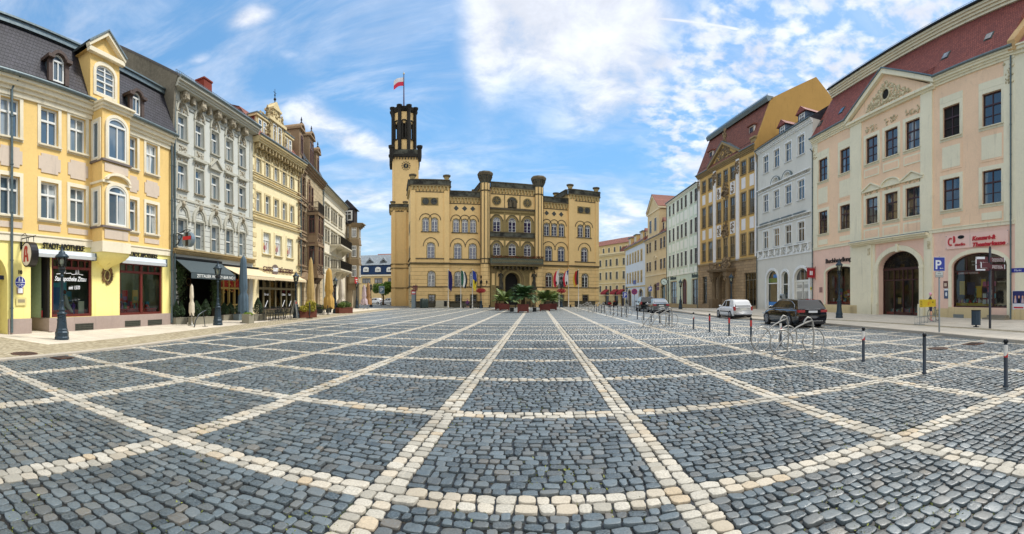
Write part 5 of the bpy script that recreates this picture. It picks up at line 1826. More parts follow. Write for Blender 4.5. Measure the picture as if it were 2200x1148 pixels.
# ================================================================== TOWN HALL
def town_hall():
 D = 68*math.cos(TH(882)-R(-18.5))
 P0 = polar(882,68);P1 = polar(1286,D/math.cos(TH(1286)-R(-18.5)))
 Wl = Wall(P0,P1);L = Wl.L
 r = Wl.root('town_hall','large ochre town hall with corner pavilions, octagonal turrets and a clock tower','town hall')
 Mw = plaster('ochre_render',(230,198,140),.05,.9,.12,.22,.35)
 Mg = ashlar('ochre_courses',(228,196,138),60,.62,.018,.03,1.0,(120,92,52))
 Mk = plaster('weathered_dark_stone',(92,84,68),.3,.9,.4,.4,.8)
 Ms = plaster('olive_sandstone',(142,126,86),.18,.9,.4,.4,.8)
 Mc = relief('dark_parapet_carving',(92,94,84),(34,34,30),2.2)
 Mp = ashlar('basement_stone',(96,92,76),1.5,.7,.03,.25,1.0)
 Mst = plaster('pale_corbel',(178,160,116),.1)
 gl = M_PANEB
 u = lambda px,d = 0:Wl.u(px,d)
 zz = lambda py,px = 902,d = 0:Wl.z(px,py,d)
 zP = zz(385.7);zPb = zz(398);zF = zz(409)
 zW = Wl.z(1000,411.5,.5)
 lev = dict(b1=zz(556.3),b2=zz(566.5),b3=zz(616.5),pl=zz(648))
 uA = u(965);uB = u(1036,.5);uC = u(1166,.5);uD = u(1222)
 YW = .5
 hD,sD = zz(468),zz(497)
 hS,sS = zz(521.5),zz(556)+.05
 hG,sG = zz(583),zz(615.6)
 hB,sB = zz(633.8),zz(651)
 def W2(list_,y):return [((u(a,y)+u(b,y))/2,u(b,y)-u(a,y))for a,b in list_]
 rows ={'PL':(0,[(907.8,921),(927,940.2)],[(917,934.5)],[(919.6,934.5)],[(920.6,935)]),'WL':(YW,[(973.6,986.4),(992.5,1005),(1010,1022.8)],[(976,991),(1008,1023)],[(977,991.7),(1010,1024)],[(980,990),(1012,1023)]),
 'WR':(YW,[(1169.4,1179.7),(1185.3,1196),(1201,1211.8)],[(1172,1185.3),(1199,1212.6)],[(1172.5,1186),(1199.5,1213)],[(1200,1210)]),'PR':(0,[(1242,1252),(1256.8,1268)],[(1249,1262.4)],[(1250,1263.4)],[(1252,1263)])}
 segs ={'PL':(0,uA,zF),'WL':(uA,uB,zW-1.6),'WR':(uC,uD,zW-1.6),'PR':(uD,L,zF)}
 wU = 1.02
 mb = MB();t = MB();wins =[]
 for k,(y,up,mid,gr,ba)in rows.items():
  a,b,top = segs[k]
  ops =[]
  cU = W2(up,y);cM = W2(mid,y);cG = W2(gr,y);cB = W2(ba,y)
  for c,w in cU:ops.append((c-.47,c+.47,sD,hD,.47));wins.append((c,sD,.94,hD-sD,.47,y,'A'))
  for c,w in cM:ops.append((c-.58,c+.58,sS,hS,.58));wins.append((c,sS,1.16,hS-sS,.58,y,'A'))
  for c,w in cG:ops.append((c-.56,c+.56,sG,hG,.56));wins.append((c,sG,1.12,hG-sG,.56,y,'A'))
  for c,w in cB:ops.append((c-.5,c+.5,sB,hB,0));wins.append((c,sB,1.0,hB-sB,0,y,'T'))
  wall_mesh(mb,a,b,lev['b2'],top,ops,.25,y,0,0)
  wall_mesh(mb,a,b,lev['pl'],lev['b2'],ops,.25,y,1,1)
  wall_mesh(mb,a,b,-.3,lev['pl'],ops,.25,y,2,2)
  # hood arcs
  hw = .95 if len(cU)>1 else .9
  for c,w in cU:t.arc(c,hD-.35,hw*.86 if len(cU)==3 else .9,.95,.1,y-.07,y+.01,0,180,12,0)
  for c,w in cM:t.arc(c,hS-.55,1.15,1.3,.1,y-.07,y+.01,0,180,12,0)
  for cc,o_,w_ in ((cU,(sD,hD),.47),(cM,(sS,hS),.58),(cG,(sG,hG),.56)):
   for c,w in cc:
    t.arc(c,o_[1]-w_,w_,w_,.12,y-.03,y+.01,0,180,12,1)
    for s_ in (-1,1):t.box(c+s_*w_,c+s_*(w_+.12),y-.03,y+.01,o_[0],o_[1]-w_,1)
  t.box(min(c[0]for c in cU)-.75,max(c[0]for c in cU)+.75,y-.14,y+.01,sD-.14,sD-.01,0)
  for c,w in cG:t.box(c-.7,c+.7,y-.1,y+.01,sG-.1,sG,0)
  for c,w in cB:
   t.box(c-.62,c-.5,y-.04,y+.01,sB,hB+.12,1);t.box(c+.5,c+.62,y-.04,y+.01,sB,hB+.12,1);t.box(c-.5,c+.5,y-.04,y+.01,hB,hB+.12,1)
  e0 = a-(0 if k[0]=='W' else .05);e1 = b+(0 if k[0]=='W' else .05)
  t.box(e0,e1,y-.12,y+.02,lev['b1']-.02,lev['b1']+.12,0)
  t.box(e0,e1,y-.26,y+.02,lev['b2']+.0,lev['b2']+.16,0);t.box(e0,e1,y-.17,y+.02,lev['b2']-.16,lev['b2'],1)
  t.box(e0,e1,y-.14,y+.02,lev['b3']-.05,lev['b3']+.08,0)
  t.box(e0,e1,y-.14,y+.02,lev['pl']-.08,lev['pl']+.04,0)
  # side and back walls
 def side_face(x,y0,y1,top,mi=0):
  mb.raw([(x,y0,-.3),(x,y1,-.3),(x,y1,lev['b2']),(x,y0,lev['b2']),(x,y1,top),(x,y0,top)],[(0,1,2,3)],1)
  mb.raw([(x,y0,lev['b2']),(x,y1,lev['b2']),(x,y1,top),(x,y0,top)],[(0,1,2,3)],0)
 DP = 7.0
 side_face(0,0,DP,zF);side_face(uA,YW-.5,DP,zF);side_face(uD,0,DP,zF);side_face(L,0,26,zF)
 mb.raw([(0,DP,zW-2),(uA,DP,zW-2),(uA,DP,zF),(0,DP,zF)],[(0,1,2,3)],0)
 side_face(.7,DP,12,zW-1.6)
 mb.raw([(.7,25,-.3),(L,25,-.3),(L,25,zW-1.6),(.7,25,zW-1.6)],[(0,1,2,3)],0)
 mb.raw([(0,DP,-.3),(.7,DP,-.3),(.7,DP,zF),(0,DP,zF)],[(0,1,2,3)],0)
 # rear-left pavilion
 ru0,ru1,ry0,ry1 = Wl.u(840.5,12),4.5,12,17.5
 zR = Wl.z(850,452,12);zRP = Wl.z(850,439,12)
 for x in (ru0,ru1):side_face(x,ry0,ry1,zR)
 mb.raw([(ru0,ry0,-.3),(ru1,ry0,-.3),(ru1,ry0,zR),(ru0,ry0,zR),(ru0,ry1,-.3),(ru1,ry1,-.3),(ru1,ry1,zR),(ru0,ry1,zR)],[(0,1,2,3),(4,5,6,7)],0)
 # roof deck
 mb.raw([(.3,YW,zW-1.7),(L,YW,zW-1.7),(L,25,zW-1.7),(.3,25,zW-1.7)],[(0,1,2,3)],2)
 # centre
 YC = -.35
 ca,cb = u(1050.5,YC),u(1152.5,YC)
 cw3 =[((u(a,YC)+u(b,YC))/2)for a,b in ((1059,1075.5),(1093,1108),(1125.7,1141))]
 xm = sum(cw3)/3;sp =(cw3[2]-cw3[0])/2;cw3 =[xm-sp,xm,xm+sp]
 zc = lambda py,px = 1067:Wl.z(px,py,YC)
 zCt = zc(391,1052);zCf = zc(415,1060)
 U0,U1 = zc(498),zc(466.6);L0,L1 = zc(549),zc(522.5)
 hwU = .62
 por =(xm-1.22,xm+1.22,-.1,zc(586,1105),1.22)
 ops =[(c-hwU,c+hwU,U0,U1,hwU)for c in cw3]+[(c-hwU,c+hwU,L0,L1,hwU)for c in cw3]
 cmb = MB()
 zmid = zc(449);zlow = zc(553)
 wall_mesh(cmb,ca-1,cb+1,zmid,zCf+.2,[],.3,YC,0)
 wall_mesh(cmb,ca-1,cb+1,zlow,zmid,ops,.3,YC,3,3)
 wall_mesh(cmb,ca-1,cb+1,-.3,zlow,[por],1.4,YC,3,3)
 cmb.raw([(ca-1,YC,zlow),(ca-1,9,zlow),(ca-1,9,zCf+.2),(ca-1,YC,zCf+.2)],[(0,1,2,3)],0)
 cmb.raw([(cb+1,YC,zlow),(cb+1,9,zlow),(cb+1,9,zCf+.2),(cb+1,YC,zCf+.2)],[(0,1,2,3)],0)
 cmb.raw([(ca-1,9,zlow),(cb+1,9,zlow),(cb+1,9,zCf+.2),(ca-1,9,zCf+.2)],[(0,1,2,3)],0)
 cmb.box(por[0],por[1],1.0,1.1,-.1,por[3],4)
 cmb.build('central_projection',[Mw,Mg,Mp,Ms,M_DARK],r)
 for c in cw3:
  for z0,z1 in ((U0,U1),(L0,L1)):
   window(r,c,z0,2*hwU,z1-z0,'A',hwU,.08,.2,M_WHITEF,gl,0,0,False,y=YC)
   t.arc(c,z1-hwU,hwU,hwU,.24,YC-.06,YC,0,180,14,1);t.arc(c,z1-hwU,hwU+.3,hwU+.3,.09,YC-.1,YC,0,180,14,0)
   for s_ in (-1,1):
    t.box(c+s_*hwU,c+s_*(hwU+.24),YC-.06,YC,z0,z1-hwU,1)
    t.prism_y([(c+s_*(sp/2-.12),z1+.42),(c+s_*(sp/2-.85),z1+.42),(c+s_*(sp/2-.12),z1-.5)][::s_],YC-.02,YC,3)
 for x in [cw3[0]-sp/2,cw3[0]+sp/2,cw3[1]+sp/2,cw3[2]+sp/2]:
  t.box(x-.14,x+.14,YC-.1,YC,zlow,zmid,1)
  t.box(x-.05,x+.05,YC-.06,YC,zmid,zCf-.1,0)
 t.box(ca-.2,cb+.2,YC-.28,YC,zmid-.12,zmid+.18,0);t.box(ca,cb,YC-.16,YC,zmid-.5,zmid-.12,1)
 t.box(ca,cb,YC-.2,YC,U0-.12,U0-.0,0);t.box(ca,cb,YC-.12,YC,U0-.75,U0-.12,2);t.box(ca,cb,YC-.22,YC,U0-.87,U0-.75,0)
 # rosettes and the niche with figures
 for px,py in ((1067,431.4),(1132.8,436.6)):
  c = u(px,YC);z = Wl.z(px,py,YC);R0 = .72
  t.arc(c,z,R0-.14,R0-.14,.16,YC-.1,YC,0,359.9,20,1);t.arc(c,z,.0,.0,R0-.14,YC-.04,YC,0,359.9,20,4)
  for k in range(8):
   a = k*math.pi/4;t.tube([(c,YC-.07,z),(c+.52*math.cos(a),YC-.07,z+.52*math.sin(a))],[.04,.08],5,1)
  t.ball((c,YC-.08,z),.12,1)
 c = xm;z0,z1 = zc(450,1101),zc(425,1101);rr = random.Random(6)
 t.prism_y([(c+x,z0+.05+z)for x,z in outline(1.5,z1-z0,.75)],YC-.05,YC,4)
 t.arc(c,z1-.75,.75,.75,.14,YC-.1,YC,0,180,14,1)
 t.knobs(c-.65,c+.65,z0+.15,z1-.4,YC-.12,46,.16,0,rr,lambda x,z:True,.8)
 for dx in (-.35,.35):t.ball((c+dx,YC-.22,z0+1.2),(.15,.13,.18),0);t.lathe([(.3,0),(.26,.4),(.18,.85)],(c+dx,YC-.2,z0+.25),8,0)
 # diamonds, medallions
 for px,py,y in ((980,447.6,YW),(998.2,448.3,YW),(1015.7,448.9,YW),(1174.4,458,YW),(1190.3,459.6,YW),(1205.7,461,YW)):
  c = u(px,y);z = Wl.z(px,py,y);q = .42
  t.prism_y([(c-q,z),(c,z-q),(c+q,z),(c,z+q)],y-.03,y,4)
 for (xl,xr)in ((905,941.5),(1240.4,1268)):
  a,b = u(xl),u(xr);z0,z1 = zz(441),zz(424.3)
  t.box(a,b,-.06,0,z0,z1,1)
  for k in (-1,1):
   c =(a+b)/2+k*(b-a)*.245;z =(z0+z1)/2
   t.arc(c,z,0,0,.46,-.09,-.06,0,359.9,18,4);t.arc(c,z,.46,.46,.07,-.1,-.06,0,359.9,18,0)
   t.knobs(c-.3,c+.3,z-.3,z+.3,-.1,14,.09,2,rr)
   # corner strips
 for a,b in ((0,u(892.5)),(u(954),uA),(uD,u(1234)),(u(1279),L)):
  t.box(a,b,-.14,0,lev['b2']+.16,zF,5);t.box(a,b,-.10,0,-.1,lev['b2']-.17,6)
  # parapets with corbel friezes
 def parapet(u0,u1,y,z_foot,z_top,mbx,rear=None):
  h = z_top-z_foot
  zf = z_foot+h*.42
  mbx.box(u0-.1,u1+.1,y-.4,y+.5,zf,zf+.16,0)
  mbx.box(u0+.002,u1-.002,y+.001,y+.4,z_foot-.35,zf,3)
  mbx.box(u0-.05,u1+.05,y-.34,y+.1,zf+.16,z_top-.14,2);mbx.box(u0-.12,u1+.12,y-.42,y+.16,z_top-.14,z_top,0)
  n = max(3,int((u1-u0)/.52))
  for i in range(n):
   c = u0+(u1-u0)*(i+.5)/n
   mbx.box(c-.1,c+.1,y-.3,y,z_foot+h*.05,zf,7)
   mbx.prism_x([(y,z_foot+h*.05),(y,z_foot-.12),(y-.3,z_foot+h*.05)],c-.1,c+.1,7)
  mbx.box(u0,u1,y-.36,y,zf-.1,zf,7)
  mbx.box(u0,u1,y-.06,y,z_foot-.28,z_foot-.16,0)
 def parapet_side(x,y0,y1,z_foot,z_top,mbx,s_):
  h = z_top-z_foot;zf = z_foot+h*.42
  mbx.box(x-s_*.001,x-s_*.3,y0,y1,z_foot-.35,zf,3)
  mbx.box(x,x+s_*.4,y0,y1,zf,zf+.16,0);mbx.box(x,x+s_*.34,y0,y1,zf+.16,z_top-.14,2);mbx.box(x,x+s_*.42,y0,y1,z_top-.14,z_top,0)
  n = max(3,int((y1-y0)/.52))
  for i in range(n):
   c = y0+(y1-y0)*(i+.5)/n;mbx.box(x,x+s_*.3,c-.1,c+.1,z_foot+h*.05,zf,7)
 def post(x,y,z0,z1,rad,mbx,n=8):
  mbx.lathe([(rad*.72,z0),(rad*.72,z1-rad*1.1),(rad*1.05,z1-rad*.55),(rad*1.25,z1-rad*.3),(rad*1.25,z1),(rad*.9,z1+.04)],(x,y,0),n,5 if False else 7,False)
  mbx.lathe([(rad*1.06,z1-rad*.55),(rad*1.3,z1-rad*.3),(rad*1.3,z1+.05),(.01,z1+.09)],(x,y,0),n,0,False)
 parapet(0,uA,0,zF,zP,t);parapet(uD,L,0,zF,zP,t)
 parapet_side(0,0,DP,zF,zP,t,-1);parapet_side(uA,.4,DP,zF,zP,t,1);parapet_side(uD,.4,DP,zF,zP,t,-1);parapet_side(L,0,24,zF,zP,t,1)
 parapet(uA,uB,YW,zW-1.75,zW,t);parapet(uC,uD,YW,zW-1.75,zW,t)
 parapet(ca+.3,cb-.3,YC,zCf+.1,zCt,t)
 parapet_side(ca-1,.3,9,zCf+.1,zCt,t,-1);parapet_side(cb+1,.3,9,zCf+.1,zCt,t,1)
 parapet(ru0,ru1,ry0,zR,zRP,t);parapet_side(ru0,ry0,ry1,zR,zRP,t,-1)
 parapet_side(.7,DP,12,zW-1.75,zW,t,-1)
 for x,y in ((.35,.25),(uA-.35,.25),(uD+.35,.25),(L-.35,.25),(.35,DP-.3),(uD+.35,DP-.3),(uA-.35,DP-.3),(ca-.5,8.6),(cb+.5,8.6)):
  post(x,y,zF-.2,zP+.75,.48,t)
 for x,y in ((ru0+.3,ry0+.3),(ru0+.3,ry1-.3),(ru0+2.6,ry0+.3)):post(x,y,zR-.2,zRP+.5,.42,t)
 for a_ in (ru0+.25,ru0+2.3):t.box(a_,a_+.5,ry0-.14,ry0,-.1,zR,5)
 for s_,y0 in ((0,1),(0,3.6)):
  for z0,z1 in ((sD,hD),(sS,hS),(sG,hG)):
   t.box(-.03,0,y0+.6,y0+1.7,z0,z1-.3,4)
 for y0 in (8,10):
  for z0,z1 in ((sD,hD),(sS,hS),(sG,hG)):t.box(.67,.7,y0,y0+1.1,z0,z1-.3,4)
 for x,y0,y1 in ((0,0,DP),(.7,DP,12),(ru0,ry0,ry1)):
  for z in (lev['b1'],lev['b2'],lev['b3']):t.box(x-.15,x,y0,y1,z,z+.14,0)
 for z in (lev['b1'],lev['b2'],lev['b3']):t.box(ru0-.1,ru1,ry0-.15,ry0,z,z+.14,0)
 mb.build('wall',[Mw,Mg,Mp],r)
 rose = simple('smoky_relief',(70,74,72),.8,noise=.3,nscale=14)
 t.build('stone_trim',[Mk,Ms,Mc,Mw,rose,Mw,Mg,Mst],r)
 for c,z,w,h,rise,y,st in wins:
  window(r,c,z,w,h,st,rise,.075,.18,M_WHITEF if st=='A' else M_GREYF,gl if z>lev['b2']else M_PANE,0,0,False,y=y)
  # octagonal turrets
 for px,pt in ((1042.5,369.5),(1157.3,379.5)):
  c = u(px,-.5);y = -.45;zt = Wl.z(px,pt+1,-.5);rad = .74
  m = MB()
  m.lathe([(rad*1.02,-.3),(rad*1.02,lev['b2'])],(c,y,0),8,1,False)
  m.lathe([(rad,lev['b2']),(rad,zt-1.75)],(c,y,0),8,0,False)
  for k in range(8):
   a = 2*math.pi*(k+.5)/8
   m.tube([(c+rad*math.cos(a),y+rad*math.sin(a),lev['b2']+.2),(c+rad*math.cos(a),y+rad*math.sin(a),zt-1.75)],.07,5,2,False)
  for z in (lev['b1'],lev['b2'],lev['b3']-.05,zt-3.0,zt-7.2 if False else zt-3.0):m.lathe([(rad*1.12,z),(rad*1.12,z+.14)],(c,y,0),8,2,False)
  m.lathe([(rad*.98,zt-1.75),(rad*1.05,zt-1.6),(rad*1.5,zt-.75),(rad*1.5,zt-.5)],(c,y,0),8,3,False)
  m.lathe([(rad*1.62,zt-.6),(rad*1.72,zt-.25),(rad*1.5,zt),(.01,zt+.1)],(c,y,0),8,2,False)
  for k in range(16):
   a = 2*math.pi*(k+.5)/16;m.tube([(c+rad*1.05*math.cos(a),y+rad*1.05*math.sin(a),zt-1.5),(c+rad*1.5*math.cos(a),y+rad*1.5*math.sin(a),zt-.7)],.07,4,2,False)
  m.build('turret',[Mw,Mg,Mk,Mc],r)
  # balcony over the portal
 a,b = u(1052,-1.2),u(1165,-1.2)
 z0,z1 = Wl.z(1075,565.5,-1.3),Wl.z(1075,554.5,-1.3)
 m = MB()
 m.box(a,b,-1.9,-.36,z0-.3,z0-.05,0);m.box(a+.1,b-.1,-1.8,-.36,z0-.45,z0-.3,1)
 m.box(a+.05,b-.05,-1.8,-1.68,z0-.05,z1-.08,2);m.box(a,b,-1.86,-1.6,z1-.08,z1,0)
 for s_ in (a+.05,b-.17):m.box(s_,s_+.12,-1.68,-.36,z0-.05,z1,2)
 n = 11
 for i in range(n):
  c = a+.9+(b-a-1.8)*i/(n-1)
  m.prism_x([(-.36,z0-.45),(-1.5,z0-.45),(-1.3,z0-.85),(-.36,z0-1.0)],c-.13,c+.13,0)
 for i in range(22):
  c = a+.4+(b-a-.8)*i/21;m.arc(c,(z0+z1)/2-.08,.11,.11,.05,-1.83,-1.8,0,359.9,10,1)
 m.build('balcony',[Mk,Ms,simple('green_bronze_parapet',(84,92,80),.8,noise=.3)],r)
 m = MB();rr = random.Random(12)
 for i in range(900):
  x = rr.uniform(a,b);y = rr.uniform(-1.98,-1.55);z = z1+rr.uniform(-.05,.32)
  s_ = rr.uniform(.05,.09)
  m.raw([(x-s_,y,z),(x+s_,y+rr.uniform(-.05,.05),z+rr.uniform(-.04,.04)),(x,y-s_,z+s_)],[(0,1,2)],rr.choice((0,0,1,1,2)))
 m.build('flower_boxes',[simple('geranium_red',(140,32,36),.7),simple('geranium_leaf',(50,70,34),.7),simple('dry_leaf',(92,60,40),.8)],r)
 # portal
 m = MB();c = xm;cz = por[3]-1.22;y = YC
 for k,(w0,w1,p,mi)in enumerate(((1.22,.3,.12,0),(1.54,.3,.2,1),(1.86,.34,.3,0))):
  m.arc(c,cz,w0,w0,w1,y-p,y,0,180,20,mi)
  for s_ in (-1,1):m.box(c+s_*w0,c+s_*(w0+w1),y-p,y,-.1,cz,mi)
 for s_ in (-1,1):
  x = c+s_*4.0
  xx = u(1059,YC)if s_<0 else u(1159,YC)
  m.box(xx-.42,xx+.42,y-.25,y,-.1,z0-1.0,0)
  m.box(xx-.22,xx+.22,y-.28,y-.25,lev['b3']+.3,z0-1.6,2)
  m.box(xx-.5,xx+.5,y-.3,y,z0-1.6,z0-.46,1)
  xs = u(1074.4,YC)if s_<0 else u(1145.5,YC)
  m.box(xs-.55,xs+.55,y-.5,y,-.1,lev['b3']-.35,1)
  for dz in range(3):m.prism_y([(xs-.5+dz*.34,z0-1.5),(xs-.5+dz*.34+.3,z0-1.5),(xs-.35+dz*.34,z0-1.15)],y-.03,y,2)
  m.box(xs-.62,xs+.62,y-.02,y,lev['b3']+.2,z0-1.5,2)
 m.box(ca-.9,c-2.4,y-.16,y,lev['b3']-.06,lev['b3']+.1,3);m.box(c+2.4,cb+.9,y-.16,y,lev['b3']-.06,lev['b3']+.1,3)
 m.box(ca-.9,c-2.4,y-.06,y,-.1,lev['pl'],3);m.box(c+2.4,cb+.9,y-.06,y,-.1,lev['pl'],3)
 for k in range(3):m.box(c-2.2-k*.3,c+2.2+k*.3,y-.5-k*.32,y-.31 if k==0 else y-.5-(k-1)*.32,-.2,.36-k*.13,1)
 m.build('portal',[Ms,plaster('portal_stone',(124,108,76),.2,.9,.4),Mw,Mk],r)
 # two statues on pedestals beside the portal
 for s_ in (-1,1):
  xs = u(1074.4,YC)if s_<0 else u(1145.5,YC)
  m = MB();zb = lev['b3']-.3;H = Wl.z(1075,581,YC)-zb;yy = y-.45
  m.box(xs-.4,xs+.4,yy-.3,yy+.3,zb-.04,zb+.16)
  m.tube([(xs-.12*s_,yy,zb+.15),(xs-.1*s_,yy-.05,zb+H*.3),(xs+.05*s_,yy-.03,zb+H*.52),(xs,yy,zb+H*.68),(xs,yy,zb+H*.82),(xs,yy,zb+H*.86)],[.32,.27,.21,.26,.2,.08],10)
  m.tube([(xs+.12*s_,yy-.1,zb+.15),(xs+.1*s_,yy-.12,zb+H*.35),(xs,yy,zb+H*.5)],[.16,.16,.15],8)
  m.ball((xs,yy-.02,zb+H*.93),(.11,.12,.15),0,10,8)
  for q in (-1,1):
   up = q==s_ or s_>0
   m.tube([(xs+q*.24,yy,zb+H*.79),(xs+q*.42,yy-.1,zb+H*.66),(xs+q*(.38 if up else .2),yy-.25,zb+H*(.86 if up else .6))],[.09,.075,.05],6)
  o = m.build('statue',relief('dark_bronze_stone',(72,70,58),(36,36,32),5))
  o.parent = None
  o.matrix_world = Matrix.Translation((P0.x,P0.y,0))@Matrix.Rotation(Wl.rz,4,'Z')
  o['label'] = 'dark stone robed statue on the pedestal %s of the town hall doorway'%('left' if s_<0 else 'right')
  o['category'] = 'statue';o['group'] = 'statues flanking the town hall portal'
  # ---------------- tower
 YT = 17.6
 a,b = Wl.u(843.5,YT),Wl.u(898.7,YT);w = b-a;c =(a+b)/2;yc = YT+w/2
 z = lambda py:Wl.z(870,py,YT)
 m = MB()
 zg = z(337.5)
 m.box(a,b,YT,YT+w,-.3,zg,0)
 m.box(a-.06,a+.35,YT-.08,YT+w+.06,-.3,zg,0);m.box(b-.35,b+.06,YT-.08,YT+w+.06,-.3,zg,0)
 ga,gb = Wl.u(841,YT-.5),Wl.u(901.5,YT-.5)
 e = .35
 m.box(a-e,b+e,YT-e,YT+w+e,zg,zg+.5,1);
 zr = z(322);zr2 = z(317)
 for x0,x1,y0,y1 in ((a-e,b+e,YT-e,YT-e+.2),(a-e,b+e,YT+w+e-.2,YT+w+e),(a-e,a-e+.2,YT-e+.2,YT+w+e-.2),(b+e-.2,b+e,YT-e+.2,YT+w+e-.2)):
  m.box(x0,x1,y0,y1,zg+.5,zr,2)
 for x in (a-e+.1,b+e-.1):
  for y in (YT-e+.1,YT+w+e-.1):
   m.lathe([(.3,zg-.9),(.42,zg),(.42,zr2-.4),(.6,zr2-.1),(.62,zr2+.25),(.01,zr2+.3)],(x,y,0),8,1,False)
 for k in range(9):
  x = a+(b-a)*(k+.5)/9;m.box(x-.08,x+.08,YT-.3,YT,zg-.45,zg,1)
  # octagonal lantern
 ro =(Wl.u(892.5,yc)-Wl.u(842.8,yc))/2*1.0
 co =(Wl.u(892.5,yc)+Wl.u(842.8,yc))/2
 zo0,zo1,zo2,zo3,zo4 = zg+.4,z(296),z(258),z(250),z(237)
 P =[(co+ro*math.cos(math.pi/8+k*math.pi/4),yc+ro*math.sin(math.pi/8+k*math.pi/4))for k in range(8)]
 for k in range(8):
  p,q = P[k],P[(k+1)%8]
  for f,za,zb_,mi in ((1,zo0,zo1,0),(1,z(262),zo4,0)):
   ins = .93
   pts =[(co+(x-co)*ins,yc+(y-yc)*ins)for x,y in (p,q)]
   m.raw([(*pts[0],za),(*pts[1],za),(*pts[1],zb_),(*pts[0],zb_)],[(0,1,2,3)],mi)
  m.tube([(*p,zo0),(*p,zo4+.3)],.36,8,1,False)
  # arches in each side
  mid =((p[0]+q[0])/2,(p[1]+q[1])/2)
  for f in (.32,.68):
   x,y = p[0]+(q[0]-p[0])*f,p[1]+(q[1]-p[1])*f
   m.tube([(x,y,zo1),(x,y,zo2-.2)],.15,6,1,False)
  n_ = 8;pa =[]
  for i in range(n_+1):
   t_ = math.pi*i/n_;f = .5-.36*math.cos(t_)
   pa.append((p[0]+(q[0]-p[0])*f,p[1]+(q[1]-p[1])*f,zo2-.5+.75*math.sin(t_)))
  m.tube(pa,.13,5,1,False)
  m.tube([(p[0]*.99+co*.01,p[1],zo1),(q[0],q[1],zo1)],.12,5,1,False)
 m.lathe([(ro*.55,zo1-.1),(ro*.9,zo1-.05)],(co,yc,0),8,1,False)
 m.lathe([(ro*.66,zo1-.1),(ro*.66,zo4)],(co,yc,0),8,1,False)
 m.lathe([(ro*.9,zo4-.05),(ro*1.02,zo4+.1),(ro*1.12,zo4+.75),(ro*1.12,zo4+.95),(.02,zo4+1.0)],(co,yc,0),8,1,False)
 zt = z(224.5)
 for k in range(8):
  a_ = math.pi/8+k*math.pi/4;x,y = co+ro*1.06*math.cos(a_),yc+ro*1.06*math.sin(a_)
  m.lathe([(.22,zo4-.2),(.42,zo4+.6),(.40,zt-.55),(.58,zt-.25),(.6,zt),(.02,zt+.05)],(x,y,0),8,1,False)
  a2 = a_+math.pi/4;x2,y2 = co+ro*1.06*math.cos(a2),yc+ro*1.06*math.sin(a2)
  m.tube([(x,y,zt-.75),(x2,y2,zt-.75)],.09,4,1,False)
  for f in np.linspace(.15,.85,5):m.tube([(x+(x2-x)*f,y+(y2-y)*f,zo4+.9),(x+(x2-x)*f,y+(y2-y)*f,zt-.75)],.05,4,1,False)
  # brown column panel
 tw = m.build('clock_tower',[Mw,plaster('soot_black_stone',(48,46,42),.3,.9,.4),Mc],r)
 m = MB();cc = Wl.u(872.2,YT);cz = Wl.z(872.2,356.5,YT);y = YT
 for k in range(12):
  a_ = k*math.pi/6;m.tube([(cc+.62*math.cos(a_),y-.06,cz+.66*math.sin(a_)),(cc+.90*math.cos(a_),y-.06,cz+.90*math.sin(a_))],.075,5,0,False)
 m.arc(cc,cz,0,0,.5,y-.07,y-.02,0,359.9,24,0)
 m.tube([(cc,y-.1,cz),(cc+.12,y-.1,cz+.42)],.03,4,1,False);m.tube([(cc,y-.1,cz),(cc-.02,y-.1,cz-.4)],.035,4,1,False)
 m.arc(cc,cz,.1,.1,.04,y-.09,y-.07,0,359.9,12,1)
 m.build('clock_face',[M_IRON,simple('clock_gold',(200,180,120),.4,.3)],r)
 return Wl,(co,yc,zo4+1.0)
WH,TOWER = town_hall()
def flag_mesh(w,h,cols,wave=.12,droop=0.3,mats=None,vertical=False):
 "rippling cloth hanging from its hoist edge at x=0; bands from top (or from hoist when vertical)"
 nx,nz = 16,12;m = MB()
 vs =[]
 for i in range(nx+1):
  for j in range(nz+1):
   fx,fz = i/nx,j/nz
   x = fx*w*(1-.25*droop);z = -fz*h-fx*fx*h*droop
   y = wave*math.sin(fx*7+fz*1.5)*(.3+fx)
   vs.append((x,y,z))
 k = len(cols)
 for i in range(nx):
  for j in range(nz):
   a = i*(nz+1)+j
   ci = min(k-1,int((i/nx if vertical else j/nz)*k))
   m.f.append((a,a+1,a+nz+2,a+nz+1));m.mi.append(ci);m.sm.append(True)
 m.v = vs
 return m
def tower_flag():
 co,yc,z0 = TOWER
 base = WH.w(co,yc,z0+.05)
 rr,_ = WH.hit(864,yc)
 ztop = hgt(rr,153)
 e = empty('flagpole',base,WH.rz,'tall flagpole on top of the clock tower carrying a white and red flag','flagpole')
 H = ztop-base.z
 m = MB();m.tube([(0,0,0),(0,0,H-.6)],[.16,.08],8);m.ball((0,0,H-.5),.2,1);m.tube([(0,0,H-.4),(0,0,H)],.04,5,1)
 m.build('pole',[simple('purple_brown_pole',(74,58,88),.5),simple('gilt',(190,180,150),.4,.4)],e)
 cw,cr,cy2 = simple('flag_white',(216,214,216),.8),simple('flag_red',(204,44,72),.8),simple('flag_gold',(196,176,110),.8)
 m = flag_mesh(2.3,1.7,[0,1],.18,.45)
 m.v =[(-x,y,z)for x,y,z in m.v]
 m.knobs(-1.5,-.9,-1.35,-.75,.0,14,.14,2,random.Random(1),None,.3)
 o = m.build('flag',[cw,cr,cy2],e);o.location =(0,0,H-1.2)
tower_flag()
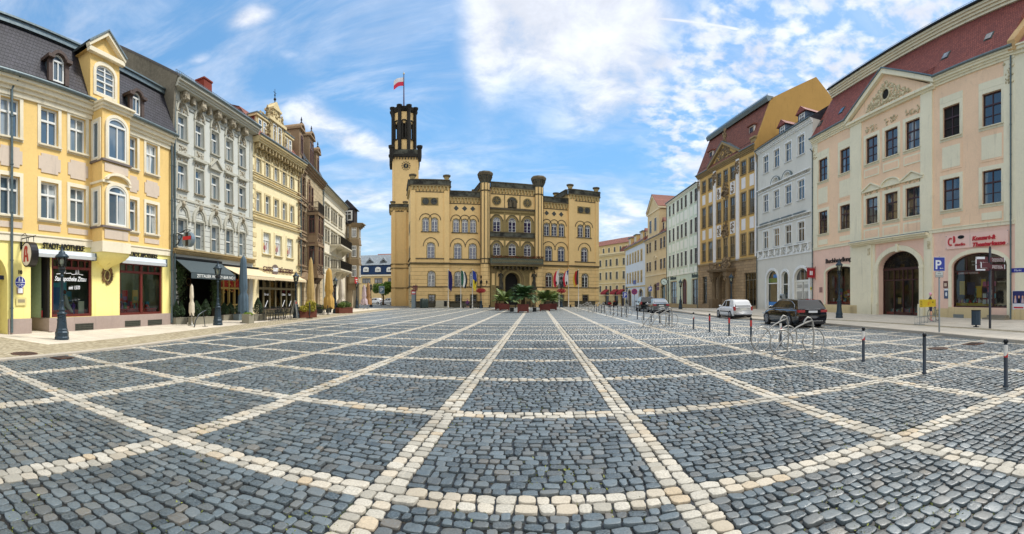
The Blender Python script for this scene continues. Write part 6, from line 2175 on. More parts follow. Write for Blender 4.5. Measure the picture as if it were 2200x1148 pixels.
# ================================================================== RIGHT ROW OF HOUSES
_n =[94,94,92.5,86,91,90,90]
_px =[2290,2181,1746,1627,1500,1433,1386,1344]
RP = chain(25.2/math.cos(TH(2290)-R(94)),_px,_n)
def wall_r(i):
 return Wall(RP[i+1],RP[i])
def gz(W_,u=None):
 p = W_.w(W_.L/2 if u is None else u,0)
 return G(p.x,p.y)
M_PEACH = plaster('peach_plaster',(240,206,172),.05)
M_CREAMT = plaster('ivory_trim',(232,224,196),.04)
def right0():
 Wl = wall_r(0);L = Wl.L
 r = Wl.root('town_house','peach plastered house cut off by the right edge of the view','house')
 WB = wall_r(1)
 ze = WB.z(2168,101,-.3)
 mb = MB();body(mb,L,ze,12);wall_mesh(mb,0,L,-.1,ze,[(2.2,3.5,5.2,7.1),(2.2,3.5,8.7,10.6)],.2);mb.build('wall',M_PEACH,r)
 for z in (5.2,8.7):window(r,2.85,z,1.3,1.9,'X',0,.07,.16,M_BROWNF,M_PANE,.3,.03,True,None,M_CREAMT)
 t = MB();cornice(t,0,L,ze-.5,[(.2,.15),(.2,.3),(.1,.4)]);t.box(0,1.0,-.03,0,.9,ze-.5);t.build('stucco_trim',M_CREAMT,r)
 m = MB();m.box(0,L,-.05,0,-.1,.8);m.build('plinth',plaster('sand_plinth',(214,194,150),.06),r)
 roof_prism(r,[(-.4,ze),(3.2,ze+4.2),(10,ze+5),(12,ze)],.5,L,M_RED)
 m = MB();m.prism_x([(-.35,ze-.3),(-.5,ze+.3),(3.0,ze+4.6),(6,ze+5.4),(12,ze)],-.35,.25);m.build('parapet_wall',plaster('ochre_parapet',(206,170,120),.1),r)
 return Wl
WR0 = right0()
def right1():
 Wl = wall_r(1);L = Wl.L;u = Wl.u
 r = Wl.root('town_house','wide pink and ivory baroque house with a pediment over its arched shop portal','house')
 Mw,Mt = M_PEACH,M_CREAMT
 Mo = relief('ivory_ornament',(222,210,176),(176,160,124),12)
 Mpk = plaster('pink_ground_floor',(236,200,180),.04)
 Ms = plaster('sand_plinth',(214,194,150),.06)
 ze = Wl.z(2168,101,-.35)
 zb = Wl.z(2150,484)
 cols =[px2(Wl,*c)for c in ((1760,1777),(1806,1825),(1862,1884),(1903,1927),(1948,1974),(2028,2060),(2112,2150))]
 w = sum(c[1]for c in cols)/7*1.13
 rA =(Wl.z(1959,320.6),Wl.z(1959,259.6));rB =(Wl.z(1968,463.4),Wl.z(1968,399))
 H =(rA[1]-rA[0]+rB[1]-rB[0])/2
 rA =(rA[0],rA[0]+H);rB =(rB[0],rB[0]+H)
 ops =[(c[0]-w/2,c[0]+w/2,a,b)for a,b in (rA,rB)for c in cols]
 s1 =(u(1774),u(1838.5));s1z =(Wl.z(1806,655),Wl.z(1806,573))
 po =(u(1888),u(1977));pz = Wl.z(1931,539)
 s2 =(u(2045),u(2164));s2z =(Wl.z(2100,661),Wl.z(2100,543))
 mb = MB();body(mb,L,ze,12)
 wall_mesh(mb,0,L,zb,ze,ops,.22)
 sd = u(2130)
 wall_mesh(mb,0,L,-.1,zb,[(s1[0],s1[1],s1z[0],s1z[1],.55,.3),(po[0],po[1],-.02,pz,1.45,.7),(s2[0],s2[1],s2z[0],s2z[1],.95,.3)],.3,0,1,1)
 mb.build('wall',[Mw,Mpk],r)
 ca,cb = u(1828),u(2004);cm =(ca+cb)/2
 t = MB()
 # centre projection and pilasters
 for a,b in ((ca,u(1852)),(u(1979),cb)):t.box(a,b,-.1,0,zb,ze-.3,0)
 for a,b in ((0,u(1757)),(u(2157),L)):t.box(a,b,-.05,0,zb,ze-.3,0)
 rr = random.Random(9)
 for a,b in ((.1,u(1755)),(u(2158),L-.15)):
  t.knobs(a,b,ze-2.2,ze-.8,-.06,26,.1,1,rr)
 for k,c in enumerate(cols):
  for z0,z1 in (rA,rB):
   top = .75 if (z0==rA[0]and k not in (2,3,4))else 0
   hood = None
   if z0==rB[0]and k in (2,4):hood = 'tri'
   if z0==rB[0]and k==3:hood = 'seg'
   window(r,c[0],z0,w,z1-z0,'X',0,.075,.18,M_BROWNF,M_DARK if (k==5 and z0==rA[0])else M_PANE if k%2 else M_PANE2,.3,.035,True,hood,Mt,M_BROWNF if 0 else Mt)
   if top:t.box(c[0]-w/2-.3,c[0]+w/2+.3,-.035,0,z1+.31,z1+.8,0)
   # blank panels between and below
  zp0,zp1 = rB[1]+(1.2 if k in (2,3,4)else .62),rA[0]-.5
  if k in (2,3,4):
   t.box(c[0]-w/2-.2,c[0]+w/2+.2,-.05,0,rA[0]-1.2,rA[0]-.45,0);t.box(c[0]-w/2-.08,c[0]+w/2+.08,-.055,-.05,rA[0]-1.08,rA[0]-.57,2)
   t.knobs(c[0]-w/2,c[0]+w/2,rA[1]+.45,rA[1]+1.0,-.04,36,.09,1,rr)
   t.knobs(c[0]-w/2-.1,c[0]+w/2+.1,rB[1]+.35,rB[1]+.55,-.04,14,.08,1,rr)
   t.box(c[0]-w/2-.25,c[0]+w/2+.25,-.05,0,rB[0]-1.35,rB[0]-.42,0);t.box(c[0]-w/2-.1,c[0]+w/2+.1,-.056,-.05,rB[0]-1.2,rB[0]-.57,2)
  else:
   t.box(c[0]-w/2-.22,c[0]+w/2+.22,-.03,0,zp0,zp1,2);t.box(c[0]-w/2-.05,c[0]+w/2+.05,-.045,-.03,zp0+.16,zp1-.16,0)
   t.box(c[0]-w/2-.05,c[0]+w/2+.05,-.03,0,rB[0]-1.1,rB[0]-.6,0)
 t.box(0,L,-.08,0,zb-.02,zb+.2,0);t.box(0,L,-.13,0,zb+.2,zb+.27,0)
 for a,b in ((0,ca),(cb,L)):cornice(t,a,b,ze-.62,[(.16,.1),(.14,.2),(.16,.32),(.12,.42)],0)
 # pediment
 zf = ze-.55
 za = Wl.z(1893,150,-.3)
 zf2 =(Wl.z(1818,270,-.3)+Wl.z(2003,176,-.3))/2
 zf = zf2
 apx =(ca+cb)/2;apx = u(1897,-.3)
 t.prism_y([(ca-.1,zf),(cb+.1,zf),(apx,za-.4)],-.12,.6,2)
 cornice(t,ca-.3,cb+.3,zf-.35,[(.15,.2),(.2,.38)],0)
 for s_,e in ((-1,ca-.4),(1,cb+.4)):
  q =[(e,zf),(apx,za-.42),(apx,za),(e,zf+.36)]
  t.prism_y(q if s_<0 else q[::-1],-.45,.1,0)
  q =[(e-s_*-.08,zf+.36),(apx,za),(apx,za+.09),(e-s_*-.12,zf+.44)]
  t.prism_y(q if s_<0 else q[::-1],-.55,3.4,3)
 oc =(u(1903.8,-.12),Wl.z(1903.8,203,-.12))
 t.arc(*oc,.42,.42,.16,-.24,-.12,0,359.9,20,1);t.arc(*oc,0,0,.42,-.15,-.12,0,359.9,20,4)
 hh = za-zf
 def inside(x,z):
  f =(z-zf)/hh
  lo,hi = ca+(apx-ca)*f,cb+(apx-cb)*f
  return lo+1.6<x<hi-1.6 and math.hypot(x-oc[0],z-oc[1])>.6 and abs(x-oc[0])<3.4-(z-zf)*.9
 t.knobs(ca,cb,zf+.25,za-.6,-.14,330,.13,1,rr,inside)
 # ground floor arches
 for (a,b),(z0,z1),rise,bw in ((s1,s1z,.55,.26),(s2,s2z,.95,.3)):
  c =(a+b)/2
  t.arc(c,z1-rise,(b-a)/2,rise,bw,-.06,0,0,180,18,0)
  for s_ in (-1,1):t.box(c+s_*(b-a)/2,c+s_*((b-a)/2+bw),-.06,0,-.1,z1-rise,0)
  # portal
 c =(po[0]+po[1])/2;hw =(po[1]-po[0])/2
 t.box(ca,po[0]-.45,-.08,0,-.1,zb,0);t.box(po[1]+.45,cb,-.08,0,-.1,zb,0)
 t.arc(c,pz-1.45,hw,1.45,.42,-.16,0,0,180,20,0)
 for s_ in (-1,1):
  t.box(c+s_*hw,c+s_*(hw+.42),-.16,0,1.0,pz-1.45,0);t.box(c+s_*(hw-.02),c+s_*(hw+.55),-.3,0,-.1,1.05,0)
  t.box(c+s_*(hw-.02),c+s_*(hw+.5),-.2,0,pz-1.55,pz-1.4,0)
  x = c+s_*(hw+1.1);t.box(x-.3,x+.3,-.2,0,-.1,zb-.3,0);t.box(x-.16,x+.16,-.24,-.2,zb-1.2,zb-.6,1)
 t.box(c-.14,c+.14,-.28,0,pz-.1,pz+.55,0)
 cornice(t,ca+.3,cb-.3,zb-.28,[(.12,.25),(.14,.45),(.08,.6)],0);t.box(ca+.3,cb-.3,-.58,-.1,zb-.0+.06,zb+.12,3)
 t.build('stucco_trim',[Mt,Mo,Mw,M_ZINC,M_DARK],r)
 p = MB()
 for a,b in ((0,s1[0]-.27),(s1[0]-.26,s1[1]+.26),(s1[1]+.27,ca-.01),(cb+.01,s2[0]-.31),(s2[0]-.28,sd-.1),(s2[1]+.31,L)):
  h = .75 if not (a>s1[0]-.3 and a<s1[0])else s1z[0]-.01
  if abs(a-(s2[0]-.28))<.01:h = s2z[0]-.01
  p.box(a,b,-.09,.02,-.1,h)
 p.build('plinth',Ms,r)
 # roof: red mansard under an ivory upper cornice
 zr = Wl.z(1747,226,2.6);yk = 2.6
 zk = zr-.7
 m = MB();yc_ = .3;zl = ze+.5+(yc_+.1)/(yk+.1)*(zk-ze-.5)
 for a,b in ((.02,ca-.1),(cb+.1,L-.3)):m.prism_x([(-.40,ze+.05),(-.1,ze+.5),(yk,zk),(6,zk+.2),(12,ze)],a,b)
 m.prism_x([(yc_,zl),(yk,zk),(6,zk+.2),(12,ze),(yc_,ze)],ca-.1,cb+.1)
 m.build('roof',M_RED,r)
 m = MB()
 for a,(dz,dy)in enumerate(((0,.05),(.2,.18),(.38,.32),(.55,.45))):m.box(-.05,L-.2,yk-dy-.1,yk+.8,zk+dz,zk+dz+.19,0)
 m.box(-.1,L-.15,yk-.75,yk+3,zk+.74,zk+.84,1)
 m.build('upper_cornice',[Mt,M_IRON],r)
 snow_guard(r,0,L-.2,yk-.6,zk+.86,M_ZINC,.2)
 gutter(r,0,ca-.3,-.48,ze+.02,M_ZINC);gutter(r,cb+.3,L,-.48,ze+.02,M_ZINC)
 for px,py in ((2038,125),(2129.5,84),(1816,241),(1770,269)):
  d = 1.1;x = u(px,d);z = Wl.z(px,py,d)
  sl =(zk-ze-.5)/(yk+.1)
  f =(z-ze-.5)/(zk-ze-.5);y = -.1+f*(yk+.1)
  m = MB();m.prism_x([(y-.12,z-.38),(y-.2,z-.3),(y+.2,z+.42),(y+.4,z+.42)],x-.36,x+.36,0)
  m.prism_x([(y-.19,z-.24),(y-.215,z-.22),(y+.13,z+.34),(y+.16,z+.34)],x-.27,x+.27,1)
  m.build('skylight',[simple('dark_green_metal',(58,78,72),.5,.3),M_PANE],r)
  # windows and doors of the ground floor
 room(r,s1[0]-.1,s1[1]+.1,s1z[0]-.02,s1z[1],2.0,.4,plaster('dim_bookshop',(160,150,130),.2),goods=40,seed=2)
 window(r,sum(s1)/2,s1z[0],s1[1]-s1[0],s1z[1]-s1z[0],'M1',.55,.09,.25,M_BROWNF,M_SHOPG,0,0,False,name='shop_window')
 room(r,po[0]-.1,po[1]+.1,0,pz,3.0,.8,plaster('dim_entrance',(130,118,98),.2),goods=26,seed=21)
 f = window(r,c,.02,po[1]-po[0],pz-.02,'N',1.45,.1,.6,M_BROWNF,M_SHOPG,0,0,False,name='entrance_door')
 m = MB();zq = pz-1.45;W_ = po[1]-po[0]
 m.box(-W_/2,W_/2,.5,.62,zq-.12,zq+.1,0);m.box(-W_/2,W_/2,.52,.62,zq-1.0,zq-.9,0)
 for k in (-.22,.0,.22,.5,-.5):m.box(W_*k-.05,W_*k+.05,.52,.62,.02,zq-.12,0)
 for k in (-.37,-.1,.1,.37):m.box(W_*k-.03,W_*k+.03,.53,.61,zq-.9,zq-.12,0)
 m.box(-.95,.95,.5,.63,.02,.3,0)
 m.build('door_frame',M_BROWNF,f)
 m = MB()
 for k in range(19):
  a_ = math.pi*k/18;m.tube([(.3*math.cos(a_),.45,zq+.1+.3*math.sin(a_)),(W_/2*.97*math.cos(a_),.45,zq+.1+1.28*math.sin(a_))],.02,4,0,False)
  if k<18:
   am = a_+math.pi/36;m.arc(W_/2*.8*math.cos(am),zq+.1+1.06*math.sin(am),.1,.1,.025,.44,.46,0,359.9,8)
   m.arc(W_/2*.52*math.cos(am),zq+.1+.7*math.sin(am),.06,.06,.02,.44,.46,0,359.9,8)
 for k in (.35,.66,.93):m.arc(0,zq+.1,W_/2*k,1.28*k,.03,.44,.47,0,180,20)
 m.box(-W_/2,W_/2,.56,.58,zq+.05,pz,1)if 0 else None
 m.build('fanlight_grille',M_IRON,f)
 room(r,s2[0]-.1,s2[1]+.1,s2z[0]-.02,s2z[1],2.0,.4,plaster('dim_ticket_shop',(120,108,104),.2),goods=46,seed=5,cols=[(220,190,60),(190,50,60),(120,190,200),(230,230,230),(60,80,140),(170,90,140)])
 f = window(r,sum(s2)/2,s2z[0],s2[1]-s2[0],s2z[1]-s2z[0],'N',.95,.1,.25,M_BROWNF,M_SHOPG,0,0,False,name='shop_window')
 m = MB();W_ = s2[1]-s2[0];hz =(s2z[1]-s2z[0])
 m.box(-W_/2+.1,W_/2-.1,.18,.3,hz*.66,hz*.66+.1);xd = sd-sum(s2)/2
 m.box(xd-.06,xd+.06,.18,.3,-.4,hz*.9)
 for k in (-.25,.0):m.box(W_*k-.03,W_*k+.03,.2,.3,hz*.68,hz*(.98 if k==0 else .92))
 m.build('window_bars',M_BROWNF,f)
 # posters and price cards in the ticket shop window
 m = MB();rr = random.Random(33)
 for i in range(3):
  for j in range(4):
   x = W_*(.04+i*.085);z = .25+j*.42;m.box(x,x+.3,.27,.275,z,z+.32,rr.randrange(4))
 m.box(-W_*.44,-W_*.02,.27,.275,hz*.62,hz*.655,4)
 for x,z,a_,b_,k in ((-1.9,.9,.5,1.0,5),(-1.2,.9,.7,.9,2),(-.35,.7,.45,.8,5),(.05,1.5,.4,.5,5)):m.box(x,x+a_,.28,.285,z,z+b_,k)
 m.build('window_posters',[simple('card_cyan',(120,180,196),.5),simple('card_white',(222,224,222),.5),simple('card_navy',(40,50,90),.5),simple('card_pink',(200,120,150),.5),simple('banner_red',(186,40,44),.5),simple('card_yellow',(214,180,60),.5)],f)
 text('KONZERT- UND THEATERKASSE',.16,simple('lettering_white2',(230,228,224),.5),f,(-W_*.23,.262,hz*.625),width=W_*.38,bold=.004,depth=.002)
 text('CD-DVD',.12,MATS['lettering_white2'],f,(-W_*.12,.262,hz*.84),bold=.004,depth=.002);text('Bücher',.12,MATS['lettering_white2'],f,(-W_*.12,.262,hz*.78),bold=.004,depth=.002)
 m = MB();m.box(sd+.1,s2[1],.33,.38,s2z[0]-.35,2.9,0);m.box(sd+.3,s2[1]-.2,.31,.33,.9,2.7,1);m.box(sd+.22,sd+.28,.26,.31,1.15,1.5,2)
 m.build('shop_door',[M_BROWNF,M_PANE,M_ZINC],r)
 m = MB();m.box(sd-.2,s2[1]+.3,-.85,-.02,-.1,.2);m.box(sd-.05,s2[1]+.15,-.5,-.02,.2,.38);m.build('door_step',plaster('worn_step',(150,142,126),.15),r)
 # writing
 Mlb = simple('brown_black_lettering',(40,28,26),.5);Mlr = simple('sign_red',(190,30,44),.4)
 a,b = u(1774,-.05),u(1828.5,-.05);z = Wl.z(1800,563.5,-.05)
 text('Buchhandlung',.62,Mlb,r,((a+b)/2,-.06,z),width=b-a,bold=.006,depth=.03)
 a,b = u(2090),u(2160)
 z1,z2 = Wl.z(2125,514.5),Wl.z(2125,524)
 text('Konzert-&',.42,Mlr,r,(a,-.1,z1),width=(u(2140)-a),bold=.012,depth=.03,align='LEFT',shear=.2)
 text('Theaterkasse',.42,Mlr,r,(a,-.1,z2-.14),width=b-a,bold=.012,depth=.03,align='LEFT',shear=.2)
 m = MB();a0,b0 = u(2033),u(2168);zt_,zb_ = Wl.z(2100,500),Wl.z(2100,531)
 m.box(a0,b0,-.07,-.055,zb_,zt_,0)
 for x in (a0+.06,b0-.06):
  for zq in (zb_+.06,zt_-.06):m.ball((x,-.08,zq),.03,1)
 m.box(u(2085),u(2085)+.02,-.075,-.07,zb_+.1,zt_-.1,1)
 m.build('sign_panel',[simple('translucent_panel',(236,198,182),.15),M_ZINC],r)
 zc_ = Wl.z(2047,520)
 m = MB();x = u(2044)
 m.arc(x,zc_,.16,.2,.1,-.12,-.08,60,300,12);m.arc(x+.32,zc_+.14,.02,.16,.1,-.12,-.08,-90,90,10);m.box(x+.25,x+.34,-.12,-.08,zc_-.1,zc_+.4)
 m.build('emblem',Mlr,r)
 m = MB();m.arc(u(2066),zc_+.28,0,0,.3,-.1,-.075,0,359.9,20)
 for i,v in enumerate(m.v):m.v[i] =(v[0],v[1],zc_+.28+(v[2]-zc_-.28)*.42)
 m.ball((u(2066),-.11,zc_+.28),(.08,.02,.05));m.build('disc_emblem',M_IRON,r)
 text('studio',.3,Mlr,r,(u(2064),-.1,zc_-.34),width=u(2074)-u(2052),bold=.004,depth=.02)
 pipe(r,L-.28,.1,ze,M_PIPE,kink=.1);pipe(r,.12,.1,ze-1,M_PIPE,kink=0)
 return Wl
WR1 = right1()
def right2():
 Wl = wall_r(2);L = Wl.L;u = Wl.u
 r = Wl.root('town_house','pale grey house with two small dormers and ornamented window heads','house')
 Mw = plaster('blue_grey_plaster',(214,212,202),.04);Mt = plaster('white_stucco',(228,230,228),.04)
 Mo = relief('white_ornament',(216,216,208),(160,158,148),10)
 ze =(Wl.z(1627,325,-.3)+Wl.z(1722,262,-.3))/2
 cols =[px2(Wl,*c)for c in ((1640,1651),(1662.6,1674.4),(1686.5,1700),(1714,1728.6))]
 w = sum(c[1]for c in cols)/4;xm = sum(c[0]for c in cols)/4;sp = sum((i-1.5)*c[0]for i,c in enumerate(cols))/5
 cx =[xm+(i-1.5)*sp for i in range(4)]
 rows =[(Wl.z(1719,334),Wl.z(1719,291)),(Wl.z(1721,429),Wl.z(1721,387)),(Wl.z(1724,518.4),Wl.z(1724,475.5))]
 H = sum(b-a for a,b in rows)/3
 rows =[(a,a+H)for a,b in rows]
 zb = Wl.z(1690,549)
 g =[(u(1647),u(1671),Wl.z(1659,658),Wl.z(1659,581)),(u(1679.5),u(1694),Wl.z(1659,658),Wl.z(1688,583)),(u(1706.5),u(1738),0.0,Wl.z(1722,576))]
 mb = MB();body(mb,L,ze,11)
 wall_mesh(mb,0,L,-.1,ze,[(c-w/2,c+w/2,a,b)for a,b in rows for c in cx]+[(a,b,c,d,(b-a)/2*.8,.3)for a,b,c,d in g],.2)
 mb.build('wall',Mw,r)
 rr = random.Random(13);t = MB()
 for i,(a,b)in enumerate(rows):
  for k,c in enumerate(cx):
   window(r,c,a,w,b-a,'T',0,.075,.14,M_WHITEF,M_PANE if (i+k)%2 else M_PANE2,.17,.04,True,'key' if i==0 else None,Mt)
 for i in (1,2):
  b = rows[i][1]
  t.box(.35,L-.35,-.28,0,b+.75,b+.86,0);t.box(.35,L-.35,-.1,0,b+.35,b+.45,0)
  t.knobs(.4,L-.4,b+.46,b+.74,-.05,150,.08,1,rr)
  for c in cx:
   if i==2:t.box(c-w*.8,c+w*.8,-.36,0,b+.86,b+1.02,2)
  if i==1:
   for c in cx[1:3]:
    t.arc(c,b+.86,w*.62,.62,.14,-.24,0,0,180,12,0);t.arc(c,b+.86,w*.62+.14,.76,.05,-.3,0,0,180,12,2);t.knobs(c-w*.4,c+w*.4,b+.9,b+1.35,-.03,16,.09,1,rr)
 z = rows[2][0]-.35
 t.box(.3,L-.3,-.3,0,z+.02,z+.12,0);t.box(.3,L-.3,-.06,0,z-.85,z,0)
 t.knobs(.4,L-.4,z-.75,z-.05,-.1,260,.09,1,rr)
 n = 9
 for i in range(n):c = .6+(L-1.2)*i/(n-1);t.box(c-.12,c+.12,-.26,0,z-.6,z+.02,0);t.ball((c,-.2,z-.68),.12,0)
 t.box(0,L,-.1,0,zb-.05,zb+.12,0)
 cornice(t,0,L,ze-.45,[(.14,.1),(.16,.22),(.15,.35)],0)
 for a,b,c,d in g:
  m_ =(a+b)/2;rise =(b-a)/2*.8
  t.arc(m_,d-rise,(b-a)/2,rise,.3,-.08,0,0,180,14,0)
  for s_ in (-1,1):t.box(m_+s_*(b-a)/2,m_+s_*((b-a)/2+.3),-.08,0,-.1,d-rise,0)
 t.build('stucco_trim',[Mt,Mo,M_ZINC],r)
 for k,(a,b,c,d)in enumerate(g[:2]):
  room(r,a,b,c,d,1.6,.35,plaster('dim_office',(170,194,190),.1))
  f = window(r,(a+b)/2,c,b-a,d-c,'N',(b-a)/2*.8,.08,.25,M_WHITEF,M_SHOPG,0,0,False,name='shop_window')
  m = MB();h = d-c
  m.box(-(b-a)/2+.05,(b-a)/2-.05,.2,.3,h*.62,h*.62+.12,0)
  if k==0:m.box(-(b-a)/2+.1,(b-a)/2-.1,.26,.27,h*.66,h*.78,1);m.box(-.1,(b-a)/2-.15,.25,.26,h*.79,h*.88,2);m.box(-(b-a)/2+.1,(b-a)/2-.1,.25,.26,.04,h*.12,2)
  m.build('window_sticker',[M_WHITEF,simple('sticker_green',(120,190,80),.4),simple('sticker_blue',(40,120,190),.4)],f)
 a,b,c,d = g[2];h = d;zq = h*.68
 m = MB();m.box(a,b,.25,.33,.02,zq,0)
 for s_ in (0,1):
  x0 = a+.12+s_*(b-a)/2;x1 = x0+(b-a)/2-.24
  for z0,z1 in ((.2,zq*.36),(zq*.4,zq*.72),(zq*.76,zq-.15)):m.box(x0,x1,.22,.25,z0,z1,0);m.box(x0+.1,x1-.1,.235,.22,z0+.1,z1-.1,0)
 m.box(a,b,.18,.33,zq,zq+.16,0);m.box((a+b)/2-.03,(a+b)/2+.03,.2,.25,.02,zq,1)
 m.build('entrance_door',[simple('door_white',(226,224,214),.5),simple('door_gap',(90,90,84),.6)],r)
 window(r,(a+b)/2,zq+.16,b-a,d-zq-.16,'H1',min((b-a)/2*.8,d-zq-.2),.08,.26,simple('door_white',(226,224,214),.5),M_PANE,0,0,False)
 roof_prism(r,[(-.4,ze),(4.5,ze+3.6),(11,ze)],0,L,M_SLATE)
 gutter(r,0,L,-.44,ze+.03,M_ZINC);snow_guard(r,0,L,-.1,ze+.3,M_IRON)
 for xl,xr in ((1672,1691),(1714,1733)):
  d_ = .7;c =(u(xl,d_)+u(xr,d_))/2;hw = .85
  m = MB();m.box(c-hw,c+hw,d_,3.2,ze+.3,ze+1.75,0);m.prism_y([(c-hw-.25,ze+1.75),(c+hw+.25,ze+1.75),(c,ze+2.5)],d_-.25,3.8,1)
  o = m.build('dormer',[simple('slate_blue_board',(86,100,118),.6),M_RED],r)
  window(o,c,ze+.5,1.0,1.15,'T',0,.08,-.01,M_WHITEF,M_PANE,.07,.03,False,None,M_WHITEF,y=d_)
 pipe(r,.1,.1,ze,M_PIPE,kink=0)
 # small meter sign
 return Wl
WR2 = right2()
def right3():
 Wl = wall_r(3);L = Wl.L;u = Wl.u;g0 = gz(Wl)
 r = Wl.root('town_house','ochre baroque house with white pilasters, carved stone portal and red mansard roof','house')
 Mw = plaster('golden_ochre',(208,172,108),.07);Mt = plaster('white_pilaster',(226,224,222),.05)
 Ms = ashlar('brown_ashlar',(162,138,106),.9,.4,.02,.15)
 Mst = plaster('stone_window_trim',(156,136,100),.1)
 Mo = relief('brown_carving',(152,130,98),(84,68,50),9)
 Mcan = plaster('dark_carved_portal',(126,108,84),.2,.9,.5)
 ze = Wl.z(1617,312,-.4)
 cols =[px2(Wl,*c)for c in ((1509,1516),(1523,1530),(1540.5,1549),(1554.5,1564),(1569,1579),(1592,1603),(1610,1621))]
 w = sum(c[1]for c in cols)/7*1.0
 rows =[(Wl.z(1592,377.4),Wl.z(1592,349)),(Wl.z(1596,464),Wl.z(1596,415)),(Wl.z(1598,548.4),Wl.z(1598,503))]
 zs = Wl.z(1600,558)
 sh =[(u(1599),u(1624),.4,Wl.z(1610,586)),(u(1509),u(1519),.5,Wl.z(1610,586))]
 pd =(u(1551.5),u(1568),.0,Wl.z(1560,590))
 mb = MB();body(mb,L,ze,11)
 ops =[(c[0]-w/2,c[0]+w/2,a,b)for a,b in rows for c in cols]
 wall_mesh(mb,0,L,zs,ze,ops,.15)
 wall_mesh(mb,0,L,-1,zs,[(a,b,c,d,0,.3)for a,b,c,d in sh]+[(*pd,1.0,1.2)],.3,0,1,1)
 mb.build('wall',[Mw,Ms],r)
 rr = random.Random(14);t = MB()
 Mfr = simple('stone_brown_frame',(118,106,82),.6)
 for i,(a,b)in enumerate(rows):
  for k,c in enumerate(cols):
   window(r,c[0],a,w,b-a,'G',0,.08,.1,Mfr,M_PANE,.15,.05,True,None,Mst)
   if i<2:
    z0,z1 = rows[i+1][1]+.55,a-.45
    if k in (2,4):t.box(c[0]-.65,c[0]+.65,-.04,0,z0-.1,z1+.1,0);t.knobs(c[0]-.4,c[0]+.4,z0,z1,-.07,30,.12,1,rr,lambda x,z,c=c,z0=z0,z1=z1:math.hypot((x-c[0])/.45,(z-(z0+z1)/2)/((z1-z0)*.55))<1)
    elif k!=3:t.box(c[0]-.52,c[0]+.52,-.03,0,z0,z1,0)
    else:
     t.knobs(c[0]-.8,c[0]+.8,z0-.3,z1+.2,-.08,90,.17,1,rr,lambda x,z,c=c:abs(x-c[0])<.9)
     t.arc(c[0],z0+.1,.8,.55,.16,-.35,0,0,180,10,1)
 for px in (1536,1585.5):t.box(u(px)-.42,u(px)+.42,-.14,0,zs,ze-.6,0);t.knobs(u(px)-.5,u(px)+.5,ze-2.6,ze-.9,-.2,46,.16,1,rr)
 for a,b in ((.05,.75),(L-.5,L-.05)):t.box(a,b,-.1,0,zs,ze-.6,0)
 t.knobs(.05,.75,ze-2.4,ze-.9,-.14,26,.14,1,rr)
 t.box(0,L,-.14,0,zs-.05,zs+.22,2)
 cornice(t,0,L,ze-.6,[(.18,.12),(.18,.28),(.14,.42),(.1,.52)],2)
 pa,pb = u(1524,-.3),u(1588,-.3);pm =(pa+pb)/2;za = Wl.z(1549,307,-.4)
 t.prism_y([(pa,ze+.05),(pb,ze+.05),(pm,za-.35)],-.18,.9,3)
 t.knobs(pa,pb,ze+.2,za-.6,-.2,150,.2,1,rr,lambda x,z:abs(x-pm)<(pb-pa)*.36*(1-(z-ze)/(za-ze)))
 for s_,e in ((-1,pa-.4),(1,pb+.4)):
  q =[(e,ze),(pm,za-.36),(pm,za),(e,ze+.34)];t.prism_y(q if s_<0 else q[::-1],-.55,.1,2)
  q =[(e,ze+.35),(pm,za+.01),(pm,za+.1),(e,ze+.44)];t.prism_y(q if s_<0 else q[::-1],-.6,4,4)
 t.lathe([(.3,0),(.35,.2),(.15,.5),(.4,.9),(.3,1.3),(.05,1.5)],(pm,-.1,za),8,1);t.ball((pm+.1,-.1,za+1.7),(.25,.2,.35),1)
 t.build('stone_trim',[Mt,Mo,Mst,Mw,M_ZINC],r)
 # portal with columns and carved crown
 m = MB();c =(pd[0]+pd[1])/2
 for s_ in (-1,1):
  x = c+s_*2.1
  m.box(x-.55,x+.55,-1.5,0,-.8,1.3,0);m.lathe([(.42,1.3),(.36,1.5),(.33,4.0),(.45,4.3),(.5,4.6)],(x,-.9,0),12,0)
  m.box(x-.55,x+.55,-1.4,0,4.6,5.3,0);m.knobs(x-.5,x+.5,4.0,4.7,-1.3,20,.16,1,rr)
  m.box(x-.9*s_,x-.5*s_,-.5,0,-.8,4.8,0)
 zq = zs-.55
 m.box(c-2.9,c+2.9,-1.6,0,5.3,5.5,0);m.arc(c,pd[3]-1.0,(pd[1]-pd[0])/2,1.0,.4,-.5,0,0,180,14,0)
 m.knobs(c-1.6,c+1.6,pd[3]+.1,5.3,-.4,90,.2,1,rr)
 m.box(c-3.0,c+3.0,-1.7,0,5.5,5.68,0)
 m.knobs(c-2.9,c-1.2,5.65,6.6,-1.1,60,.26,1,rr,None,1.2);m.knobs(c+1.2,c+2.9,5.65,7.0,-1.1,70,.26,1,rr,None,1.2);m.knobs(c-1.0,c+1.0,5.65,6.2,-.9,40,.22,1,rr,None,1.0)
 m.ball((c+.3,-1.2,6.2),.14,2)
 m.build('portal',[Mcan,Mo,simple('gilding',(206,160,60),.3,.6)],r)
 m = MB();m.box(pd[0],pd[1],1.1,1.2,-.8,pd[3]);m.build('entrance_door',M_DARK,r)
 for a,b,c0,d in sh:
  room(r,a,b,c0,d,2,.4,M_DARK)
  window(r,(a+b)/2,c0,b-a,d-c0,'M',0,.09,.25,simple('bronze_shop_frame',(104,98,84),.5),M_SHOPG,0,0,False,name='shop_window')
  # roof
 pA = RP[3];depth = 9.5
 def depth_px(px,uu=L):
  lo,hi = 0,40
  for _ in range(50):
   mid =(lo+hi)/2;p = Wl.w(uu,mid)
   if (math.atan2(p.x,p.y))<TH(px):lo = mid
   else:hi = mid
  p = Wl.w(uu,lo);return lo,math.hypot(p.x,p.y)
 d1,r1 = depth_px(1655);z1 = hgt(r1,207)
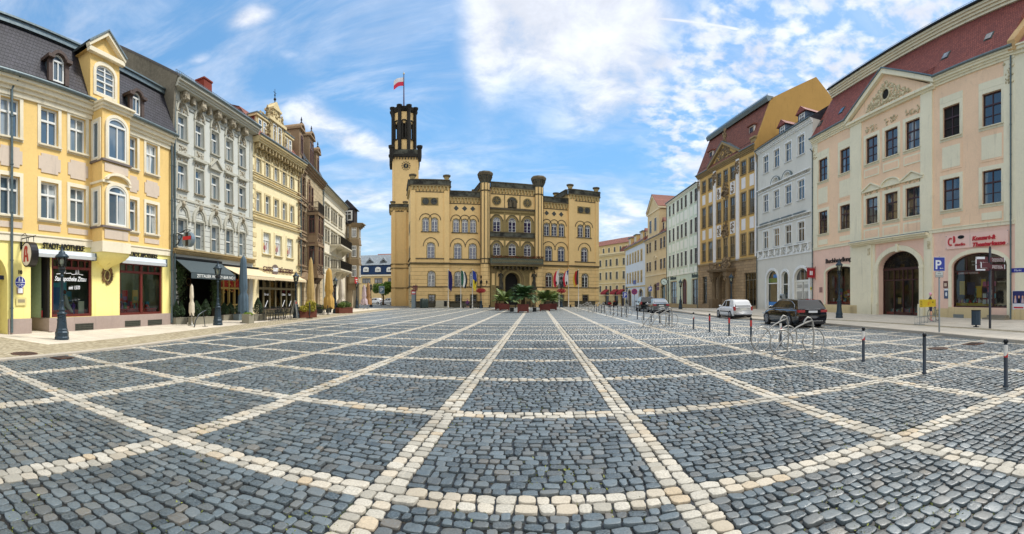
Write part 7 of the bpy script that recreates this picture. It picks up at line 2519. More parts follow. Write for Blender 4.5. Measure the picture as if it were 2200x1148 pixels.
 d2,r2 = depth_px(1753);z2 = hgt(r2,166)
 d1 = max(2.2,d1)
 prof =[(-.45,ze+.05),(-.1,ze+.7),(d1,z1-.3),(d2,z2),(d2+(d2-d1),z1),(d2*2,ze)]
 roof_prism(r,prof,0,L-.2,M_RED2)
 m = MB();m.prism_x([(0,ze-3)]+[(y,z+.04)for y,z in prof]+[(d2*2,ze-3)],L-.2,L+.05);m.build('gable_wall',plaster('golden_gable',(184,146,84),.05),r)
 m = MB();m.prism_x([(d1-.5,z1-.75),(d1-.75,z1-.3),(d1-.7,z1),(d1+.4,z1+.1),(d1+.3,z1-.3)],0,L+.05);m.build('roof_kerb',M_ZINC,r)
 snow_guard(r,0,L,d1-.5,z1,M_ZINC,.25);snow_guard(r,0,L,-.1,ze+.55,M_IRON)
 for px in (1611,1524):
  c = u(px,.3);m = MB();d_ = .6;zf_ = ze+1.0
  m.box(c-.62,c+.62,d_,3.6,zf_,zf_+2.3,0);m.prism_x([(d_-.35,zf_+2.3),(d_-.35,zf_+2.45),(4.2,zf_+3.1),(4.2,zf_+2.3)],c-.85,c+.85,1)
  o = m.build('dormer',[Mt,M_RED2],r);window(o,c,zf_+.25,.85,1.85,'D',0,.09,-.01,M_BROWNF,M_PANE,.08,.05,False,None,Mst,y=d_)
 m = MB();m.box(L-1.3,L-.1,-.2,1.0,ze-.3,ze+1.0);m.box(L-1.4,L,-.35,1.1,ze+1.0,ze+1.2);m.build('end_pier',Mst,r)
 gutter(r,0,pa-.4,-.56,ze+.03,M_ZINC);gutter(r,pb+.4,L,-.56,ze+.03,M_ZINC)
 return Wl
WR3 = right3()
def right4():
 Wl = wall_r(4);L = Wl.L;u = Wl.u
 r = Wl.root('town_house','pale mint green four storey house with tall dark windows and white panels','house')
 Mw = plaster('mint_plaster',(206,220,204),.04);Mt = plaster('mint_white',(232,236,228),.03)
 ze = Wl.z(1494,393.5,-.3)
 cols =[px2(Wl,*c)for c in ((1437.2,1441),(1445,1449.3),(1454,1459),(1462.4,1467),(1471,1475.8),(1482.4,1488),(1492,1497.8))]
 w = sum(c[1]for c in cols)/7*.95
 rows =[(Wl.z(1485,439),Wl.z(1485,411.5)),(Wl.z(1485,503.7),Wl.z(1485,472)),(Wl.z(1485,568),Wl.z(1485,536))]
 zb = Wl.z(1485,586)
 gd =[(u(1441),u(1454),.1,Wl.z(1470,603)),(u(1465.5),u(1475.5),-.6,Wl.z(1470,600)),(u(1487),u(1502)-.4,.1,Wl.z(1470,603))]
 mb = MB();body(mb,L,ze,11,-1.5)
 wall_mesh(mb,0,L,-1.5,ze,[(c[0]-w/2,c[0]+w/2,a,b)for a,b in rows for c in cols]+[(a,b,c,d,.9 if i==1 else 0,.3)for i,(a,b,c,d)in enumerate(gd)],.2)
 mb.build('wall',Mw,r)
 t = MB()
 for i,(a,b)in enumerate(rows):
  for k,c in enumerate(cols):
   window(r,c[0],a,w,b-a,'X',0,.09,.12,M_BROWNF,M_PANE,.14,.04,True,None,Mt)
   z1 = a-.5;z0 =(rows[i+1][1]+.55)if i<2 else a-1.6
   t.box(c[0]-w*.6,c[0]+w*.6,-.03,0,z0,z1)
 t.box(0,L,-.12,0,zb-.1,zb+.1);cornice(t,0,L,ze-.4,[(.15,.15),(.2,.3)])
 for x in ((cols[1][0]+cols[2][0])/2,(cols[4][0]+cols[5][0])/2):t.box(x-.25,x+.25,-.06,0,zb,ze-.4)
 t.box(0,.4,-.05,0,zb,ze-.4);t.box(L-.4,L,-.05,0,zb,ze-.4)
 t.build('stucco_trim',Mt,r)
 for i,(a,b,c,d)in enumerate(gd):
  window(r,(a+b)/2,c,b-a,d-c,'X' if i!=1 else 'D',.9 if i==1 else 0,.1,.2,M_BROWNF,M_PANE if i!=1 else simple('red_oak_door',(92,40,34),.5),.12,.05,False,None,Mst_right)
 Ml = simple('green_black_lettering',(30,50,44),.5)
 for a,b in ((1441,1453),(1487,1499.5)):
  text('Rolcom',.95,Ml,r,((u(a)+u(b))/2,-.06,Wl.z((a+b)/2,601-(a-1441)*.11)),width=u(b)-u(a),bold=.03,depth=.03)
 m = MB();m.box(0,L,-.06,0,-1.4,.35);m.build('plinth',plaster('sand_stone_plinth',(176,158,124),.1),r)
 roof_prism(r,[(-.4,ze),(5,ze+3),(11,ze)],0,L,M_RED2);gutter(r,0,L,-.44,ze+.03,M_ZINC)
 pipe(r,L-.1,-.4,ze,M_PIPE,kink=0);pipe(r,.1,-.4,ze,M_PIPE,kink=0)
 return Wl
Mst_right = plaster('sandstone_door_frame',(190,172,136),.1)
WR4 = right4()
def right5():
 Wl = wall_r(5);L = Wl.L;u = Wl.u
 r = Wl.root('town_house','beige house with a tall street gable in its red roof beside the mint house','house')
 Mw = plaster('beige_plaster',(212,192,152),.06);Mt = plaster('beige_trim',(222,208,176),.04)
 ze = Wl.z(1431,497,-.3)
 cols =[px2(Wl,*c)for c in ((1389,1393),(1394.8,1398.8),(1406,1411),(1418,1422.8),(1425,1430))]
 w = sum(c[1]for c in cols)/5
 rows =[(Wl.z(1408.5,539),Wl.z(1408.5,516.6)),(Wl.z(1408.5,581),Wl.z(1408.5,560))]
 gd =[(u(1391),u(1397.5),.2,3.9),(u(1405),u(1412),-.8,4.6),(u(1420),u(1430),0.2,4.2)]
 mb = MB();body(mb,L,ze,11,-1.5)
 wall_mesh(mb,0,L,-1.5,ze,[(c[0]-w/2,c[0]+w/2,a,b)for a,b in rows for c in cols]+[(a,b,c,d,.8,.3)for a,b,c,d in gd],.2)
 mb.build('wall',Mw,r)
 for i,(a,b)in enumerate(rows):
  for k,c in enumerate(cols):window(r,c[0],a,w,b-a,'X',0,.12,.12,M_BROWNF,M_PANE,.18,.05,True,'tri' if k==2 else None,Mt)
 t = MB();t.box(0,L,-.12,0,rows[1][0]-1.2,rows[1][0]-.9);cornice(t,0,L,ze-.5,[(.2,.15),(.25,.3)]);t.build('stucco_trim',Mt,r)
 for i,(a,b,c,d)in enumerate(gd):window(r,(a+b)/2,c,b-a,d-c,'D',.8,.14,.25,simple('teal_frame',(90,112,104),.5)if i!=1 else M_BROWNF,M_PANE,.3,.08,False,None,Mst_right)
 roof_prism(r,[(-.4,ze),(3.0,ze+4.4),(7,ze+6),(11,ze)],0,L,M_RED2)
 a,b = u(1392.5),u(1417);c =(a+b)/2;zs = Wl.z(1405,456);za = Wl.z(1402.5,425)
 m = MB();wops =[(c-1.9-.5,c-1.9+.5+.3,ze+1.6,ze+4.0),(c+.9,c+2.2,ze+1.6,ze+4.0)]
 m.box(a,b,-.1,7,ze-.1,zs,0);m.prism_y([(a,zs),(b,zs),(c,za)],-.1,7,0)
 m.box(a-.3,b+.3,-.3,0,zs-.15,zs+.15,1)
 for s_,e in ((-1,a-.4),(1,b+.4)):
  q =[(e,zs+.1),(c,za+.05),(c,za+.5),(e,zs+.5)];m.prism_y(q if s_<0 else q[::-1],-.4,7.2,1);q =[(e,zs+.5),(c,za+.5),(c,za+.62),(e,zs+.62)];m.prism_y(q if s_<0 else q[::-1],-.5,7.4,2)
 o = m.build('street_gable',[Mw,Mt,M_RED2],r)
 hq =(zs-ze)*.5
 for k in (-.22,.22):window(o,c+k*(b-a),ze+(zs-ze)*.22,w,hq,'X',0,.12,-.02,M_BROWNF,M_PANE,.2,.06,False,None,Mt,y=-.1)
 for px in (1386.5,1426):
  x = u(px+1,.4);m = MB();m.box(x-.8,x+.8,.3,4,ze+.2,ze+2.6,0);m.prism_y([(x-1,ze+2.6),(x+1,ze+2.6),(x,ze+3.5)],.1,4,1)
  o = m.build('dormer',[Mt,M_RED2],r);window(o,x,ze+.6,1.0,1.8,'T',0,.12,-.02,M_BROWNF,M_PANE,.1,.04,False,None,Mt,y=.3)
 gutter(r,0,L,-.5,ze,M_ZINC)
 return Wl
WR5 = right5()
def right6():
 Wl = wall_r(6);L = Wl.L;u = Wl.u
 r = Wl.root('town_house','low white house with ochre window frames and three box dormers in its red roof','house')
 Mw = plaster('cool_white_plaster',(214,218,220),.04);Mt = plaster('ochre_window_trim',(204,178,122),.08)
 ze = Wl.z(1382,516,-.3)
 cols =[px2(Wl,*c)for c in ((1346.7,1350),(1352.5,1355.4),(1358,1361.5),(1363.8,1367),(1369.6,1373),(1376.4,1380))]
 w = sum(c[1]for c in cols)/6*.8
 rows =[(Wl.z(1371,561.5),Wl.z(1371,540)),(Wl.z(1371,606),Wl.z(1371,584))]
 mb = MB();body(mb,L,ze,11,-1.5)
 gd =[(u(1349),u(1356)),(u(1373),u(1381))]
 wall_mesh(mb,0,L,-1.5,ze,[(c[0]-w/2,c[0]+w/2,a,b)for a,b in rows for c in cols]+[(a,b,-.9,3.6,1.2,.3)for a,b in gd],.2)
 mb.build('wall',Mw,r)
 for a,b in rows:
  for c in cols:window(r,c[0],a,w,b-a,'T',0,.12,.12,Mt,M_PANE,.25,.05,True,None,Mt)
 for a,b in gd:window(r,(a+b)/2,-.9,b-a,4.5,'D',1.2,.2,.25,M_BROWNF,M_PANE,.3,.06,False,None,Mt)
 t = MB();t.box(0,L,-.12,0,rows[1][0]-1.3,rows[1][0]-1.0);cornice(t,0,L,ze-.5,[(.25,.2),(.25,.4)]);t.build('stucco_trim',Mt,r)
 roof_prism(r,[(-.5,ze),(4,ze+4.6),(11,ze)],0,L,M_RED2);gutter(r,0,L,-.55,ze,M_ZINC)
 for k in range(3):
  x = L*(.2+.3*k);m = MB();m.box(x-1.3,x+1.3,.3,4,ze+.3,ze+2.6,0);m.box(x-1.5,x+1.5,.0,4.2,ze+2.6,ze+2.8,1)
  o = m.build('dormer',[Mt,M_ZINC],r)
  for q in (-.6,.6):window(o,x+q,ze+.6,.7,1.6,'T',0,.1,-.03,M_WHITEF,M_PANE,.08,.04,False,None,Mt,y=.3)
 m = MB();x = u(1364);m.box(x-1.4,x+1.4,-.15,0,5.1,6.1);m.build('blue_shop_sign',simple('sign_royal_blue',(30,60,140),.4),r)
 text('Optik',.8,simple('lettering_white2',(230,228,224),.5),r,(x,-.16,5.3),depth=.01,bold=.02)if 0 else None
 return Wl
WR6 = right6()
def right7():
 P1 = RP[-1]+Vector((.3,.6,0))
 P0 = polar(1262,146)
 Wl = Wall(P0,P1);L = Wl.L;u = Wl.u
 r = Wl.root('apartment_building','yellow sandstone apartment house closing the side street, with red awnings at its foot','building')
 Mw = plaster('street_end_yellow',(216,192,140),.07);Mt = plaster('street_end_trim',(228,210,168),.05)
 ze = Wl.z(1320,543,-.5)
 s = 3.1027
 zr =[(Wl.z(1320,340+b/s),Wl.z(1320,340+a/s))for a,b in ((672,718),(758,808),(850,892))]
 cs =[u(1270+x/s)for x in (62,102,130,172,218)]
 mb = MB();body(mb,L,ze,11,-1.5)
 w = 1.1
 gd =[(u(1300),u(1308)),(u(1320),u(1328)),(u(1334),u(1341))]
 wall_mesh(mb,0,L,-1.5,ze,[(c-w/2,c+w/2,a,b)for a,b in zr for c in cs]+[(a,b,-1,3.4,0,.4)for a,b in gd],.25)
 mb.build('wall',Mw,r)
 for a,b in zr:
  for c in cs:window(r,c,a,w,b-a,'T',0,.14,.15,M_GREYF,M_PANE,.3,.08,True,None,Mt)
 for a,b in gd:window(r,(a+b)/2,-1,b-a,4.4,'M',0,.14,.3,M_BROWNF,M_PANE,0,0,False)
 t = MB()
 for z in (zr[1][0]-1.3,zr[2][0]-1.2,zr[0][0]-.6):t.box(0,L,-.2,0,z,z+.3)
 cornice(t,0,L,ze-.8,[(.4,.3),(.4,.7)]);t.build('stone_trim',Mt,r)
 # attic storey and roof
 zt = Wl.z(1320,527,2)
 m = MB();m.box(0,L,1.4,9,ze,zt+.2);m.build('attic',Mw,r)
 for x in np.linspace(1.5,L-1.5,7):window(r,x,ze+.5,.85,1.5,'T',0,.14,-.02,M_GREYF,M_PANE,.25,.06,False,None,Mt,y=1.4)
 roof_prism(r,[(.9,zt+.2),(4.5,zt+2.4),(9,zt+.2)],0,L,M_RED2)
 m = MB()
 for a,b in gd:m.prism_x([(-.05,4.0),(-1.6,3.0),(-1.6,2.4),(-1.5,2.4),(-1.5,2.95),(-.05,3.9)][::-1],a-.3,b+.3)
 m.build('awning',simple('wine_red_canvas',(140,34,40),.8),r)
 # roof peak towards the white house
 m = MB();x0 = u(1330);m.prism_x([(.2,ze+.2),(3.6,ze+4.8),(8,ze+.2)],x0,L);m.build('corner_roof',M_RED2,r)
 return Wl
WR7 = right7()
# ================================================================== THINGS ON THE SQUARE
def gpt(px,py,lift=0.0):
 p = ground_at(px,py)
 # lift moves the foot onto a pavement: the seen point lies on a plane that much higher
 r = FY*(EYE-lift)/(py-HZ)
 t = TH(px)
 return Vector((r*math.sin(t),r*math.cos(t),lift)),r
LZP,RZP = .030,.09
# ---------------------------------------------------------------- street lamps
def make_lamp():
 e = empty('street_lamp',(0,0,0))
 Mp = simple('lamp_post_blue_grey',(36,54,66),.45,.3,noise=.12)
 m = MB()
 m.lathe([(.27,0),(.27,.1),(.25,.14),(.26,.3),(.22,.36),(.22,.42),(.2,.46),(.155,.95),(.15,1.02)],n=8,smooth=False)
 m.lathe([(.15,1.02),(.19,1.05),(.19,1.1),(.1,1.14),(.13,1.2),(.13,1.24),(.085,1.3),(.08,1.55),(.095,1.58),(.07,1.62)],n=14)
 rr = random.Random(2)
 for k in range(26):a = rr.uniform(0,6.28);z = rr.uniform(.75,1.0);m.ball((.16*math.cos(a),.16*math.sin(a),z),.03,0,6,4)
 for k in range(16):a = rr.uniform(0,6.28);z = rr.uniform(1.32,1.55);m.ball((.082*math.cos(a),.082*math.sin(a),z),.02,0,6,4)
 for k in range(8):a = k*math.pi/4;m.tube([(.16*math.cos(a),.16*math.sin(a),.48),(.125*math.cos(a),.125*math.sin(a),.9)],.015,5)
 m.build('base',Mp,e)
 m = MB()
 m.lathe([(.062,1.6),(.05,2.55),(.075,2.58),(.075,2.62),(.045,2.66),(.06,2.72),(.13,2.80),(.13,2.83)],n=12)
 m.build('post',Mp,e)
 m = MB();m.lathe([(.12,2.83),(.15,2.86),(.15,2.9),(.13,2.98),(.15,3.0)],n=8,smooth=False)
 for k in range(6):a = k*math.pi/3;m.tube([(.145*math.cos(a),.145*math.sin(a),2.98),(.21*math.cos(a),.21*math.sin(a),3.38)],.012,4)
 m.build('lantern_cage',M_IRON,e)
 g = MB()
 n = 12;vs =[]
 for z,r in ((2.98,.14),(3.38,.205)):vs +=[(r*math.cos(2*math.pi*k/n),r*math.sin(2*math.pi*k/n),z)for k in range(n)]
 g.raw(vs,[(k,(k+1)%n,n+(k+1)%n,n+k)for k in range(n)],0,True)
 m_ = clear_glass('lantern_glass');g.build('lantern_glass',m_,e)
 m = MB();m.ball((0,0,3.2),(.085,.085,.14),0,12,8);m.lathe([(.02,2.95),(.02,3.2)],n=6);m.build('bulb',simple('milk_glass_bulb',(226,220,200),.3),e)
 m = MB();m.lathe([(.26,3.37),(.27,3.40),(.19,3.50),(.13,3.54),(.12,3.60),(.05,3.66),(.06,3.70),(.02,3.74),(.03,3.78),(.005,3.88)],n=16)
 m.build('lantern_roof',Mp,e)
 return e
lamp0 = make_lamp()
LAMPS =[((133,730),(133,527),LZP,'street lamp standing right in front of the lettered pharmacy window'),((468,699),(457,560),LZP,'street lamp by the whisky bar planters, second from the left'),
((636,684),(636,581),LZP,'street lamp beside the bakery cafe shop front'),((720.5,673.5),(720,593),LZP,'street lamp between the two yellow umbrellas and the brown flower trough'),
((766.5,667.5),(766,607),LZP,'street lamp at the foot of the brown corner house'),((797,662.5),(796,611),LZP,'street lamp nearest the side street, beside the folded brown umbrella'),
((1803,683.5),(1797,547),RZP,'street lamp in front of the bookshop window'),((1571,667),(1570,580),RZP,'street lamp before the carved stone portal of the ochre house'),
((1462,665.5),(1462,600),RZP,'street lamp before the mint green house'),((1398,661),(1397,612),RZP,'street lamp before the beige gabled house'),((1346.5,660),(1346.5,617),RZP,'small distant street lamp by the white house at the street end')]
for i,(b,t,lift,lab)in enumerate(LAMPS):
 if b[1]<668:
  h = 3.88;r =(h-0)*FY/(b[1]-t[1]);p = polar(b[0],r);p.z = G(p.x,p.y)+lift
 else:
  p,r = gpt(b[0],b[1],lift);h = hgt(r,t[1])-lift
 s = min(1.12,max(.85,h/3.88))
 o = lamp0 if i==0 else dup(lamp0,p)
 o.location = p;o.scale =(1,1,s);o.rotation_euler =(0,0,.3*i)
 tag(o,lab,'street lamp','cast iron street lamps along the square')
 # ---------------------------------------------------------------- bollards
def make_bollard(red):
 e = empty('bollard',(0,0,0))
 m = MB();m.lathe([(.055,0),(.055,.02),(.038,.03),(.038,.74),(.036,.76),(.02,.765)],n=14);m.build('post',simple('bollard_navy',(34,44,54),.4,.2),e)
 m = MB();m.ball((0,0,.80),.047,0,12,8);m.build('ball_top',M_IRON,e)
 if red:
  m = MB();n = 14
  for k in range(n):
   a0,a1 = 2*math.pi*k/n,2*math.pi*(k+1)/n
   r = .0395
   f = lambda a:.60+.06*math.cos(a+(0 if red==1 else 2))
   for z0,z1,mi in ((.52,None,0),(None,.74,1)):
    za0,za1 =(z0,z0)if z0 else (f(a0),f(a1));zb0,zb1 =(z1,z1)if z1 else (f(a0),f(a1))
    m.raw([(r*math.cos(a0),r*math.sin(a0),za0),(r*math.cos(a1),r*math.sin(a1),za1),(r*math.cos(a1),r*math.sin(a1),zb1),(r*math.cos(a0),r*math.sin(a0),zb0)],[(0,1,2,3)],mi if red==1 else 0)
  m.build('reflective_band',[simple('band_red',(176,34,30),.4),simple('band_white',(214,212,206),.4)],e)
 return e
BB ={0:make_bollard(0),1:make_bollard(1),2:make_bollard(2)}
used ={0:0,1:0,2:0}
BL =[(2161,831,1,'nearest bollard at the right edge, with a red and white band'),(1986,803,0,'plain dark bollard second from the right edge, without any band'),
(1855,776,1,'bollard with a white band right of the bicycle shaped racks, below the black wagon'),(1677,744,1,'bollard standing behind the nearest bicycle racks, in front of the black wagon'),
(1613.5,732,2,'red banded bollard just left of the nearest bicycle rack'),(1566.5,722,2,'red banded bollard in front of the rear of the white hatchback'),
(1524.5,714,2,'red banded bollard by the front wheel of the white hatchback'),(1490,708,1,'bollard alone between the second rack group and the white hatchback'),
(1437.5,698,0,'bollard in the second rack group, rightmost of its five'),(1417,694,0,'bollard in the second rack group, before the silver saloon boot'),(1399,692,0,'bollard in the second rack group, at its left wheel rings'),
(1383,688.5,0,'bollard in front of the gap between the dark estate and the silver saloon'),(1369.5,686.4,0,'bollard in front of the nose of the dark estate car')]
for x,y,k,lab in BL:
 p,r = gpt(x,y)
 o = BB[k]if not used[k]else dup(BB[k],p)
 used[k] = 1;o.location = p;tag(o,lab,'bollard','dark steel bollards along the parking edge')
for x,y in ((1345.6,681.8),(1336,681),(1327,678.7),(1318.5,677),(1311,675.5)):
 o = dup(BB[0],gpt(x,y)[0]);tag(o,'small dark bollard in the row of five behind the third rack group','bollard','bollards behind the third rack group')
for x,y in ((1298,673.2),(1292.4,672.6),(1287,671.6),(1281.5,670.6),(1277,670)):
 o = dup(BB[0],gpt(x,y)[0]);tag(o,'tiny dark bollard in the row of five at the most distant racks','bollard','bollards behind the fourth rack group')
 # ---------------------------------------------------------------- bicycle-shaped racks
def make_rack():
 e = empty('bicycle_rack',(0,0,0))
 Mt = simple('brushed_steel',(160,158,152),.38,.8,noise=.08)
 m = MB()
 pts =[(-.68,0,0),(-.6,0,.13),(-.42,0,.38),(-.2,0,.6),(.1,0,.80),(.35,0,.9),(.55,.0,.96)]
 m.tube(pts,.023,8);m.build('frame_tube',Mt,e)
 m = MB()
 pts =[(.3,0,.875),(.34,0,.98),(.42,0,1.05),(.52,0,1.03),(.58,0,.93),(.62,0,.6),(.61,0,.3),(.57,0,0)]
 m.tube(pts,.023,8);m.build('handle_tube',Mt,e)
 for x in (-.36,.62):
  m = MB();n = 28
  pts =[(x+.33*math.cos(2*math.pi*k/n),0.0+(.02 if x>0 else -.02),.42+.33*math.sin(2*math.pi*k/n))for k in range(n+1)]
  m.tube(pts,.018,8,cap=False);m.build('wheel_ring',Mt,e)
 return e
rack0 = make_rack()
RK =[((1618,763),(1694,756),'steel bicycle rack just behind the nearest one, beside the black wagon'),((1665,773),(1743,767),'nearest steel bicycle rack, in front of the black wagon'),
((1385.5,703.6),(1427,703),'bicycle rack in front of the silver saloon, left one of two'),((1398.5,705.8),(1443,704.5),'bicycle rack in front of the silver saloon, right one of two'),
((1306,681.5),(1332,681),'distant bicycle rack below the red awnings, left one of two'),((1318,683),(1348,682),'distant bicycle rack below the red awnings, right one of two'),
((1268,673),(1287,672.4),'bicycle rack third from the town hall corner'),((1276,674.4),(1297,673.6),'bicycle rack fourth from the town hall corner'),((1244.5,669.4),(1260,669),'bicycle rack nearest to the town hall'),((1250,670.2),(1267,669.8),'bicycle rack second nearest to the town hall')]
for i,(a,b,lab)in enumerate(RK):
 A = gpt(*a)[0];B = gpt(*b)[0]
 if a[1]<690:
  c = gpt((a[0]+b[0])/2,(a[1]+b[1])/2)[0];rz = -.02
  loc = c;sc = 1.0
 else:
  loc =(A+B)/2;d = B-A;rz = math.atan2(d.y,d.x)
 o = rack0 if i==0 else dup(rack0,loc)
 o.location = loc;o.rotation_euler =(0,0,rz);tag(o,lab,'bicycle rack','bicycle shaped steel racks')
 # ---------------------------------------------------------------- cars
def make_car(name,L,Wd,H,paint,spec,label,cat='car',est=False,alloy=False,plate=(214,214,208)):
 e = empty(name,(0,0,0));e['label'] = label;e['category'] = cat
 hw = Wd/2
 zb = spec['belt'];z0 = spec.get('sill',.20)
 # body loft; top line along the length
 top = spec['top']
 ys = np.linspace(-.5,.5,27)
 tz = np.interp(ys,[a for a,b in top],[b for a,b in top])
 wf = np.interp(ys,[-.5,-.485,-.44,-.3,.3,.42,.48,.5],[.90,.95,.98,1,1,.955,.86,.72])
 bz = np.interp(ys,[-.5,-.47,-.42,.42,.47,.5],[.36,.27,z0,z0,.24,.34])
 m = MB();vs =[];fs =[]
 K = 0
 for y,t,w,b in zip(ys,tz,wf,bz):
  X = hw*w
  half =[(X*.80,b-.02),(X*.95,b+.02),(X*.99,b+.14),(X,b+(t-b)*.5),(X*.975,b+(t-b)*.78),(X*.94,t-.055),(X*.88,t-.012),(X*.5,t+.018),(0,t+.025)]
  ring = half+[(-x,z)for x,z in half[::-1][1:]]
  K = len(ring)
  vs +=[(x,y*L,z)for x,z in ring]
 n = len(ys)
 for i in range(n-1):
  for k in range(K):
   a = i*K+k;b = i*K+(k+1)%K
   fs.append((a,a+K,b+K,b)[::-1])
 fs.append(tuple(range(K)));fs.append(tuple(range((n-1)*K,n*K))[::-1])
 m.raw(vs,fs,0,True)
 bodyo = m.build('body',paint,e)
 # cabin
 wb,wr = hw*.90,hw*spec.get('roofw',.70)
 P = spec['cabin']
 zr = max(z for y,z in P)
 xw = lambda z:wb+(wr-wb)*max(0,(z-zb))/(zr-zb)
 vs =[];k = len(P)
 for s_ in (-1,1):vs +=[(s_*(xw(z)),y,z)for y,z in P]
 for s_ in (-1,1):vs +=[(s_*(xw(z)*.78),y,z+(.028 if z>zb+.2 else 0))for y,z in P]
 fs =[tuple(range(k)),tuple(range(2*k-1,k-1,-1))]
 m = MB()
 for i in range(k-1):
  fs +=[(i,i+1,2*k+i+1,2*k+i)[::-1],(k+i,k+i+1,3*k+i+1,3*k+i),(2*k+i,2*k+i+1,3*k+i+1,3*k+i)[::-1]]
 m.raw(vs,fs,0,False);m.build('cabin',paint,e)
 Mg = simple('car_glass',(22,30,34),.05,0,.9)
 for win in spec['side']:
  for s_ in (-1,1):
   m = MB();q =[(s_*(xw(z)+.004),y,z)for y,z in win]
   m.raw(q,[tuple(range(len(q)))[::s_]]);m.build('side_window',Mg,e)
 (ya,za),(yb,zb_) = spec['rear']
 nrm = Vector((0,zb_-za,-(yb-ya))).normalized()*-1
 off = Vector((0,-.006,.004))
 m = MB();q =[(-xw(za)*.86,ya-.008,za),(xw(za)*.86,ya-.008,za),(xw(zb_)*.86,yb-.008,zb_),(-xw(zb_)*.86,yb-.008,zb_)]
 m.raw(q,[(0,1,2,3)]);m.build('rear_window',Mg,e)
 (ya,za),(yb,zb_) = spec['front']
 m = MB();q =[(-xw(za)*.9,ya+.02,za+.008),(xw(za)*.9,ya+.02,za+.008),(xw(zb_)*.9,yb+.02,zb_+.008),(-xw(zb_)*.9,yb+.02,zb_+.008)]
 m.raw(q,[(3,2,1,0)]);m.build('windscreen',Mg,e)
 # wheels
 R_ = spec.get('wheel',.31)
 for y in spec['axles']:
  for s_ in (-1,1):
   m = MB();x = s_*hw
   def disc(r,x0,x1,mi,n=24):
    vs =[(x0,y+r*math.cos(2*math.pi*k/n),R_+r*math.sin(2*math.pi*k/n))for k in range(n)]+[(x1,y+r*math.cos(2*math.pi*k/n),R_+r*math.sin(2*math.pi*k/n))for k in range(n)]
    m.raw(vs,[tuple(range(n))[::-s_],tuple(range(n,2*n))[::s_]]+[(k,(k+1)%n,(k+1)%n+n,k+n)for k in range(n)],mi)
   disc(R_*1.14,x*.9,x*1.002,1)  # black disc painted in for the shaded hollow; the body has no cutout
   m.build('wheel_arch',[M_DARK,simple('painted_arch_shadow',(18,18,19),.8)],e)
   m = MB();disc(R_,x*.82,x*1.01,0)
   wo_ = m.build('wheel',[simple('tyre_rubber',(26,26,27),.8)],e)
   m = MB();disc(R_*.68,x*1.0,x*1.014,1)
   ns = 10 if alloy else 8
   for k in range(ns):
    a = 2*math.pi*k/ns
    m.tube([(x*1.018,y+.03*math.cos(a),R_+.03*math.sin(a)),(x*1.018,y+R_*.66*math.cos(a),R_+R_*.66*math.sin(a))],.018 if alloy else .026,5,0)
   m.tube([(x*1.016,y+R_*.66*math.cos(2*math.pi*k/24),R_+R_*.66*math.sin(2*math.pi*k/24))for k in range(25)],.014,5,0)
   m.build('rim',[simple('alloy_silver',(170,172,174),.3,.8),simple('rim_dark',(40,42,44),.5,.5)if alloy else simple('rim_grey',(140,142,144),.5,.5)],wo_)
 yr = -L/2
 for s_ in (-1,1):
  a,b,c,d = spec['tail']
  m = MB();m.box(s_*a*hw,s_*b*hw,yr-.012,yr+.14,c,d);m.box(s_*(b*hw-.002),s_*(hw*.93),yr+.02,yr+.16,c+.01,d-.01)
  m.build('tail_light',simple('tail_red',(150,14,20),.15,0,.8),e)
  m = MB();m.box(s_*hw*.55,s_*hw*.86,L/2-.2,L/2-.03,.58,.7);m.build('headlight',simple('headlight_clear',(190,196,200),.1),e)
  m = MB();ym = spec['mirror'];m.ball((s_*(hw+.09),ym,zb+.07),(.10,.06,.07),0,10,6);m.box(s_*hw*.9,s_*(hw+.06),ym-.02,ym+.02,zb+.01,zb+.06)
  m.build('wing_mirror',paint if spec.get('pm',True)else M_IRON,e)
  for y in spec['handles']:
   m = MB();m.box(s_*(hw*.985),s_*(hw+.018),y-.1,y+.1,zb-.13,zb-.10);m.build('door_handle',spec.get('hm',paint),e)
 m = MB();zp = spec['plate'];m.box(-.26,.26,yr-.03,yr-.005,zp,zp+.11,0)
 m.build('number_plate',simple('plate_%d'%plate[0],plate,.4),e)
 m = MB();m.box(-hw*.82,hw*.82,yr-.015,yr+.25,z0+.02,z0+.12,0);m.box(-hw*.9,hw*.9,-L*.44,L*.44,z0-.04,z0+.02,0)
 for y0,y1 in spec.get('gaps',[]):m.box(-hw*1.003,hw*1.003,y0-.006,y0+.006,z0+.12,zb-.03,0)
 m.build('lower_trim',simple('black_plastic',(30,30,32),.7),e)
 return e,hw
 # white hatchback
Mwh = simple('car_white',(224,226,228),.25,0,.5,.6)
white,hwW = make_car('hatchback_car',3.75,1.62,1.40,Mwh,dict(belt=.86,roofw=.74,top=[(-.5,.84),(-.46,.86),(-.3,.88),(.18,.86),(.3,.82),(.44,.70),(.5,.56)],
cabin=[(-1.82,.84),(-1.53,1.25),(-1.42,1.35),(-1.15,1.39),(-.3,1.40),(.12,1.36),(.85,.84)],side=[[(-.12,.90),(.55,.90),(.1,1.30),(-.12,1.32)],[(-.22,.90),(-.22,1.32),(-.8,1.31),(-.95,.92)],],
rear=((-1.775,.90),(-1.545,1.23)),front=((.72,.93),(.18,1.31)),axles=(-1.2,1.2),tail=(.74,.92,.62,.9),mirror=.55,handles=(-.08,),plate=.66,wheel=.285),
'small white three door hatchback parked behind the bollards')
p = polar(1575,31.5);a = R(4)
fw = Vector((math.sin(a),math.cos(a),0));rt = Vector((math.cos(a),-math.sin(a),0))
white.location = p+rt*.81+fw*1.875;white.rotation_euler =(0,0,-a)
for s_ in (-1,1):
 m = MB();m.box(s_*.80,s_*.825,-.95,.8,.50,.56);m.build('side_moulding',simple('black_plastic',(30,30,32),.7),white)
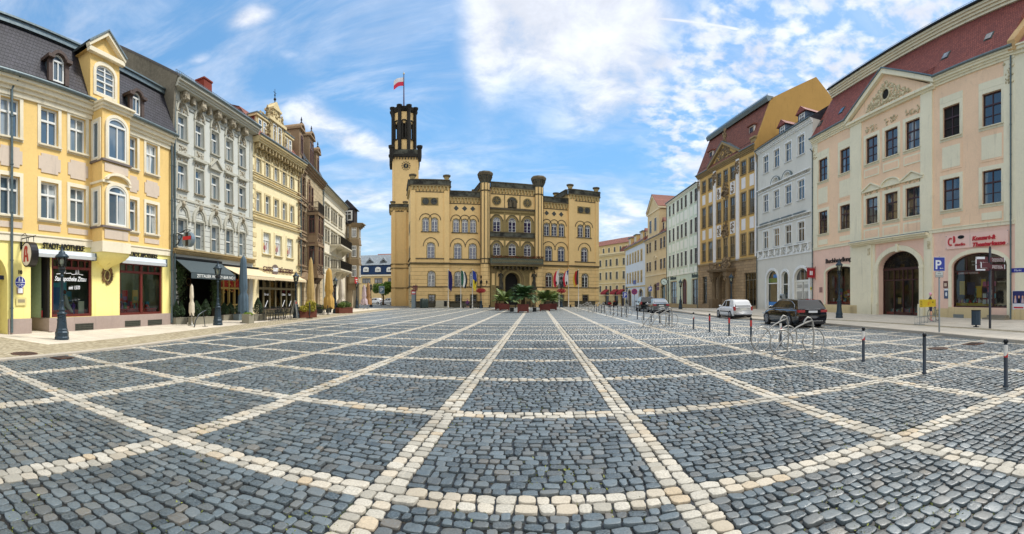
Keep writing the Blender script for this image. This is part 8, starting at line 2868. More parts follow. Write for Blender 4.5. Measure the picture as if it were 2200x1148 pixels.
 # black wagon
Mbk = simple('car_black',(8,10,18),.12,.2,.6,1.0)
wagon,hwB = make_car('estate_car',4.93,1.86,1.47,Mbk,dict(belt=.95,roofw=.72,sill=.19,top=[(-.5,.92),(-.47,.98),(-.3,.97),(.14,.95),(.24,.92),(.40,.80),(.47,.70),(.5,.60)],
cabin=[(-2.40,.96),(-2.12,1.36),(-2.06,1.42),(-1.3,1.465),(-.3,1.475),(.25,1.42),(1.2,.95)],side=[[(-.05,.99),(.92,.99),(.3,1.33),(-.05,1.38)],[(-.15,.99),(-.15,1.385),(-1.0,1.38),(-1.0,.99)],[(-1.1,.99),(-1.1,1.37),(-1.45,1.34),(-1.85,1.18),(-2.0,1.02)]],
rear=((-2.372,1.0),(-2.127,1.35)),front=((1.06,1.02),(.32,1.38)),axles=(-1.45,1.49),tail=(.5,.92,.80,.93),mirror=.78,handles=(-.35,-1.3),plate=.78,wheel=.35,hm=simple('chrome',(190,192,196),.15,1)),
'black estate car with silver alloy wheels parked in front of the bookshop house',alloy=True,plate=(206,208,210))
p = polar(1712,22.2);a = R(8)
fw = Vector((math.sin(a),math.cos(a),0));rt = Vector((math.cos(a),-math.sin(a),0))
wagon.location = p+rt*.93+fw*2.465;wagon.rotation_euler =(0,0,-a)
m = MB()
for s_ in (-1,1):
 wq = lambda z:.837+(.93*.72-.837)*(z-.95)/(1.475-.95)
 pts =[(.95,.975),(0,.985),(-1.2,.985),(-2.0,1.0),(-1.88,1.19),(-1.45,1.37),(-.8,1.415),(0,1.42),(.3,1.385)]
 m.tube([(s_*(wq(z)+.01),y,z)for y,z in pts],.012,5)
m.box(-.6,.6,-2.49,-2.46,.34,.37);m.box(-.45,.45,-2.485,-2.46,.96,.975)
m.build('chrome_trim',simple('chrome',(190,192,196),.15,1),wagon)
# silver saloon
Msv = simple('car_silver',(150,154,158),.25,.7,.5,.6)
saloon,_ = make_car('saloon_car',4.5,1.76,1.44,Msv,dict(belt=.93,roofw=.70,top=[(-.5,.92),(-.47,1.0),(-.36,1.0),(.16,.94),(.26,.90),(.42,.76),(.5,.60)],
cabin=[(-1.75,.99),(-1.15,1.33),(-.9,1.42),(-.4,1.44),(.15,1.40),(.95,.93)],side=[[(-.05,.97),(.72,.97),(.15,1.33),(-.05,1.36)],[(-.14,.97),(-.14,1.37),(-.85,1.35),(-1.25,1.0)]],
rear=((-1.68,1.03),(-1.12,1.36)),front=((.82,1.0),(.2,1.36)),axles=(-1.3,1.35),tail=(.55,.92,.74,.90),mirror=.6,handles=(-.3,),plate=.72,wheel=.31),'silver saloon car parked right behind the dark estate car')
p = polar(1402,43);a = R(7)
fw = Vector((math.sin(a),math.cos(a),0));rt = Vector((math.cos(a),-math.sin(a),0))
saloon.location = p+rt*.88+fw*2.25;saloon.rotation_euler =(0,0,-a)
Mdk = simple('car_dark_green',(26,34,38),.2,.3,.5,.8)
suv,_ = make_car('estate_car',4.6,1.82,1.62,Mdk,dict(belt=1.05,roofw=.76,sill=.24,top=[(-.5,1.0),(-.47,1.06),(.16,1.04),(.26,1.0),(.42,.9),(.5,.66)],cabin=[(-2.22,1.04),(-2.05,1.42),(-1.9,1.56),(-1.2,1.61),(-.2,1.62),(.3,1.56),(1.1,1.04)],
side=[[(-.05,1.09),(.85,1.09),(.3,1.48),(-.05,1.52)],[(-.15,1.09),(-.15,1.53),(-1.0,1.52),(-1.0,1.09)],[(-1.1,1.09),(-1.1,1.51),(-1.9,1.44),(-2.02,1.12)]],
rear=((-2.2,1.1),(-2.04,1.46)),front=((.95,1.1),(.36,1.52)),axles=(-1.35,1.4),tail=(.74,.92,.8,1.1),mirror=.75,handles=(-.3,-1.2),plate=.8,wheel=.34),'dark estate car parked farther up the street beyond the silver saloon')
p = polar(1375,48.5);fw = Vector((math.sin(a),math.cos(a),0))
suv.location = p+rt*.9+fw*2.3;suv.rotation_euler =(0,0,-a)
m = MB()
for s_ in (-1,1):m.tube([(s_*.62,-1.8,1.64),(s_*.62,-1.5,1.69),(s_*.62,0,1.69),(s_*.62,.25,1.63)],.02,6)
m.build('roof_rail',simple('chrome',(190,192,196),.15,1),suv)
far = dup(white,polar(834,92)+Vector((0,0,0)),R(78),'white car parked in the side street left of the town hall')
far2 = dup(white,polar(805,98),R(82),'white car partly hidden beyond the folded umbrellas in the side street')
# ================================================================== PLANTS
def leaf_cloud(name,pts,size,rnd,mats,parent=None,up=.3,seed=1):
 "many small leaf faces; pts: (n,3) centres"
 P = np.asarray(pts,float);n = len(P)
 rs_ = np.random.RandomState(seed)
 a = rs_.normal(size=(n,3));a/=np.linalg.norm(a,axis=1)[:,None]
 b = rs_.normal(size=(n,3));b -= a*(a*b).sum(1)[:,None];b/=np.linalg.norm(b,axis=1)[:,None]
 s = size*rs_.uniform(.6,1.4,(n,1))
 V = np.stack([P-a*s,P+b*s*.5,P+a*s,P-b*s*.5],1).reshape(-1,3)
 me = bpy.data.meshes.new(name)
 me.vertices.add(4*n);me.vertices.foreach_set('co',V.reshape(-1).astype(np.float32))
 me.loops.add(4*n);me.loops.foreach_set('vertex_index',np.arange(4*n,dtype=np.int32))
 me.polygons.add(n);me.polygons.foreach_set('loop_start',(np.arange(n)*4).astype(np.int32));me.polygons.foreach_set('loop_total',np.full(n,4,np.int32))
 at = me.attributes.new('rnd','FLOAT','FACE');at.data.foreach_set('value',np.clip(rnd+rs_.normal(0,.18,n),0,1).astype(np.float32))
 me.materials.append(mats);me.update(calc_edges=True)
 o = bpy.data.objects.new(name,me);COL.objects.link(o)
 if parent is not None:o.parent = parent
 return o
M_CYP = leafy('cypress_green',(22,40,22),(58,84,44))
M_BUSH = leafy('bush_green',(40,62,22),(112,134,54))
M_YEL = leafy('golden_privet',(110,118,30),(206,184,60))
M_IVY = leafy('ivy_green',(26,46,20),(78,104,50))
M_GRASS = leafy('lime_green_tuft',(96,130,40),(150,172,70))
M_CONC = plaster('grey_planter',(150,146,130),.08,.9,.3)
def cypress(loc,h,r,seed,label):
 e = empty('cypress',loc,0,label,'cypress','clipped cypresses in grey planters')
 rs_ = np.random.RandomState(seed);n = 2600
 t = rs_.uniform(0,1,n)**.8
 rad = r*(np.minimum(1,(1-t)*1.5))**.75*(.62+.38*np.minimum(1,t*6))
 a = rs_.uniform(0,2*np.pi,n);q = rs_.uniform(.6,1.0,n)+.1*np.sin(a*5+t*9)
 P = np.stack([rad*q*np.cos(a),rad*q*np.sin(a),.12+t*(h-.12)],1)
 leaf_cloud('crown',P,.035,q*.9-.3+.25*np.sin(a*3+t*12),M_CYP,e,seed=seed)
 m = MB();m.lathe([(.03,0),(.02,h*.5)],n=6);m.build('trunk',simple('bark_brown',(80,62,46),.9),e)
 return e
def bush(loc,w,d,h,seed,label,mat,cat='bush',name='bush',group=None,n=None,leaf=.045,flat=False):
 e = empty(name,loc,0,label,cat,group)
 rs_ = np.random.RandomState(seed);n = n or int(2200*max(1,w*h))
 cl = rs_.uniform(-1,1,(14,3));cl[:,0] *= w*.36;cl[:,1] *= d*.3;cl[:,2] = h*(.35+.3*rs_.uniform(-1,1,14))
 k = rs_.randint(0,14,n);dv = rs_.normal(size=(n,3));dv/=np.linalg.norm(dv,axis=1)[:,None]
 rr =(.8+.2*rs_.uniform(0,1,n))[:,None]*np.array([w*.2,d*.25,h*.3])*(1+.4*rs_.uniform(-1,1,14))[k][:,None]
 P = cl[k]+dv*rr;P[:,2] = np.abs(P[:,2])
 leaf_cloud('foliage',P,leaf,.45+.35*dv[:,2]*0+.4*(rs_.uniform(-1,1,14))[k],mat,e,seed=seed)
 m = MB()
 for q in range(5):m.tube([(rs_.uniform(-.1,.1)*w,0,0),(rs_.uniform(-.3,.3)*w,rs_.uniform(-.2,.2)*d,h*.6)],.012,5)
 m.build('stem',simple('bark_brown',(80,62,46),.9),e)
 return e
def trough(loc,rz,w,d,h,mat,label,name='planter',group='grey stone planters of the bar terrace'):
 m = MB();t = .05
 m.box(-w/2,w/2,-d/2,-d/2+t,0,h);m.box(-w/2,w/2,d/2-t,d/2,0,h);m.box(-w/2,-w/2+t,-d/2+t,d/2-t,0,h);m.box(w/2-t,w/2,-d/2+t,d/2-t,0,h)
 m.box(-w/2+t,w/2-t,-d/2+t,d/2-t,.02,h-.06,1);m.box(-w/2-.012,w/2+.012,-d/2-.012,d/2+.012,h-.05,h-.0+.004,0)if 0 else None
 for s_ in (-1,1):m.box(-w/2-.012,w/2+.012,s_*(d/2)-.012,s_*(d/2)+.012,h-.05,h+.01,0)
 o = m.build(name,[mat,simple('potting_soil',(50,40,30),.95)]);o.location = loc;o.rotation_euler =(0,0,rz)
 return tag(o,label,'planter',group)
rzl = WL2.rz
def planter_row(xl,xr,yb,n,h,mat,lab,top,seed,place):
 p0,r0 = gpt(xl,yb,LZP);p1,r1 = gpt(xr,yb-(xr-xl)*.06,LZP)
 c =(p0+p1)/2+WL2.ey*.25;c.z = LZP
 d = p1-p0;w = d.length;rz = math.atan2(d.y,d.x)
 trough(c,rz,w,.5,h,mat,lab)
 for k in range(n):
  f =(k+.5)/n-.5
  q = c+Vector((math.cos(rz),math.sin(rz),0))*w*f*.95+Vector((0,0,h-.07))
  r = math.hypot(q.x,q.y);H = hgt(r,top[k])-q.z
  cypress(q,H,min(.34,w/n*.5),seed+k,'%s cypress in %s'%(('left','right')[k]if n==2 else 'single',place))
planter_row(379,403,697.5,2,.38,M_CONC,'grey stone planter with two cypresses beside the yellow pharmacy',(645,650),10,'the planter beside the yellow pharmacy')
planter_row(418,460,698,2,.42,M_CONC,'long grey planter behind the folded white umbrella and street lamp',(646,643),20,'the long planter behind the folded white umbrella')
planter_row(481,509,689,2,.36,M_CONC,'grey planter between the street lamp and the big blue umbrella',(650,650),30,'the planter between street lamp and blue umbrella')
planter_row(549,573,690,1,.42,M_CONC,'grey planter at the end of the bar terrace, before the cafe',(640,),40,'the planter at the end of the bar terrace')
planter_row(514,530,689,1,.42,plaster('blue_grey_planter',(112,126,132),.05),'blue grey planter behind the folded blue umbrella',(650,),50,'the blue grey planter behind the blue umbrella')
p,r = gpt(539,695,LZP);trough(p+WL2.ey*.2,rzl,.62,.5,.55,M_CONC,'small square grey planter topped with lime green tufts')
bush(p+WL2.ey*.2+Vector((0,0,.5)),.6,.5,.18,61,'lime green tufts growing in the small square planter',M_GRASS,'plant','potted_plant',n=1400)
# flower troughs of the cafe
M_TER = plaster('brown_trough',(112,66,52),.08,.8,.2)
def brown(xl,xr,yb,lab,lab2,mat,hb,top,seed,h=.55):
 p0,r0 = gpt(xl,yb,LZP);p1,r1 = gpt(xr,yb-(xr-xl)*.03,LZP);d = p1-p0
 c =(p0+p1)/2+WL3.ey*.3;c.z = LZP;rz = math.atan2(d.y,d.x)
 trough(c,rz,d.length,.6,h,M_TER,lab,'flower_trough','brown flower troughs of the cafe')
 H = hgt(r0,top)-h-LZP
 e = bush(c+Vector((0,0,h-.06)),d.length*1.05,.9,H+.1,seed,lab2,mat,n=3800,leaf=.06);e.rotation_euler =(0,0,rz)
brown(648,684,683.5,'brown flower trough behind the framed poster stand','golden leaved bush in the trough behind the poster stand',M_YEL,.5,646,70)
brown(731,760,674,'brown flower trough right of the street lamp, nearest the corner house','green bush in the trough nearest the corner house',M_BUSH,.5,648,71)
for i,(x,y,w,top,mat,lab)in enumerate(((586,676,1.5,646,M_BUSH,'green bush with pale tips left of the cafe tables'),(604,675,1.6,646,M_YEL,'yellow green bush behind the cafe tables'),(622,674,1.6,648,M_YEL,'yellow green bush behind the chalkboard'),(712,672,1.0,652,M_BUSH,'green bush at the foot of the second yellow umbrella'),(693,673,1.4,651,M_BUSH,'green bush behind the dark wooden tables'))):
 p,r = gpt(x,y,LZP);c = p+WL3.ey*.3
 m = MB();m.lathe([(.26,0),(.34,.4),(.34,.42),(.3,.42)],n=14);o = m.build('plant_pot',simple('charcoal_pot',(54,60,62),.6));o.location = c
 tag(o,'charcoal pot holding the '+lab,'plant pot','charcoal pots on the cafe terrace')
 bush(c+Vector((0,0,.38)),w,.8,max(.4,hgt(r,top)-.4),80+i,lab,mat,n=2600,leaf=.055)
 # ivy on the bar front
def ivy():
 e = WL2.root('climbing_ivy','ivy climbing round the dark opening of the whisky bar under its awning','ivy')
 rs_ = np.random.RandomState(5);P =[]
 u0,u1 = WL2.u(378),WL2.u(392);v0,v1 = WL2.u(452),WL2.u(473)
 for k in range(5200):
  if k%2:u = rs_.normal((v0+v1)/2,(v1-v0)*.22);z = rs_.uniform(.9,3.7)
  else:u = u0+abs(rs_.normal(0,(u1-u0)*.5));z = 3.7-abs(rs_.normal(0,1.0))
  if k%7==0:u = rs_.uniform(u0,v1);z = rs_.uniform(3.1,3.7)
  P.append((u,rs_.uniform(-.18,.05),max(.3,z)))
 P = np.array(P);leaf_cloud('foliage',P,.06,np.full(len(P),.4),M_IVY,e,seed=3)
 m = MB()
 for u in (u0+.1,(v0+v1)/2,v1-.2):m.tube([(u,.0,0),(u+.1,-.03,1.6),(u-.05,0,3.5)],.03,5)
 m.build('stem',simple('bark_brown',(80,62,46),.9),e)
ivy()
# ---------------------------------------------------------------- palms in red boxes
M_RBOX = simple('oxide_red_planks',(104,40,30),.6,noise=.15)
def red_box(loc,s,h,label,rz=0.0):
 m = MB();t = .06
 k = 5
 for i in range(k):
  z0,z1 = .12+(h-.12)*i/k+.006,.12+(h-.12)*(i+1)/k
  for q in ((-s/2,s/2,-s/2,-s/2+t),(-s/2,s/2,s/2-t,s/2),(-s/2,-s/2+t,-s/2+t,s/2-t),(s/2-t,s/2,-s/2+t,s/2-t)):m.box(*q,z0,z1)
 for x in (-1,1):
  for y in (-1,1):m.box(x*s/2-.07,x*s/2+.07,y*s/2-.07,y*s/2+.07,0,h+.02)
 m.box(-s/2+t,s/2-t,-s/2+t,s/2-t,.1,h-.08,1)
 o = m.build('planter_box',[M_RBOX,simple('potting_soil',(50,40,30),.95)]);o.location = loc;o.rotation_euler =(0,0,rz)
 return tag(o,label,'planter','red wooden planter boxes before the town hall')
def palm(loc,trunk,fr,n,label,kind,seed,name='palm_tree'):
 e = empty(name,loc,0,label,'palm','palms in red planter boxes')
 rr = random.Random(seed)
 m = MB();
 prof =[]
 for i in range(14):
  z = trunk*i/13;prof.append((.19+.05*(i%2)if kind=='cycas' else .07+.01*(i%2),z))
 m.lathe(prof,n=10);m.build('trunk',plaster('palm_trunk',(76,62,46),.25,.95,.6),e)
 V =[];F =[];RN =[]
 for k in range(n):
  az_ = rr.uniform(0,2*math.pi);
  el = rr.uniform(.1,1.35)if kind=='cycas' else rr.uniform(.35,1.4)
  L_ = fr*rr.uniform(.8,1.05);seg = 9
  droop = rr.uniform(.8,1.5)if kind=='cycas' else rr.uniform(.7,1.6)
  p = Vector((0,0,trunk));d = el;pts =[p.copy()];dirs =[]
  for i in range(seg):
   v = Vector((math.cos(az_)*math.cos(d),math.sin(az_)*math.cos(d),math.sin(d)))
   p = p+v*L_/seg;pts.append(p.copy());dirs.append(v);d -= droop/seg*(.5+i/seg)
  side = Vector((-math.sin(az_),math.cos(az_),0))
  shade_ = rr.uniform(.1,.9)
  nl = 5
  for i in range(seg):
   for j in range(nl):
    f = j/nl;a = pts[i].lerp(pts[i+1],f);v = dirs[i]
    t =(i+f)/seg
    if t<.1:continue
    ll =(.36 if kind=='cycas' else .42)*fr/1.3*math.sin(math.pi*min(1,.12+t*.85))**.6
    up_ = v.cross(side)
    for s_ in (-1,1):
     tip = a+(side*s_*.8+v*.75+Vector((0,0,(.12 if kind=='cycas' else -.1)))).normalized()*ll
     w = v*(.022 if kind=='cycas' else .02)
     b = len(V);V +=[a-w,a+w,tip];F.append((b,b+1,b+2));RN.append(shade_)
   b = len(V);w = side*.014;V +=[pts[i]-w,pts[i]+w,pts[i+1]+w,pts[i+1]-w];F.append((b,b+1,b+2,b+3));RN.append(.9)
 me = bpy.data.meshes.new('crown');me.from_pydata([tuple(v)for v in V],[],F)
 at = me.attributes.new('rnd','FLOAT','FACE');at.data.foreach_set('value',RN)
 me.materials.append(leafy('cycas_green',(30,62,34),(84,122,66),.65)if kind=='cycas' else leafy('date_palm_green',(52,78,34),(130,150,76),.5))
 o = bpy.data.objects.new('crown',me);COL.objects.link(o);o.parent = e
 return e
p,r = gpt(1124,671.5);s = 21/FX*r;h = 17.5/FY*r
red_box(p,s,h,'nearest red planter box in the middle of the square axis')
palm(p+Vector((0,0,h-.1)),.8,1.8,130,'dark cycad palm with a stout trunk in the nearest red box','cycas',1)
for i,(x,yb,lab,sc)in enumerate(((1084,667.2,'front',1),(1073.5,665.6,'rear',.95),(1170.5,668,'front',1),(1186,666.3,'rear',.95))):
 p,r = gpt(x,yb);s = 1.05*sc;h = .8
 sd_ = 'left' if i<2 else 'right'
 red_box(p,s,h,'%s one of the two red planter boxes %s of the doorway palm'%(lab,sd_))
 if i!=1:palm(p+Vector((0,0,h-.1)),.35,1.95 if i!=3 else 1.75,46,'feathery date palm in the %s red box on the %s'%(lab,sd_),'date',4+i)
 else:palm(p+Vector((0,0,h-.1)),.3,1.5,26,'feathery date palm in the rear red box on the left','date',4+i)
 # ---------------------------------------------------------------- tree in the side street
def tree(loc,H,cr,seed,label):
 e = empty('broadleaf_tree',loc,0,label,'tree')
 rr = random.Random(seed);m = MB()
 m.tube([(0,0,0),(.05,0,H*.3),(0,.05,H*.55),(.1,0,H*.8)],[.22,.17,.1,.04],8)
 tips =[]
 for k in range(16):
  z0 = H*rr.uniform(.3,.6);a = rr.uniform(0,6.28);L_ = cr*rr.uniform(.5,.95)
  t =(L_*math.cos(a),L_*math.sin(a),z0+L_*rr.uniform(.3,1.0));tips.append(t)
  m.tube([(0,0,z0),(t[0]*.5,t[1]*.5,z0+(t[2]-z0)*.6),t],[.07,.05,.02],5)
 m.build('trunk',simple('bark_brown',(80,62,46),.9),e)
 rs_ = np.random.RandomState(seed);C =[(*t,cr*rr.uniform(.28,.45))for t in tips]+[(rr.uniform(-.3,.3)*cr,rr.uniform(-.3,.3)*cr,H*rr.uniform(.5,.88),cr*.4)for _ in range(12)]
 P =[];Rn =[]
 for x,y,z,r in C:
  n = 420;d = rs_.normal(size=(n,3));d/=np.linalg.norm(d,axis=1)[:,None];q = rs_.uniform(.55,1.05,(n,1))
  P.append(np.array([x,y,z])+d*q*r*[1,1,.8]);Rn.append(np.full(n,rr.uniform(.15,.85)))
 leaf_cloud('crown',np.concatenate(P),.12,np.concatenate(Rn),leafy('lime_tree_green',(58,96,30),(128,168,66)),e,seed=seed)
tree(polar(823,88),5.0,2.1,3,'round bright green street tree in front of the pale yellow building')
def grass_tufts():
 rs_ = np.random.RandomState(8);P =[]
 for k in range(26000):
  th = rs_.uniform(-1.25,1.2);d = rs_.uniform(2.2,11)
  x,y = d*math.sin(th),d*math.cos(th)
  f = math.sin(x*1.7+1)*math.sin(y*2.1)+.5*math.sin(x*5.1+y*3.3)
  if f+rs_.normal(0,.25)<.55+.2*(abs(th)<.5):continue
  P.append((x+rs_.normal(0,.02),y+rs_.normal(0,.02),-.016+rs_.uniform(0,.014)))
 o = leaf_cloud('ground_cover',np.array(P),.014,np.full(len(P),.5),leafy('moss_green',(70,84,30),(140,146,60)),None,seed=4)
 tag(o,'moss and small weeds growing in the joints between the setts','moss',kind='stuff')
grass_tufts()
# ================================================================== FURNITURE, SIGNS, FLAGS, PEOPLE
def umbrella(px,yb,yt,rad,col,name_col,label,tie=.45,rough=.85,pole=None,lift=LZP,cone=.7):
 p,r = gpt(px,yb,lift);H = hgt(r,yt)-lift
 e = empty('folded_umbrella',p,0,label,'umbrella','folded parasols on the left pavement')
 M = simple(name_col,col,rough,noise=.08,bump=.4,nscale=5)
 m = MB();m.lathe([(.03,0),(.03,H+.02)],n=8);m.lathe([(.22,0),(.22,.04),(.05,.06),(.045,.25)],n=12)
 m.build('pole',simple('umbrella_pole',(150,148,140),.4,.4),e)
 n = 26;rows = 14;vs =[];fs =[];rr = random.Random(int(px))
 z0 = .62 if H>2 else .5
 for j in range(rows+1):
  f = j/rows;z = z0+(H-z0)*f
  base = rad*(.95-cone*f**(1.3 if cone>.6 else 2.2))*(1 if f<.93 else 1-(f-.93)*7)
  if abs(f-tie)<.06:base *= .72
  if f<tie:base *= 1.05+.2*(tie-f)
  if j==rows:base = .02
  for k in range(n):
   a = 2*math.pi*k/n;fold = 1+(.20 if f<tie else .13)*math.cos(a*8+f*2.0)+.06*math.sin(a*3+px)
   vs.append((base*fold*math.cos(a),base*fold*math.sin(a),z+(.10*math.cos(a*4+px)if j==0 else 0)))
 for j in range(rows):
  for k in range(n):fs.append((j*n+k,j*n+(k+1)%n,(j+1)*n+(k+1)%n,(j+1)*n+k))
 m = MB();m.raw(vs,fs,0,True);m.build('canopy',M,e)
 m = MB();zt = z0+(H-z0)*tie;rt_ = rad*(.95-.72*tie**1.3)*.80
 m.tube([(rt_*math.cos(2*math.pi*k/16),rt_*math.sin(2*math.pi*k/16),zt)for k in range(17)],.02,6,cap=False);m.build('strap',M,e)
 return e
umbrella(412,700,611,.13,(206,196,176),'off_white_canvas','small off-white folded umbrella between the first planters of the whisky bar',.45,cone=.4)
umbrella(523,694,549,.27,(78,98,112),'blue_grey_canvas','tall blue grey folded umbrella right of the whisky bar lamp',.35,cone=.38)
umbrella(668,681,553,.36,(184,156,100),'sand_yellow_canvas','large sand yellow folded umbrella before the brown house, leftmost of two',.22)
umbrella(707,676,576,.42,(190,152,80),'mustard_canvas','mustard yellow folded umbrella before the white house, with ragged folds',.3,cone=.5)
umbrella(733,672,600,.40,(196,184,166),'pale_canvas','pale grey folded umbrella behind the brown flower trough',.3)
umbrella(782.5,664.5,612,.42,(186,168,172),'pinkish_canvas','faded pinkish folded umbrella near the side street',.3)
umbrella(791,664,607,.42,(150,112,72),'tan_canvas','brown folded umbrella beside the pinkish one',.3)
# bent steel bicycle stand on the pavement
p,r = gpt(417,704,LZP);q,r2 = gpt(440.5,702,LZP);d = q-p;m = MB();L_ = d.length
m.tube([(0,0,0),(.12,0,.35),(.35,0,.62),(.7,0,.78),(L_*.95,0,.82),(L_+.08,0,.86)],.03,8);m.tube([(L_*.8,0,.80),(L_*.92,0,.4),(L_,0,0)],.022,8);m.lathe([(.16,0),(.16,.01)],(L_,0,0),14)
o = m.build('bicycle_stand',simple('dark_steel',(70,74,78),.35,.7));o.location = p;o.rotation_euler =(0,0,math.atan2(d.y,d.x));tag(o,'bent dark steel bicycle stand on the pavement left of the second lamp','bicycle stand')
# terrace furniture
Mch = simple('anthracite_frame',(44,50,52),.5,.4);Mtw = simple('dark_table_top',(86,72,58),.6,noise=.15)
def make_chair():
 e = empty('cafe_chair',(0,0,0));m = MB();m.box(-.21,.21,-.21,.21,.44,.465);m.build('seat',Mch,e)
 for x in (-1,1):
  for y in (-1,1):m = MB();m.tube([(x*.2,y*.2,.45),(x*.24,y*.24,0)],.014,6);m.build('leg',Mch,e)
 m = MB();m.tube([(-.2,.2,.45),(-.2,.27,.86),(.2,.27,.86),(.2,.2,.45)],.014,6,0,False)
 for k in range(5):m.box(-.17+k*.08,-.15+k*.08,.24,.25,.5,.86)
 m.build('backrest',Mch,e);return e
def make_table():
 e = empty('cafe_table',(0,0,0));m = MB();m.box(-.4,.4,-.4,.4,.72,.75);m.build('table_top',Mtw,e)
 for x in (-1,1):
  for y in (-1,1):m = MB();m.tube([(x*.34,y*.34,.72),(x*.36,y*.36,0)],.018,6);m.build('leg',Mch,e)
 return e
ch0,tb0 = make_chair(),make_table();fc = ft = True
TB =[(587,689,'cafe table nearest the bar terrace end'),(602,687,'cafe table second along the cafe terrace'),(617,685,'cafe table third along, left of the chalkboard'),(628,684,'cafe table just before the chalkboard'),(692,676.5,'cafe table right of the golden bush'),(700,675,'cafe table beside the mustard umbrella pole')]
for i,(x,y,lab)in enumerate(TB):
 p,r = gpt(x,y,LZP);p = p+WL3.ey*.35
 o = tb0 if i==0 else dup(tb0,p);o.location = p;o.rotation_euler =(0,0,WL3.rz);tag(o,lab,'table','tables on the cafe terrace')
 for j,(a,b)in enumerate(((-.62,0),(.62,0),(0,-.62),(0,.62))):
  if (i+j)%4==3 and i>2:continue
  q = p+WL3.ex*a+WL3.ey*b;rz = WL3.rz+{0:math.pi/2,1:-math.pi/2,2:math.pi,3:0}[j]+random.uniform(-.3,.3)
  c = ch0 if fc else dup(ch0,q);fc = False ;c.location = q;c.rotation_euler =(0,0,rz)
  tag(c,'%s chair at the %s'%(('left hand','right hand','square side','house side')[j],lab),'chair','chairs on the cafe terrace')
  # chalkboard and poster stand
p,r = gpt(639,687,LZP);m = MB();rz = WL3.rz+.35
e = empty('chalkboard',p,rz,'tall A-shaped menu board with a red header on the cafe terrace','menu board')
m.prism_x([(0,.1),(.12,1.25),(.15,1.25),(.03,.1)][::-1],-.36,.36,0);m.build('board',simple('chalkboard_slate',(36,52,60),.6),e)
m = MB();m.box(-.34,.34,.085,.1,1.1,1.24,0);m.build('header',simple('menu_red',(186,74,60),.5),e)
m = MB()
for x in (-.4,.36):m.tube([(x+.02,-.02,0),(x+.02,.14,1.35)],.02,6)
for x in (-.4,.36):m.tube([(x+.02,.5,0),(x+.02,.16,1.35)],.02,6)
m.build('frame',simple('pale_frame',(170,168,160),.4,.5),e)
m = MB();rr = random.Random(3)
for k in range(9):z = 1.0-k*.08;m.box(-.28,-.28+rr.uniform(.2,.5),.0+z*.098-.006,.0+z*.098,z,z+.012)
m.build('chalk_writing',MATS['white_lettering'],e)
p,r = gpt(665.5,684.5,LZP)
e = empty('poster_stand',p,WL3.rz+.5,'dark framed ice cream poster on a sprung stand before the golden bush','poster stand')
m = MB();m.box(-.3,.3,0,.04,.22,1.18,0);m.box(-.27,.27,-.008,0,.42,1.15,1);m.box(-.27,.27,-.012,-.008,1.02,1.13,2)
for q in range(40):m.ball((rr.uniform(-.22,.22),-.008,rr.uniform(.48,.98)),(.04,.004,.05),rr.choice((1,2,3,4,5)),6,4)
m.build('poster',[simple('poster_frame',(50,56,62),.4),simple('poster_mauve',(150,128,164),.4),simple('poster_violet',(64,52,130),.4),simple('poster_orange',(208,130,70),.4),simple('poster_red',(150,40,50),.4),simple('poster_yellow',(214,190,90),.4)],e)
m = MB();m.box(-.32,.32,-.2,.24,0,.04);m.tube([(0,.02,.03),(0,.02,.24)],.025,6);m.build('stand_base',M_IRON,e)
# hanging bar sign
def bar_sign():
 u = WL2.u(373);z = WL2.z(392,512,-.6)
 e = empty('hanging_sign',WL2.w(u,0,z),WL2.rz,'tankard shaped hanging sign of the whisky bar on a scrolled iron bracket','sign')
 m = MB();m.tube([(0,-.03,-.55),(0,-.03,.3)],.03,6)
 for k,(y,zz,R0)in enumerate(((-.25,-.2,.17),(-.45,.08,.15),(-.68,.25,.12),(-.88,.34,.09),(-.14,.1,.1),(-.12,-.42,.11))):
  n = 16;m.tube([(0,y+R0*math.cos(2*math.pi*i/n*1.3),zz+R0*math.sin(2*math.pi*i/n*1.3))for i in range(n+1)],.016,5)
 m.tube([(0,-.03,-.5),(0,-.3,-.3),(0,-.6,.05),(0,-.9,.25),(0,-1.25,.36)],.024,6);m.tube([(0,-.03,.25),(0,-.5,.3),(0,-.9,.44),(0,-1.25,.40)],.024,6)
 m.build('bracket',M_IRON,e)
 m = MB();n = 20;vs =[]
 for x in (-.16,.16):
  for k in range(n):
   a = 2*math.pi*k/n;vs.append((x,-1.12+.36*math.cos(a),-.12+.42*math.sin(a)))
 m.raw(vs,[tuple(range(n-1,-1,-1)),tuple(range(n,2*n))]+[(k,(k+1)%n,(k+1)%n+n,k+n)for k in range(n)],0)
 for x0,x1 in ((-.175,-.161),(.161,.175)):
  m.box(x0,x1,-1.22,-1.02,-.5,.26,1);m.box(x0*1.05,x1*1.05,-1.42,-.84,-.16,.04,2)
 m.build('sign_plate',[simple('sign_steel_blue',(120,136,146),.3,.3),simple('black_enamel',(30,26,26),.3),simple('sign_red',(190,30,44),.4)],e)
 return e
bar_sign()
